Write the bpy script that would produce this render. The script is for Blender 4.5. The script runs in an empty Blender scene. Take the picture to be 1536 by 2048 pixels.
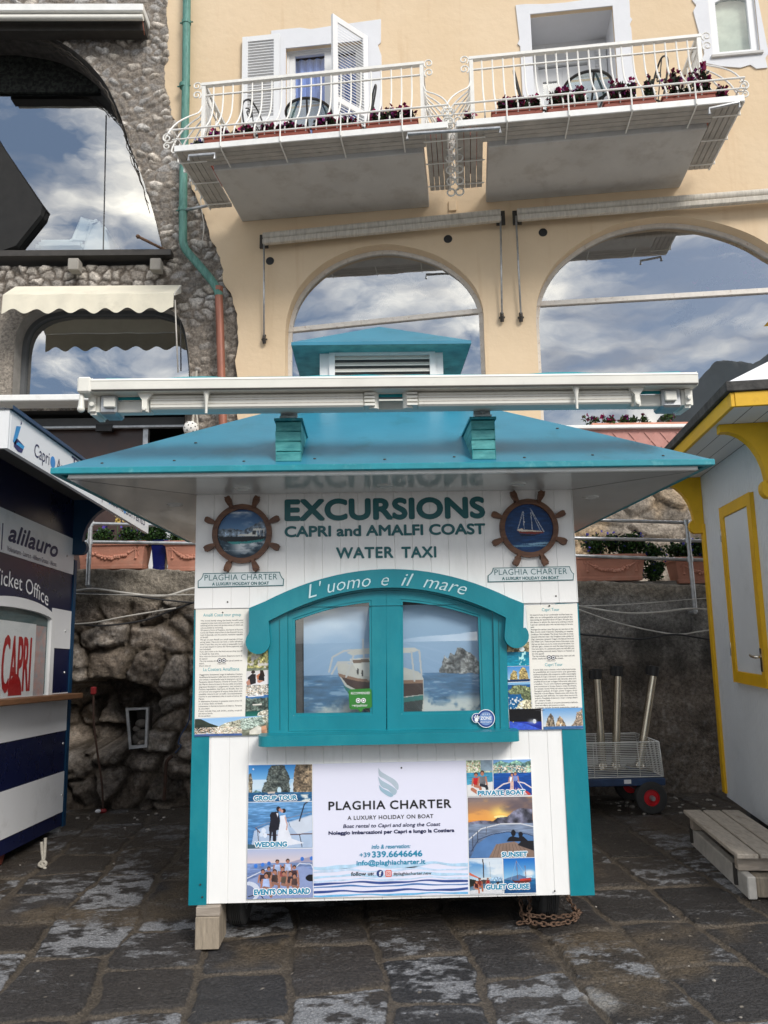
import bpy, bmesh, math, random
import numpy as np
from mathutils import Vector, Matrix
from mathutils.geometry import tessellate_polygon

sc = bpy.context.scene
COL = sc.collection
R = math.radians
random.seed(7)
EYE = np.array([0.0, 0.0, 1.55])

# ------------------------------------------------------------ camera
YAW, PITCH, ROLL, FPX = 0.02083613, 0.15609486, -0.01798831, 1538.0

def cam_axes():
    fwd = np.array([math.sin(YAW) * math.cos(PITCH), math.cos(YAW) * math.cos(PITCH), math.sin(PITCH)])
    r = np.array([math.cos(YAW), -math.sin(YAW), 0.0])
    u = np.cross(r, fwd)
    c, s = math.cos(ROLL), math.sin(ROLL)
    return c * r + s * u, -s * r + c * u, fwd

AX, AY, AZ = cam_axes()
cd = bpy.data.cameras.new('camera')
cam = bpy.data.objects.new('camera', cd)
COL.objects.link(cam)
cd.sensor_fit = 'VERTICAL'
cd.sensor_height = 36.0
cd.lens = 36.0 * FPX / 2048.0
cd.clip_end = 2000
cam.matrix_world = Matrix(((AX[0], AY[0], -AZ[0], EYE[0]), (AX[1], AY[1], -AZ[1], EYE[1]),
                           (AX[2], AY[2], -AZ[2], EYE[2]), (0, 0, 0, 1)))
sc.camera = cam

# ------------------------------------------------------------ sky, sun, exposure
SUN_EL, SUN_AZ = R(37), R(148)      # azimuth from +Y clockwise: behind the camera, to the right
w = bpy.data.worlds.new('World')
sc.world = w
w.use_nodes = True
nt = w.node_tree
nt.nodes.clear()
N = nt.nodes.new
sky = N('ShaderNodeTexSky'); sky.sky_type = 'NISHITA'; sky.sun_disc = False
sky.sun_elevation = SUN_EL; sky.sun_rotation = SUN_AZ
tc = N('ShaderNodeTexCoord')
mp = N('ShaderNodeMapping'); mp.inputs['Scale'].default_value = (1.0, 1.0, 2.6); mp.inputs['Location'].default_value = (3.1, 1.7, 0.4)
nz = N('ShaderNodeTexNoise'); nz.inputs['Scale'].default_value = 4.2; nz.inputs['Detail'].default_value = 12; nz.inputs['Roughness'].default_value = 0.60; nz.inputs['Distortion'].default_value = 0.5
cr = N('ShaderNodeValToRGB'); cr.color_ramp.elements[0].position = 0.42; cr.color_ramp.elements[1].position = 0.64
nz2 = N('ShaderNodeTexNoise'); nz2.inputs['Scale'].default_value = 6.0; nz2.inputs['Detail'].default_value = 10; nz2.inputs['Distortion'].default_value = 0.3
cr2 = N('ShaderNodeValToRGB')
cr2.color_ramp.elements[0].position = 0.36; cr2.color_ramp.elements[0].color = (2.9, 3.1, 3.6, 1)
cr2.color_ramp.elements[1].position = 0.66; cr2.color_ramp.elements[1].color = (14.5, 13.6, 11.8, 1)
gm = N('ShaderNodeMix'); gm.data_type = 'RGBA'
bk = N('ShaderNodeMix'); bk.data_type = 'RGBA'; bk.inputs[0].default_value = 0.80; bk.inputs[7].default_value = (1.25, 1.75, 2.6, 1)
bg = N('ShaderNodeBackground'); bg.inputs['Strength'].default_value = 0.12
out = N('ShaderNodeOutputWorld')
L = nt.links.new
L(tc.outputs['Generated'], mp.inputs['Vector']); L(mp.outputs['Vector'], nz.inputs['Vector']); L(mp.outputs['Vector'], nz2.inputs['Vector'])
L(nz.outputs['Fac'], cr.inputs['Fac']); L(nz2.outputs['Fac'], cr2.inputs['Fac'])
L(sky.outputs['Color'], bk.inputs[6])
L(cr.outputs['Color'], gm.inputs[0]); L(bk.outputs[2], gm.inputs[6]); L(cr2.outputs['Color'], gm.inputs[7])
L(gm.outputs[2], bg.inputs['Color']); L(bg.outputs['Background'], out.inputs['Surface'])

sd = bpy.data.lights.new('sun', 'SUN'); sd.energy = 1.5; sd.angle = R(20); sd.color = (1.0, 0.95, 0.88)
sun = bpy.data.objects.new('sun', sd); COL.objects.link(sun)
dirv = Vector((math.sin(SUN_AZ) * math.cos(SUN_EL), math.cos(SUN_AZ) * math.cos(SUN_EL), math.sin(SUN_EL)))
sun.rotation_euler = dirv.to_track_quat('Z', 'Y').to_euler()
sun.location = dirv * 30
sc.view_settings.view_transform = 'Standard'
sc.view_settings.look = 'None'
sc.view_settings.exposure = 0.95
sc.view_settings.gamma = 1.0
sc.view_settings.use_curve_mapping = False

# ------------------------------------------------------------ geometry helpers
def ray(x, y):
    return AX * ((x - 768.0) / FPX) - AY * ((y - 1024.0) / FPX) + AZ

class Plane:
    """a vertical working plane with (u along, w up, out towards the viewer) coordinates"""
    def __init__(s, O, ang):
        s.O = np.array([O[0], O[1], 0.0]); a = ang
        s.d = np.array([math.cos(a), math.sin(a), 0.0])
        s.n = np.array([math.sin(a), -math.cos(a), 0.0])
    def __call__(s, u, w, o=0.0):
        return s.O + s.d * u + s.n * o + np.array([0, 0, w])
    def px(s, x, y, o=0.0):
        r = ray(x, y)
        t = (np.dot(s.O - EYE, s.n) + o) / np.dot(r, s.n)
        p = EYE + r * t
        return (float(np.dot(p - s.O, s.d)), float(p[2]))
    def pts(s, lst, o=0.0):
        return [s.px(a, b, o) for a, b in lst]

K = Plane((0, 4.19), 0.0)                 # front of the teal kiosk (u = x)
FA = R(-7.5)
F = Plane((0, 10.0), FA)                  # apricot facade
S = Plane((0, 10.32), 0.0)                # stone facade on the left
WL = Plane((0, 7.5), 0.0)                 # retaining wall
LK = Plane((-2.52, 0), R(90))             # navy kiosk front, u = y
RK = Plane((3.0, 7.0), R(-90 - 9))        # yellow trimmed kiosk front, u runs towards the viewer

def atZ(x, y, z):
    r = ray(x, y)
    return EYE + r * ((z - EYE[2]) / r[2])

def flat(a, b, c=0.0):
    return np.array([a, b, c])

def ident(a, b, c):
    return np.array([a, b, c], float)

class MB:
    def __init__(s):
        s.v = []; s.f = []; s.sm = []
    def add(s, vs, fs, smooth=False):
        o = len(s.v)
        s.v += [tuple(map(float, p)) for p in vs]
        s.f += [tuple(o + i for i in f) for f in fs]
        s.sm += [smooth] * len(fs)
        return s
    def box(s, a, b, T=ident):
        (x0, y0, z0), (x1, y1, z1) = a, b
        vs = [T(*p) for p in ((x0, y0, z0), (x1, y0, z0), (x1, y1, z0), (x0, y1, z0), (x0, y0, z1), (x1, y0, z1), (x1, y1, z1), (x0, y1, z1))]
        return s.add(vs, [(0, 3, 2, 1), (4, 5, 6, 7), (0, 1, 5, 4), (1, 2, 6, 5), (2, 3, 7, 6), (3, 0, 4, 7)])
    def prism(s, poly, c0, c1, T=ident, holes=(), smooth=False, front_only=False):
        loops = [list(poly)] + [list(h) for h in holes]
        flatv = [p for lp in loops for p in lp]
        tri = tessellate_polygon([[Vector((p[0], p[1], 0)) for p in lp] for lp in loops])
        n = len(flatv)
        vs = [T(p[0], p[1], c1) for p in flatv]
        fs = [tuple(t) for t in tri]
        if not front_only:
            vs += [T(p[0], p[1], c0) for p in flatv]
            fs += [tuple(n + i for i in reversed(t)) for t in tri]
        s.add(vs, fs)
        if not front_only:
            o = 0
            for lp in loops:
                m = len(lp)
                vv = [T(p[0], p[1], c1) for p in lp] + [T(p[0], p[1], c0) for p in lp]
                s.add(vv, [(i, (i + 1) % m, m + (i + 1) % m, m + i) for i in range(m)], smooth)
        return s
    def tube(s, pts, r, n=8, closed=False, cap=True):
        P = [np.array(p, float) for p in pts]
        m = len(P)
        rr = r if hasattr(r, '__len__') else [r] * m
        up = None; vs = []
        for i in range(m):
            if closed:
                t = P[(i + 1) % m] - P[i - 1]
            else:
                t = P[min(i + 1, m - 1)] - P[max(i - 1, 0)]
            t = t / (np.linalg.norm(t) + 1e-12)
            if up is None:
                up = np.array([0, 0, 1.0]) if abs(t[2]) < 0.9 else np.array([1.0, 0, 0])
            a = np.cross(t, up); a /= np.linalg.norm(a) + 1e-12
            b = np.cross(a, t); up = b
            for k in range(n):
                q = 2 * math.pi * k / n
                vs.append(P[i] + (a * math.cos(q) + b * math.sin(q)) * rr[i])
        fs = []
        for i in range(m if closed else m - 1):
            j = (i + 1) % m
            for k in range(n):
                fs.append((i * n + k, i * n + (k + 1) % n, j * n + (k + 1) % n, j * n + k))
        s.add(vs, fs, True)
        if cap and not closed:
            s.add([vs[k] for k in range(n)], [tuple(reversed(range(n)))])
            s.add([vs[(m - 1) * n + k] for k in range(n)], [tuple(range(n))])
        return s
    def bar(s, a, b, w, h, up=(0, 0, 1)):
        a = np.array(a, float); b = np.array(b, float)
        t = b - a; t /= np.linalg.norm(t)
        x = np.cross(t, np.array(up, float)); x /= np.linalg.norm(x) + 1e-12
        y = np.cross(x, t)
        vs = [p + x * i * w / 2 + y * j * h / 2 for p in (a, b) for i, j in ((-1, -1), (1, -1), (1, 1), (-1, 1))]
        return s.add(vs, [(3, 2, 1, 0), (4, 5, 6, 7), (0, 1, 5, 4), (1, 2, 6, 5), (2, 3, 7, 6), (3, 0, 4, 7)])
    def lathe(s, prof, c, axis=(0, 0, 1), n=24):
        ax = np.array(axis, float); ax /= np.linalg.norm(ax)
        t = np.array([1.0, 0, 0]) if abs(ax[0]) < 0.9 else np.array([0, 1.0, 0])
        a = np.cross(ax, t); a /= np.linalg.norm(a); b = np.cross(ax, a)
        c = np.array(c, float); vs = []
        for r, z in prof:
            for k in range(n):
                q = 2 * math.pi * k / n
                vs.append(c + ax * z + (a * math.cos(q) + b * math.sin(q)) * r)
        fs = []
        for i in range(len(prof) - 1):
            for k in range(n):
                fs.append((i * n + k, i * n + (k + 1) % n, (i + 1) * n + (k + 1) % n, (i + 1) * n + k))
        return s.add(vs, fs, True)
    def ball(s, c, r, sq=(1, 1, 1), n=12):
        prof = [(r * math.sin(math.pi * i / n), -r * math.cos(math.pi * i / n)) for i in range(n + 1)]
        o = len(s.v); s.lathe(prof, (0, 0, 0), n=n * 2)
        for i in range(o, len(s.v)):
            p = s.v[i]; s.v[i] = (c[0] + p[0] * sq[0], c[1] + p[1] * sq[1], c[2] + p[2] * sq[2])
        return s
    def build(s, name, mat, parent=None, bevel=0.0, seg=1):
        off = origin_of(parent)
        me = bpy.data.meshes.new(name)
        me.from_pydata([(p[0] - off[0], p[1] - off[1], p[2] - off[2]) for p in s.v], [], s.f)
        me.polygons.foreach_set('use_smooth', s.sm)
        bm = bmesh.new(); bm.from_mesh(me)
        bmesh.ops.remove_doubles(bm, verts=bm.verts, dist=1e-5)
        if bevel:
            ed = [e for e in bm.edges if len(e.link_faces) == 2 and e.calc_face_angle(0) > 0.6 and not (e.link_faces[0].smooth and e.link_faces[1].smooth)]
            bmesh.ops.bevel(bm, geom=ed, offset=bevel, segments=seg, affect='EDGES', clamp_overlap=True)
        bmesh.ops.recalc_face_normals(bm, faces=bm.faces)
        for e in bm.edges:
            if len(e.link_faces) == 2 and e.calc_face_angle(0) > 0.7:
                e.smooth = False
        bm.to_mesh(me); bm.free()
        me.update()
        return link(name, me, mat, parent)

def origin_of(o):
    p = np.zeros(3)
    while o is not None:
        p += np.array(o.location); o = o.parent
    return p

def link(name, me, mat, parent=None):
    o = bpy.data.objects.new(name, me)
    COL.objects.link(o)
    if mat:
        me.materials.append(mat)
    if parent:
        o.parent = parent
    return o

def tag(o, label=None, cat=None, group=None, kind=None):
    if label: o['label'] = label
    if cat: o['category'] = cat
    if group: o['group'] = group
    if kind: o['kind'] = kind
    return o

def thing(name, loc, label, cat, group=None):
    o = bpy.data.objects.new(name, None)
    COL.objects.link(o)
    o.empty_display_size = 0.1
    o.location = tuple(map(float, loc))
    return tag(o, label, cat, group)

def copy_tree(o, parent=None):
    c = o.copy(); COL.objects.link(c)
    if parent: c.parent = parent
    for ch in list(o.children):
        copy_tree(ch, c)
    return c

def grid_mesh(P, name, mat, parent=None, col=None, smooth=True, keep=None):
    """P: (h, w, 3) array of points; col (h, w, 3) linear colours; keep: (h-1, w-1) mask of faces"""
    h, wd = P.shape[:2]
    off = origin_of(parent)
    idx = np.arange(h * wd).reshape(h, wd)
    q = np.stack([idx[:-1, :-1], idx[:-1, 1:], idx[1:, 1:], idx[1:, :-1]], -1)
    q = q[keep] if keep is not None else q.reshape(-1, 4)
    me = bpy.data.meshes.new(name)
    me.vertices.add(h * wd)
    me.vertices.foreach_set('co', (P.reshape(-1, 3) - off).astype(np.float32).ravel())
    nf = len(q)
    me.loops.add(nf * 4); me.polygons.add(nf)
    me.loops.foreach_set('vertex_index', q.astype(np.int32).ravel())
    me.polygons.foreach_set('loop_start', (np.arange(nf) * 4).astype(np.int32))
    me.polygons.foreach_set('use_smooth', np.full(nf, smooth))
    if col is not None:
        at = me.color_attributes.new('Col', 'FLOAT_COLOR', 'POINT')
        c4 = np.ones((h * wd, 4), np.float32); c4[:, :3] = col.reshape(-1, 3)
        at.data.foreach_set('color', c4.ravel())
    me.update(calc_edges=True); me.validate()
    return link(name, me, mat, parent)

# ------------------------------------------------------------ numpy noise
def hsh(i, j, s=0):
    n = (i.astype(np.int64) * 374761393 + j.astype(np.int64) * 668265263 + s * 974634777) & 0xffffffff
    n = ((n ^ (n >> 13)) * 1274126177) & 0xffffffff
    return ((n ^ (n >> 16)) & 0xffff) / 65535.0

def vnoise(x, y, s=0):
    i = np.floor(x).astype(np.int64); j = np.floor(y).astype(np.int64)
    fx = x - i; fy = y - j
    fx = fx * fx * (3 - 2 * fx); fy = fy * fy * (3 - 2 * fy)
    a = hsh(i, j, s); b = hsh(i + 1, j, s); c = hsh(i, j + 1, s); d = hsh(i + 1, j + 1, s)
    return (a * (1 - fx) + b * fx) * (1 - fy) + (c * (1 - fx) + d * fx) * fy

def fbm(x, y, o=4, s=0, g=0.5):
    v = 0; a = 1; t = 0
    for k in range(o):
        v = v + a * vnoise(x * 2 ** k, y * 2 ** k, s + k * 17); t += a; a *= g
    return v / t

def voro(x, y, s=0, jit=0.85, facet=False):
    i = np.floor(x).astype(np.int64); j = np.floor(y).astype(np.int64)
    f1 = np.full(x.shape, 9.0); f2 = np.full(x.shape, 9.0); fac = np.zeros(x.shape); idv = np.zeros(x.shape); id2 = np.zeros(x.shape)
    for a in (-1, 0, 1):
        for b in (-1, 0, 1):
            ci, cj = i + a, j + b
            px = ci + 0.5 + (hsh(ci, cj, s) - 0.5) * jit; py = cj + 0.5 + (hsh(ci, cj, s + 5) - 0.5) * jit
            d = np.hypot(x - px, y - py)
            near = d < f1
            f2 = np.where(near, f1, np.minimum(f2, d)); f1 = np.where(near, d, f1)
            if facet: fac = np.where(near, (x - px) * (hsh(ci, cj, s + 51) - .5) * 2 + (y - py) * (hsh(ci, cj, s + 57) - .5) * 2 + np.abs((x - px) * (hsh(ci, cj, s + 61) - .5) + (y - py) * (hsh(ci, cj, s + 67) - .5)) * -2.2, fac)
            idv = np.where(near, hsh(ci, cj, s + 9), idv); id2 = np.where(near, hsh(ci, cj, s + 23), id2)
    return (f1, f2, idv, id2, fac) if facet else (f1, f2, idv, id2)

def sst(a, b, x):
    t = np.clip((x - a) / (b - a), 0, 1)
    return t * t * (3 - 2 * t)

def lin(c):
    c = np.asarray(c, float)
    if c.max() > 1.0: c = c / 255.0
    return np.where(c <= 0.04045, c / 12.92, ((c + 0.055) / 1.055) ** 2.4)

# ------------------------------------------------------------ materials
def mat(name, c, rough=0.5, var=0.12, scale=6.0, bump=0.0, bscale=40.0, metal=0.0, spec=0.5, c2=None, dirt=None, dscale=2.5, dlim=(0.55, 0.75), coat=0.0, stretch=(1, 1, 1), alpha=None):
    m = bpy.data.materials.new(name); m.use_nodes = True
    nt = m.node_tree; b = nt.nodes['Principled BSDF']; n = nt.nodes.new; l = nt.links.new
    b.inputs['Roughness'].default_value = rough; b.inputs['Metallic'].default_value = metal
    b.inputs['Specular IOR Level'].default_value = spec
    if coat: b.inputs['Coat Weight'].default_value = coat; b.inputs['Coat Roughness'].default_value = 0.08
    tc = n('ShaderNodeTexCoord'); mp = n('ShaderNodeMapping'); mp.inputs['Scale'].default_value = stretch
    l(tc.outputs['Object'], mp.inputs['Vector'])
    nz = n('ShaderNodeTexNoise'); nz.inputs['Scale'].default_value = scale; nz.inputs['Detail'].default_value = 7; nz.inputs['Roughness'].default_value = 0.62
    l(mp.outputs['Vector'], nz.inputs['Vector'])
    c = tuple(c); lo = tuple(x * (1 - var) for x in c); hi = tuple(min(1, x * (1 + var)) for x in c) if c2 is None else c2
    rp = n('ShaderNodeValToRGB'); rp.color_ramp.elements[0].position = 0.32; rp.color_ramp.elements[1].position = 0.68
    rp.color_ramp.elements[0].color = (*lo, 1); rp.color_ramp.elements[1].color = (*hi, 1)
    l(nz.outputs['Fac'], rp.inputs['Fac']); res = rp.outputs['Color']
    if dirt is not None:
        d = n('ShaderNodeTexNoise'); d.inputs['Scale'].default_value = dscale; d.inputs['Detail'].default_value = 9; d.inputs['Roughness'].default_value = 0.68
        l(mp.outputs['Vector'], d.inputs['Vector'])
        dr = n('ShaderNodeValToRGB'); dr.color_ramp.elements[0].position = dlim[0]; dr.color_ramp.elements[1].position = dlim[1]
        l(d.outputs['Fac'], dr.inputs['Fac'])
        mx = n('ShaderNodeMix'); mx.data_type = 'RGBA'
        l(dr.outputs['Color'], mx.inputs[0]); l(res, mx.inputs[6]); mx.inputs[7].default_value = (*dirt, 1); res = mx.outputs[2]
    l(res, b.inputs['Base Color'])
    rr = n('ShaderNodeMapRange'); rr.inputs['To Min'].default_value = max(0.02, rough - 0.08); rr.inputs['To Max'].default_value = min(1, rough + 0.1)
    l(nz.outputs['Fac'], rr.inputs['Value']); l(rr.outputs['Result'], b.inputs['Roughness'])
    if bump:
        bz = n('ShaderNodeTexNoise'); bz.inputs['Scale'].default_value = bscale; bz.inputs['Detail'].default_value = 6
        l(mp.outputs['Vector'], bz.inputs['Vector'])
        bp = n('ShaderNodeBump'); bp.inputs['Strength'].default_value = bump; bp.inputs['Distance'].default_value = 0.01
        l(bz.outputs['Fac'], bp.inputs['Height']); l(bp.outputs['Normal'], b.inputs['Normal'])
    return m

def vmat(name, rough=0.8, bump=0.0, bscale=60.0, fine=0.0, fscale=90.0, spec=0.3, coat=0.0):
    m = bpy.data.materials.new(name); m.use_nodes = True
    nt = m.node_tree; b = nt.nodes['Principled BSDF']; n = nt.nodes.new; l = nt.links.new
    b.inputs['Roughness'].default_value = rough; b.inputs['Specular IOR Level'].default_value = spec
    if coat: b.inputs['Coat Weight'].default_value = coat; b.inputs['Coat Roughness'].default_value = 0.1
    a = n('ShaderNodeVertexColor'); a.layer_name = 'Col'; res = a.outputs['Color']
    tc = n('ShaderNodeTexCoord')
    if fine:
        nz = n('ShaderNodeTexNoise'); nz.inputs['Scale'].default_value = fscale; nz.inputs['Detail'].default_value = 8; nz.inputs['Roughness'].default_value = 0.7
        l(tc.outputs['Object'], nz.inputs['Vector'])
        mr = n('ShaderNodeMapRange'); mr.inputs['From Min'].default_value = 0.3; mr.inputs['From Max'].default_value = 0.7; mr.inputs['To Min'].default_value = 1 - fine; mr.inputs['To Max'].default_value = 1 + fine
        l(nz.outputs['Fac'], mr.inputs['Value'])
        mx = n('ShaderNodeVectorMath'); mx.operation = 'SCALE'
        l(res, mx.inputs[0]); l(mr.outputs['Result'], mx.inputs['Scale']); res = mx.outputs['Vector']
    l(res, b.inputs['Base Color'])
    if bump:
        bz = n('ShaderNodeTexNoise'); bz.inputs['Scale'].default_value = bscale; bz.inputs['Detail'].default_value = 8; bz.inputs['Roughness'].default_value = 0.65
        l(tc.outputs['Object'], bz.inputs['Vector'])
        bp = n('ShaderNodeBump'); bp.inputs['Strength'].default_value = bump; bp.inputs['Distance'].default_value = 0.02
        l(bz.outputs['Fac'], bp.inputs['Height']); l(bp.outputs['Normal'], b.inputs['Normal'])
    return m

def glass(name, refl=0.5, tint=(0.6, 0.65, 0.65), rough=0.0, wob=0.0, gain=0.45):
    m = bpy.data.materials.new(name); m.use_nodes = True
    nt = m.node_tree; nt.nodes.clear(); n = nt.nodes.new; l = nt.links.new
    t = n('ShaderNodeBsdfTransparent'); t.inputs['Color'].default_value = (*tint, 1)
    g = n('ShaderNodeBsdfGlossy'); g.inputs['Roughness'].default_value = rough; g.inputs['Color'].default_value = (0.96, 0.98, 1, 1)
    lw = n('ShaderNodeLayerWeight'); lw.inputs['Blend'].default_value = 0.25
    mr = n('ShaderNodeMapRange'); mr.inputs['To Min'].default_value = refl; mr.inputs['To Max'].default_value = min(1.0, refl + gain)
    l(lw.outputs['Facing'], mr.inputs['Value'])
    mx = n('ShaderNodeMixShader'); o = n('ShaderNodeOutputMaterial')
    if wob:
        tc = n('ShaderNodeTexCoord'); nz = n('ShaderNodeTexNoise'); nz.inputs['Scale'].default_value = 1.3
        l(tc.outputs['Object'], nz.inputs['Vector'])
        bp = n('ShaderNodeBump'); bp.inputs['Strength'].default_value = wob; bp.inputs['Distance'].default_value = 0.02
        l(nz.outputs['Fac'], bp.inputs['Height']); l(bp.outputs['Normal'], g.inputs['Normal'])
    l(mr.outputs['Result'], mx.inputs['Fac']); l(t.outputs['BSDF'], mx.inputs[1]); l(g.outputs['BSDF'], mx.inputs[2])
    l(mx.outputs['Shader'], o.inputs['Surface'])
    return m

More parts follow.
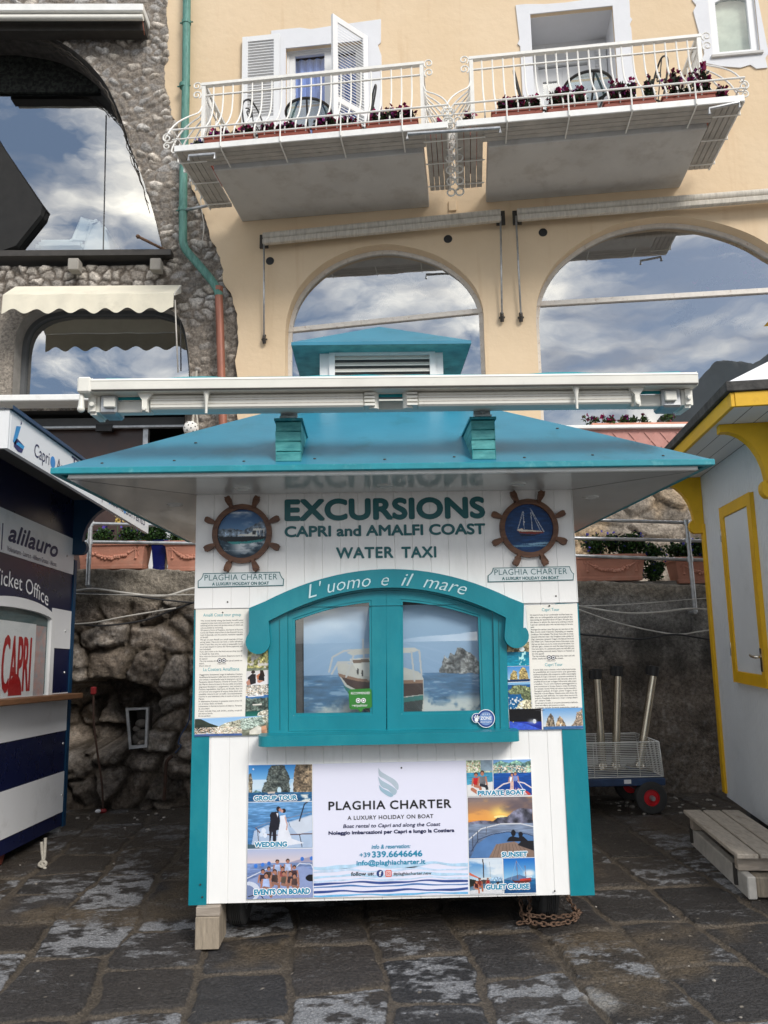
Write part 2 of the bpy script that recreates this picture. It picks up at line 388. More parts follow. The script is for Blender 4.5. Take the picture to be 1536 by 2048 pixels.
M = dict(
    teal=mat('teal_paint', (0.0, 0.195, 0.25), 0.40, 0.10, 4, 0.12, 45, coat=0.12, dirt=(0.012, 0.235, 0.28), dscale=5, dlim=(0.50, 0.75), stretch=(1, 1, 0.5)),
    roof=mat('sky_blue_roof_paint', (0.022, 0.19, 0.29), 0.36, 0.10, 1.6, 0.06, 24, c2=(0.034, 0.23, 0.34), dirt=(0.012, 0.13, 0.17), dscale=3.5, dlim=(0.56, 0.80)),
    edge=mat('teal_roof_edge', (0.01, 0.24, 0.30), 0.45, 0.12, 12, dirt=(0.10, 0.36, 0.40), dscale=16, dlim=(0.55, 0.75)),
    tealwood=mat('weathered_teal_wood', (0.02, 0.25, 0.27), 0.5, 0.2, 9, 0.15, 30, c2=(0.09, 0.40, 0.40), stretch=(1, 1, 3), dirt=(0.01, 0.12, 0.14), dscale=8),
    white=mat('white_painted_planks', (0.84, 0.84, 0.83), 0.4, 0.03, 2, 0.06, 50, dirt=(0.68, 0.68, 0.655), dscale=2.6, dlim=(0.54, 0.86), stretch=(2.5, 1, 0.6)),
    whitem=mat('white_metal', (0.78, 0.78, 0.76), 0.4, 0.06, 8, dirt=(0.55, 0.5, 0.44), dscale=5, dlim=(0.6, 0.85)),
    ivory=mat('ivory_powder_coat', (0.74, 0.73, 0.67), 0.42, 0.05, 6, dirt=(0.5, 0.48, 0.42), dscale=7, dlim=(0.6, 0.85)),
    soffit=mat('glossy_white_laminate', (0.62, 0.62, 0.60), 0.16, 0.03, 2, spec=0.6, coat=0.5),
    galv=mat('galvanised_steel', (0.45, 0.46, 0.47), 0.4, 0.25, 14, metal=0.7),
    steel=mat('brushed_steel', (0.62, 0.57, 0.47), 0.2, 0.1, 9, metal=1.0),
    darkmetal=mat('dark_metal', (0.05, 0.045, 0.04), 0.5, 0.2, 9, metal=0.3),
    black=mat('black_plastic', (0.012, 0.012, 0.013), 0.45, 0.2, 10),
    rubber=mat('tyre_rubber', (0.035, 0.035, 0.035), 0.8, 0.25, 12, 0.2, 60),
    rust=mat('rusty_iron', (0.10, 0.055, 0.034), 0.9, 0.35, 30, 0.3, 90, c2=(0.19, 0.115, 0.075)),
    darkrust=mat('dark_rust', (0.05, 0.026, 0.018), 0.9, 0.4, 20, 0.3, 60),
    wood=mat('grey_weathered_wood', (0.34, 0.29, 0.24), 0.8, 0.25, 7, 0.25, 25, stretch=(1, 9, 9), dirt=(0.17, 0.13, 0.10), dscale=3),
    woodb=mat('old_timber_block', (0.30, 0.25, 0.19), 0.85, 0.3, 8, 0.3, 30, stretch=(6, 6, 1), dirt=(0.13, 0.10, 0.08), dscale=4),
    walnut=mat('walnut_wood', (0.11, 0.042, 0.02), 0.45, 0.35, 9, 0.1, 40, stretch=(1, 1, 6), c2=(0.19, 0.085, 0.042)),
    sillwood=mat('varnished_wood', (0.20, 0.10, 0.05), 0.4, 0.3, 8, stretch=(8, 1, 8)),
    navy=mat('navy_paint', (0.004, 0.008, 0.045), 0.28, 0.15, 2, spec=0.5),
    navyd=mat('deep_blue_paint', (0.003, 0.04, 0.10), 0.4, 0.12, 3),
    panel=mat('white_aluminium_panel', (0.74, 0.75, 0.77), 0.35, 0.03, 2, dirt=(0.5, 0.5, 0.5), dscale=1.4),
    yellow=mat('yellow_paint', (0.72, 0.41, 0.005), 0.45, 0.08, 4, 0.06, 60, dirt=(0.55, 0.28, 0.003), dscale=5),
    paleblue=mat('pale_blue_white_boards', (0.66, 0.69, 0.715), 0.5, 0.04, 3, dirt=(0.55, 0.58, 0.60), dscale=2),
    slate=mat('black_roof_felt', (0.03, 0.03, 0.03), 0.85, 0.4, 12, 0.4, 60, c2=(0.09, 0.085, 0.08)),
    whiteroof=mat('white_roof_sheet', (0.74, 0.75, 0.78), 0.45, 0.05, 3, dirt=(0.5, 0.5, 0.5), dscale=6, dlim=(0.62, 0.8)),
    terra=mat('terracotta', (0.50, 0.225, 0.155), 0.75, 0.14, 5, 0.12, 60, dirt=(0.56, 0.34, 0.26), dscale=4, dlim=(0.55, 0.8)),
    terrad=mat('terracotta_plastic', (0.33, 0.085, 0.052), 0.55, 0.12, 6, dirt=(0.25, 0.07, 0.05), dscale=5),
    blueglaze=mat('cobalt_glaze', (0.004, 0.008, 0.10), 0.25, 0.2, 4),
    wroughtw=mat('white_wrought_iron', (0.78, 0.77, 0.73), 0.45, 0.06, 9, dirt=(0.46, 0.38, 0.30), dscale=14, dlim=(0.66, 0.8)),
    wroughtb=mat('black_wrought_iron', (0.02, 0.02, 0.02), 0.45, 0.2, 9),
    slab=mat('grey_balcony_underside', (0.56, 0.55, 0.53), 0.85, 0.08, 1.5, 0.15, 30, dirt=(0.42, 0.395, 0.365), dscale=2.4, dlim=(0.50, 0.74)),
    slabedge=mat('stained_concrete_boards', (0.44, 0.42, 0.39), 0.85, 0.15, 6, 0.2, 30, dirt=(0.17, 0.10, 0.07), dscale=9, dlim=(0.64, 0.72)),
    shutter=mat('white_shutter_paint', (0.72, 0.73, 0.74), 0.45, 0.03, 4),
    surround=mat('white_window_surround', (0.68, 0.69, 0.72), 0.7, 0.04, 3, 0.05, 40, dirt=(0.62, 0.63, 0.66), dscale=3),
    alu=mat('stained_white_window_frame', (0.66, 0.62, 0.57), 0.5, 0.1, 10, dirt=(0.36, 0.26, 0.2), dscale=22, dlim=(0.58, 0.72)),
    greenpipe=mat('green_copper_patina', (0.055, 0.20, 0.165), 0.6, 0.3, 8, 0.15, 30, stretch=(5, 5, 0.8), c2=(0.13, 0.32, 0.27), dirt=(0.04, 0.09, 0.08), dscale=4),
    copper=mat('copper_pipe', (0.30, 0.115, 0.075), 0.5, 0.2, 5, metal=0.2, stretch=(3, 3, 0.7), dirt=(0.21, 0.10, 0.08), dscale=6),
    cream=mat('cream_awning_fabric', (0.70, 0.655, 0.53), 0.85, 0.06, 4, 0.1, 60, dirt=(0.52, 0.48, 0.38), dscale=3, dlim=(0.55, 0.85)),
    tealfab=mat('teal_awning_fabric', (0.008, 0.25, 0.29), 0.8, 0.1, 9),
    rollerfab=mat('dirty_awning_roller', (0.58, 0.54, 0.47), 0.8, 0.12, 6, stretch=(6, 1, 1), dirt=(0.36, 0.32, 0.27), dscale=5, dlim=(0.45, 0.8)),
    sofa=mat('pale_leather', (0.72, 0.80, 0.79), 0.4, 0.04, 4),
    dark=mat('dark_interior', (0.012, 0.012, 0.013), 0.9, 0.3, 2),
    brown=mat('dark_brown_door', (0.035, 0.015, 0.010), 0.35, 0.3, 3),
    greyroom=mat('grey_lit_room', (0.20, 0.20, 0.21), 0.9, 0.3, 0.9),
    greydark=mat('grey_ceiling', (0.10, 0.105, 0.11), 0.8, 0.1, 3),
    curtain=mat('blue_white_curtain', (0.13, 0.23, 0.60), 0.8, 0.2, 10, stretch=(5, 5, 0.3), c2=(0.28, 0.40, 0.78)),
    letter=mat('dark_green_lettering', (0.005, 0.112, 0.125), 0.4, 0.06, 5),
    ltext=mat('teal_print', (0.05, 0.36, 0.42), 0.6, 0.05, 5),
    gtext=mat('grey_print', (0.055, 0.055, 0.065), 0.6, 0.05, 5),
    ntext=mat('navy_print', (0.012, 0.016, 0.075), 0.5, 0.05, 5),
    ktext=mat('black_print', (0.01, 0.01, 0.012), 0.5, 0.05, 5),
    btext=mat('cyan_print', (0.0, 0.235, 0.40), 0.5, 0.05, 5),
    wtext=mat('white_print', (0.85, 0.86, 0.88), 0.5, 0.02, 5),
    rtext=mat('red_print', (0.42, 0.012, 0.015), 0.5, 0.1, 5),
    paper=mat('poster_white', (0.78, 0.79, 0.80), 0.5, 0.02, 3),
    cream_paper=mat('cream_paper', (0.80, 0.78, 0.72), 0.55, 0.03, 2),
    lilac=mat('lilac_white_print', (0.72, 0.73, 0.87), 0.4, 0.015, 2),
    green=mat('green_sticker', (0.03, 0.19, 0.03), 0.4, 0.1, 5),
    rope=mat('pale_rope', (0.45, 0.42, 0.36), 0.9, 0.2, 60, 0.4, 90),
    cablew=mat('grey_white_cable', (0.48, 0.46, 0.42), 0.6, 0.2, 9),
    cableb=mat('black_cable', (0.02, 0.02, 0.022), 0.6, 0.2, 9),
    blueplastic=mat('blue_painted_steel', (0.02, 0.045, 0.11), 0.5, 0.3, 9, dirt=(0.25, 0.24, 0.22), dscale=22, dlim=(0.66, 0.72)),
    red=mat('red_plastic', (0.55, 0.012, 0.02), 0.4, 0.15, 9),
    redbrake=mat('red_brown_drum', (0.22, 0.045, 0.025), 0.6, 0.2, 9),
    pink=mat('pink_tile_parapet', (0.48, 0.235, 0.20), 0.7, 0.12, 7, 0.2, 30),
    concrete=mat('terrace_concrete', (0.30, 0.28, 0.25), 0.9, 0.15, 4, 0.2, 40),
    balloon=mat('white_buoy', (0.72, 0.70, 0.66), 0.6, 0.06, 9, dirt=(0.5, 0.46, 0.42), dscale=8),
)
M['glass'] = glass('window_glass_strong_reflection', 0.42, (0.80, 0.84, 0.86), wob=0.12)
M['glassarch'] = glass('large_arch_glass', 0.36, (0.95, 0.97, 0.97), wob=0.12)
M['glassk'] = glass('clear_window_glass', 0.09, (0.92, 0.94, 0.94), gain=0.16)
M['glasstable'] = glass('table_glass', 0.45, (0.6, 0.75, 0.75))
VM = vmat('printed_picture', 0.42, spec=0.4)
VSTONE = vmat('rubble_stone', 0.88, 1.0, 40, 0.6, 30)
VGROUND = vmat('basalt_paving', 0.5, 1.0, 60, 0.75, 60, spec=0.45)
def _ground():
    nt = VGROUND.node_tree; n = nt.nodes.new; l = nt.links.new; b = nt.nodes['Principled BSDF']
    src = b.inputs['Base Color'].links[0].from_socket
    tc = n('ShaderNodeTexCoord'); mp = n('ShaderNodeMapping'); mp.inputs['Scale'].default_value = (1, 1.4, 1); l(tc.outputs['Object'], mp.inputs['Vector'])
    nz = n('ShaderNodeTexNoise'); nz.inputs['Scale'].default_value = 42; nz.inputs['Detail'].default_value = 10; nz.inputs['Roughness'].default_value = 0.72; l(mp.outputs['Vector'], nz.inputs['Vector'])
    def layer(src, attr, col_a, col_b, lo, hi, amp):
        a = n('ShaderNodeAttribute'); a.attribute_name = attr
        ad = n('ShaderNodeMath'); ad.operation = 'MULTIPLY_ADD'; ad.inputs[1].default_value = amp; l(nz.outputs['Fac'], ad.inputs[0])
        s2 = n('ShaderNodeMath'); s2.operation = 'SUBTRACT'; l(a.outputs['Fac'], ad.inputs[2]); l(ad.outputs[0], s2.inputs[0]); s2.inputs[1].default_value = amp * 0.5
        r = n('ShaderNodeMapRange'); r.interpolation_type = 'SMOOTHSTEP'; r.inputs['From Min'].default_value = lo; r.inputs['From Max'].default_value = hi; l(s2.outputs[0], r.inputs['Value'])
        c = n('ShaderNodeMix'); c.data_type = 'RGBA'; c.inputs[6].default_value = (*col_a, 1); c.inputs[7].default_value = (*col_b, 1)
        z = n('ShaderNodeTexNoise'); z.inputs['Scale'].default_value = 90; z.inputs['Detail'].default_value = 8; z.inputs['Roughness'].default_value = 0.75; l(tc.outputs['Object'], z.inputs['Vector'])
        zr = n('ShaderNodeMapRange'); zr.inputs['From Min'].default_value = 0.35; zr.inputs['From Max'].default_value = 0.65; l(z.outputs['Fac'], zr.inputs['Value']); l(zr.outputs['Result'], c.inputs[0])
        m = n('ShaderNodeMix'); m.data_type = 'RGBA'; l(r.outputs['Result'], m.inputs[0]); l(src, m.inputs[6]); l(c.outputs[2], m.inputs[7])
        return m.outputs[2]
    s_ = layer(src, 'wear', (0.09, 0.092, 0.098), (0.40, 0.405, 0.42), 0.26, 0.86, 1.5)
    s_ = layer(s_, 'joint', (0.038, 0.031, 0.024), (0.15, 0.122, 0.092), 0.36, 0.66, 0.6)
    l(s_, b.inputs['Base Color'])
_ground()
VLEAF = vmat('leaf_and_petal', 0.55, 0, fine=0.12, fscale=30)
# ------------------------------------------------------------ ground: one sheet of basalt slabs
def axis(dense0, dense1, step, far0, far1):
    a = np.arange(dense0, dense1, step)
    l, x = [], dense0
    s = step
    while x > far0:
        s *= 1.5; x -= s; l.append(x)
    r, x = [], a[-1]
    s = step
    while x < far1:
        s *= 1.5; x += s; r.append(x)
    return np.array(l[::-1] + list(a) + r)

gx = axis(-3.5, 3.7, 0.0118, -90, 90); gy = np.concatenate([axis(2.75, 4.6, 0.0085, -90, 4.59), axis(4.61, 7.75, 0.014, 4.61, 60)]); gy = np.unique(gy[(gy < 4.6) | (gy >= 4.61)])
X, Y = np.meshgrid(gx, gy)
ga = R(4.3)
U = X * math.cos(ga) + Y * math.sin(ga); V = -X * math.sin(ga) + Y * math.cos(ga)
U = U + (fbm(X * 2.2, Y * 2.2, 3, 3) - 0.5) * 0.10; V = V + (fbm(X * 2.2, Y * 2.2, 3, 8) - 0.5) * 0.12
CW = 0.43
U = U + 0.12
ci = np.floor(U / CW + 0.16 * (vnoise(np.floor(U / CW), np.zeros_like(U), 4) - 0.5)).astype(np.int64)
fu = U / CW - np.floor(U / CW); ci = np.floor(U / CW).astype(np.int64)
zero = np.zeros_like(ci)
rowl = 0.42 + 0.24 * hsh(ci, zero, 2)
vv = V / rowl + hsh(ci, zero, 6) * 7
ri = np.floor(vv).astype(np.int64); fv = vv - ri
sid = hsh(ci, ri, 11); sid2 = hsh(ci, ri, 31); sid3 = hsh(ci, ri, 47)
du = np.minimum(fu, 1 - fu) * CW; dv = np.minimum(fv, 1 - fv) * rowl
edge = np.minimum(du, dv)
rd = 0.05; cx_ = np.maximum(rd - du, 0); cy_ = np.maximum(rd - dv, 0)
edge = np.where((du < rd) & (dv < rd), rd - np.hypot(cx_, cy_), edge)
edge = edge + (fbm(X * 9, Y * 9, 3, 21) - 0.5) * 0.030 + (fbm(X * 30, Y * 30, 2, 23) - 0.5) * 0.014
jw = 0.006 + 0.022 * fbm(X * 1.7, Y * 1.7, 3, 71) ** 1.5
stone = sst(jw - 0.008, jw + 0.016, edge)
sandy = sst(0.60, 0.78, fbm(X * 1.7 + 3, Y * 1.7, 4, 51))
back = sst(4.9, 6.6, Y) * (0.45 + 0.5 * fbm(X * 2, Y * 2, 3, 55))        # soil washed over the slabs near the wall
stone_vis = stone * (1 - 0.8 * sandy) * (1 - 0.75 * back)
flow = 0.5 * fbm(X * 6 + 1.6 * fbm(X * 3, Y * 3, 3, 9), Y * 10, 4, 33, 0.55) + 0.5 * fbm(X * 17, Y * 30, 5, 34, 0.6)
wear_amt = sst(0.0, 0.85, sid2)
wear = sst(0.60 - 0.16 * wear_amt, 0.73 - 0.11 * wear_amt, flow + 0.16 * (fbm(X * 40, Y * 90, 3, 36) - 0.5)) * stone_vis
wear = wear * (0.25 + 0.75 * wear_amt) * (0.55 + 0.45 * sst(0.0, 0.06, edge))
base = lin((50, 49, 50))[None, None] * (0.55 + 0.75 * sid[..., None]) * (0.75 + 0.5 * fbm(X * 14, Y * 22, 4, 44)[..., None])
warm = lin((66, 58, 50))[None, None] * (0.8 + 0.4 * fbm(X * 9, Y * 9, 3, 45)[..., None])
base = base * (1 - 0.55 * sid3[..., None]) + warm * 0.55 * sid3[..., None]
pale = lin((158, 160, 166))[None, None] * (0.7 + 0.35 * fbm(X * 20, Y * 45, 3, 61)[..., None])
sand = lin((98, 86, 70))[None, None] * (0.55 + 0.8 * fbm(X * 28, Y * 28, 4, 66)[..., None])
soil = lin((74, 66, 57))[None, None] * (0.55 + 0.8 * fbm(X * 16, Y * 26, 4, 67)[..., None])
jc = sand * (1 - back[..., None]) + soil * back[..., None]
sv_soft = (1 - 0.8 * sandy) * (1 - 0.75 * back)
col = jc * (1 - sv_soft[..., None]) + base * sv_soft[..., None]
col = col * (0.55 + 0.45 * stone[..., None])
joint_f = 1 - sst(jw - 0.012, jw + 0.022, edge)
wear_f = np.clip((flow - (0.570 - 0.12 * wear_amt)) * 5.0 + 0.40, 0, 1) * stone * (1 - 0.6 * sandy) * (1 - 0.7 * back) * (0.3 + 0.7 * wear_amt)
grit = (hsh(np.floor(X * 75).astype(np.int64), np.floor(Y * 75).astype(np.int64), 91) > 0.9985)
col = np.where(grit[..., None], lin((160, 150, 136))[None, None] * (0.4 + 0.6 * sid[..., None]), col)
patch = sst(0.10, 0.03, np.hypot((X - 0.93) / 1.0, (Y - 3.52) / 1.25) + (fbm(X * 6, Y * 6, 3, 77) - 0.5) * 0.1)      # cement repair
col = col * (1 - 0.8 * patch[..., None]) + lin((150, 147, 142))[None, None] * 0.8 * patch[..., None]
tilt = ((fu - 0.5) * (sid - 0.5) + (fv - 0.5) * (sid2 - 0.5)) * 0.022
Z = -0.016 * (1 - stone) + (tilt + 0.010 * (sid3 - 0.5)) * stone + 0.010 * (fbm(X * 8, Y * 14, 4, 81) - 0.5) + 0.012 * (flow - 0.5) * stone - 0.006 * wear
Z = Z + 0.02 * back * fbm(X * 4, Y * 4, 3, 83)
near = (np.abs(X) < 4.2) & (Y > 2) & (Y < 8.2)
Z = np.where(near, Z, 0.0)
ground = grid_mesh(np.stack([X, Y, Z], -1), 'ground', VGROUND, col=col)
for nm_, fld in (('wear', wear_f), ('joint', joint_f * (1 - 0.35 * back))):
    at_ = ground.data.attributes.new(nm_, 'FLOAT', 'POINT'); at_.data.foreach_set('value', fld.astype(np.float32).ravel())
tag(ground, 'dark basalt slabs with sandy joints and pale worn patches', kind='structure')

# hills across the water, only seen mirrored in the panes
hx = np.linspace(-170, 210, 240); hy = np.linspace(-420, -240, 46)
HX, HY = np.meshgrid(hx, hy)
tt = np.clip((HX + 2) / 78.0, 0, 1)
HZ = 120 * tt ** 0.5 * np.exp(-((HY + 330) / 55.0) ** 2) + 18 * np.exp(-((HX + 150) / 40.0) ** 2) * np.exp(-((HY + 330) / 70.0) ** 2)
HZ = HZ * (0.86 + 0.28 * fbm(HX / 16.0, HY / 16.0, 5, 5)) - 4
hl = grid_mesh(np.stack([HX, HY, HZ], -1), 'hills', mat('hill_rock', (0.09, 0.10, 0.10), 0.95, 0.3, 0.05))
tag(hl, 'distant grey rocky hills behind the viewer', kind='structure')

# ------------------------------------------------------------ retaining wall behind the kiosks
wx = np.arange(-5.2, 5.6, 0.0165); wz = np.linspace(-0.12, 1.0, 118)
WX, WT = np.meshgrid(wx, wz)
topz = 2.19 + (-0.042) * (WX + 2.2) + 0.05 * (fbm(WX * 2.5, WX * 0, 3, 5) - 0.5)
WZ = np.where(WT < 0, WT, WT * topz)
wu = WX + 0.30 * (fbm(WX * 2, WZ * 2, 4, 11) - 0.5) + 0.05 * (fbm(WX * 9, WZ * 9, 3, 13) - .5); wv = WZ + 0.30 * (fbm(WX * 2, WZ * 2, 4, 12) - 0.5) + 0.05 * (fbm(WX * 9, WZ * 9, 3, 14) - .5)
f1, f2, bid, bid2, fac = voro(wu / 0.34, wv / 0.24, 3, 0.98, True)
dome = np.sqrt(np.clip(1 - (f1 / 0.78) ** 2, 0, 1))
gap = sst(0.02, 0.16 + 0.16 * bid2, f2 - f1)
rough = fbm(WX * 12, WZ * 12, 5, 15)
left = sst(0.9, 0.2, WX)
upper = sst(1.78, 1.95, WZ + 0.15 * (fbm(WX * 3, WZ * 3, 3, 16) - 0.5))
hL = gap * (0.04 + 0.07 * dome + 0.11 * bid + 0.13 * fac) + 0.15 * (rough - 0.5) + 0.05 * (np.abs(fbm(WX * 20, WZ * 20, 4, 18) - 0.5) * 2 - 0.3)
hU = 0.07 + 0.09 * fbm(WX * 5, WZ * 9, 5, 19)
ft = np.where(bid2 > 0.62, 0.35, 1.0); hL = hL * ft + 0.05 * (1 - ft)
hL = hL * (1 - upper) + hU * upper
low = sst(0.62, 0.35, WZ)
hL = hL + low * 0.12 * fbm(WX * 3, WZ * 3, 3, 20)
rc = WL.px(250, 1400); rc2 = WL.px(215, 1440)
e = np.minimum(np.hypot((WX - rc[0] + 0.18) / 0.52, (WZ - rc[1]) / np.where(WZ > rc[1], 0.20, 0.42)), np.hypot((WX - rc2[0] + .2) / 0.5, (WZ - rc2[1]) / 0.3))
e = e + 0.28 * (fbm(WX * 4, WZ * 4, 3, 22) - 0.5)
cave = sst(1.05, 0.82, e)
hR = 0.05 + 0.03 * (fbm(WX * 3, WZ * 3, 5, 25) - 0.5) + 0.03 * (fbm(WX * 14, WZ * 14, 4, 26) - 0.5) * sst(1.2, 0.6, WZ) + upper * 0.05 * (fbm(WX * 6, WZ * 8, 4, 27))
hh = hL * left + hR * (1 - left) - cave * left * 0.62
g0 = (110, 103, 97)
tone = lin((136, 129, 121))[None, None] * (0.45 + 0.95 * bid[..., None]) + (lin((138, 114, 90)) * 0.5)[None, None] * (bid2[..., None] * 0.6)
tone = tone * (0.30 + 1.4 * fbm(WX * 11, WZ * 11, 6, 28, 0.6)[..., None])
veins = sst(0.60, 0.70, fbm(WX * 11 + WZ * 8, WZ * 22 - WX * 5, 5, 29))
tone = tone + 0.10 * veins[..., None] * gap[..., None]
mort = lin((104, 94, 82))[None, None] * (0.5 + 0.7 * fbm(WX * 8, WZ * 8, 4, 30)[..., None])
cL = tone * gap[..., None] + mort * (1 - gap[..., None])
up_c = lin((136, 128, 116))[None, None] * (0.5 + 0.8 * fbm(WX * 6, WZ * 11, 5, 31)[..., None])
cL = cL * (1 - upper[..., None]) + up_c * upper[..., None]
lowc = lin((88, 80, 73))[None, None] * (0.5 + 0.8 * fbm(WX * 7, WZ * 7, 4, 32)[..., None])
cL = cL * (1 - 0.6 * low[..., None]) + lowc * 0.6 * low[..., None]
st = fbm(WX * 2.2, WZ * 1.3, 5, 34)
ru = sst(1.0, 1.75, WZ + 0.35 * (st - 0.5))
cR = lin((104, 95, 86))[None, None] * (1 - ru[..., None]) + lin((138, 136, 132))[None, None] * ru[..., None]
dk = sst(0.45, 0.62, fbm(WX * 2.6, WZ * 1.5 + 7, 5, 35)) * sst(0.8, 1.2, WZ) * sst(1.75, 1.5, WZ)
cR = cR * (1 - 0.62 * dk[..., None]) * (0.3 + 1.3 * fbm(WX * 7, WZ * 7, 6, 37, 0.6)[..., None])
sp = sst(0.62, 0.68, fbm(WX * 24, WZ * 24, 3, 38)) * sst(1.3, 0.7, WZ)
cR = cR + 0.05 * sp[..., None]
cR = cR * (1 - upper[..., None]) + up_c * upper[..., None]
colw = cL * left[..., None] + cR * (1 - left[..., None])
wp = np.stack([WX, 7.55 - hh, WZ], -1)
# coping turned back over the top
nb = 26
bx = np.repeat(wx[None], nb, 0); byy = np.linspace(0.02, 0.5, nb)[:, None] + (7.55 - hh[-1])[None]
bz = topz[-1][None] + 0.05 * (fbm(bx * 9, byy * 9, 4, 40) - 0.4) + 0 * byy
wp = np.concatenate([wp, np.stack([bx, byy, bz], -1)], 0)
colw = np.concatenate([colw, np.broadcast_to(lin((150, 143, 132)), (nb, len(wx), 3)) * (0.55 + 0.7 * fbm(bx * 7, byy * 7, 4, 41)[..., None])], 0)
rw = thing('retaining_wall', (0, 7.5, 0), 'dark rubble retaining wall behind the kiosks, hollowed out at the lower left', 'wall')
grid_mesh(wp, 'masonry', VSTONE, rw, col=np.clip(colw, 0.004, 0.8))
tb = MB(); tb.box((-6.5, 7.7, 1.2), (6.5, 12.5, 2.02))
tag(tb.build('terrace', M['concrete']), 'concrete terrace floor above the retaining wall', kind='structure')

# upper rubble wall on the right with the pink parapet
ux = np.arange(-0.4, 6.2, 0.022); uz = np.arange(1.95, 3.72, 0.022)
UX, UZ = np.meshgrid(ux, uz)
a1, a2, i1, i2 = voro((UX + .1 * fbm(UX * 3, UZ * 3, 3, 2)) / 0.42, (UZ + .1 * fbm(UX * 3, UZ * 3, 3, 3)) / 0.26, 8, 0.95)
gp = sst(0.0, 0.2, a2 - a1)
uh = gp * (0.03 + 0.08 * i1 * np.sqrt(np.clip(1 - (a1 / .8) ** 2, 0, 1))) + 0.07 * fbm(UX * 8, UZ * 10, 5, 5)
uc = lin((158, 148, 136))[None, None] * (0.55 + 0.55 * i1[..., None]) * (0.6 + 0.7 * fbm(UX * 9, UZ * 12, 5, 6)[..., None])
oc = sst(.5, .7, fbm(UX * 1.6, UZ * 1.6, 3, 9))
uc = uc * (1 - 0.45 * oc[..., None]) + lin((190, 160, 118))[None, None] * 0.45 * oc[..., None] * (0.6 + .7 * fbm(UX * 14, UZ * 14, 4, 10)[..., None])
uw = thing('rubble_wall', (2.5, 9.0, 2.0), 'pale rubble wall on the terrace behind the right hand planters, under a pink parapet', 'wall')
grid_mesh(np.stack([UX, 9.05 - uh, UZ], -1), 'masonry', VSTONE, uw, col=uc)
MB().box((-0.4, 8.86, 3.66), (6.2, 9.3, 3.90)).build('parapet', M['pink'], uw)
pq = MB()
for k in range(34):
    x = -0.3 + k * 0.19
    pq.bar((x, 8.857, 3.68), (x + 0.14, 8.857, 3.86), 0.014, 0.014, (0, 1, 0)); pq.bar((x + 0.14, 8.857, 3.68), (x, 8.857, 3.86), 0.012, 0.012, (0, 1, 0))
pq.build('parapet_relief', M['pink'], uw)
MB().box((-0.4, 8.80, 3.90), (6.2, 9.34, 3.945)).build('coping', M['whitem'], uw, bevel=0.008)

# ------------------------------------------------------------ foliage
def leaves(name, mat_, pts, n, size, cols, parent=None, flowers=0, fcols=(), fsize=0.02, spread=(0.1, 0.1, 0.1), up=0.3, seed=1):
    """leaf clumps scattered through ellipsoids round pts"""
    rg = np.random.default_rng(seed)
    pts = np.asarray(pts, float)
    tot = n + flowers
    c = pts[rg.integers(0, len(pts), tot)]
    d = rg.normal(0, 1, (tot, 3)); d /= np.linalg.norm(d, axis=1)[:, None]
    d = d * (rg.random(tot) ** 0.45)[:, None]
    ctr = c + d * np.array(spread)
    isf = np.arange(tot) >= n
    ctr[isf, 2] += np.array(spread)[2] * 0.35
    ax = d + rg.normal(0, 0.6, (tot, 3)) + np.array([0, -0.3, up]); ax /= np.linalg.norm(ax, axis=1)[:, None]
    t = rg.normal(0, 1, (tot, 3)); s = np.cross(ax, t); s /= np.linalg.norm(s, axis=1)[:, None]; nn = np.cross(ax, s)
    sz = np.where(isf, fsize, size) * (0.6 + 0.8 * rg.random(tot))
    wdt = np.where(isf, 0.5, 0.28)
    a = ctr - ax * sz[:, None] * 0.5; b = ctr + s * (sz * wdt)[:, None] + nn * (sz * .12)[:, None]; cc = ctr + ax * sz[:, None] * 0.5; dd = ctr - s * (sz * wdt)[:, None] + nn * (sz * .12)[:, None]
    V_ = np.stack([a, b, cc, dd], 1)
    lc = lin(np.array(cols))[rg.integers(0, len(cols), tot)]
    if len(fcols): lc[isf] = lin(np.array(fcols))[rg.integers(0, len(fcols), isf.sum())]
    lc = lc * (0.6 + 0.7 * rg.random(tot))[:, None]
    off = origin_of(parent)
    me = bpy.data.meshes.new(name)
    me.vertices.add(tot * 4); me.vertices.foreach_set('co', (V_.reshape(-1, 3) - off).astype(np.float32).ravel())
    me.loops.add(tot * 4); me.polygons.add(tot)
    me.loops.foreach_set('vertex_index', np.arange(tot * 4, dtype=np.int32)); me.polygons.foreach_set('loop_start', np.arange(tot, dtype=np.int32) * 4)
    at = me.color_attributes.new('Col', 'FLOAT_COLOR', 'POINT')
    c4 = np.ones((tot, 4, 4), np.float32); c4[:, :, :3] = lc[:, None]
    at.data.foreach_set('color', c4.ravel())
    me.update(calc_edges=True)
    return link(name, me, mat_, parent)

GREENS = [(38, 60, 26), (52, 78, 34), (28, 46, 22), (70, 92, 44), (44, 66, 40)]
MAGENTA = [(120, 14, 60), (150, 20, 84), (96, 10, 50), (110, 20, 96)]
PURPLE = [(64, 48, 128), (86, 70, 160), (48, 36, 100)]

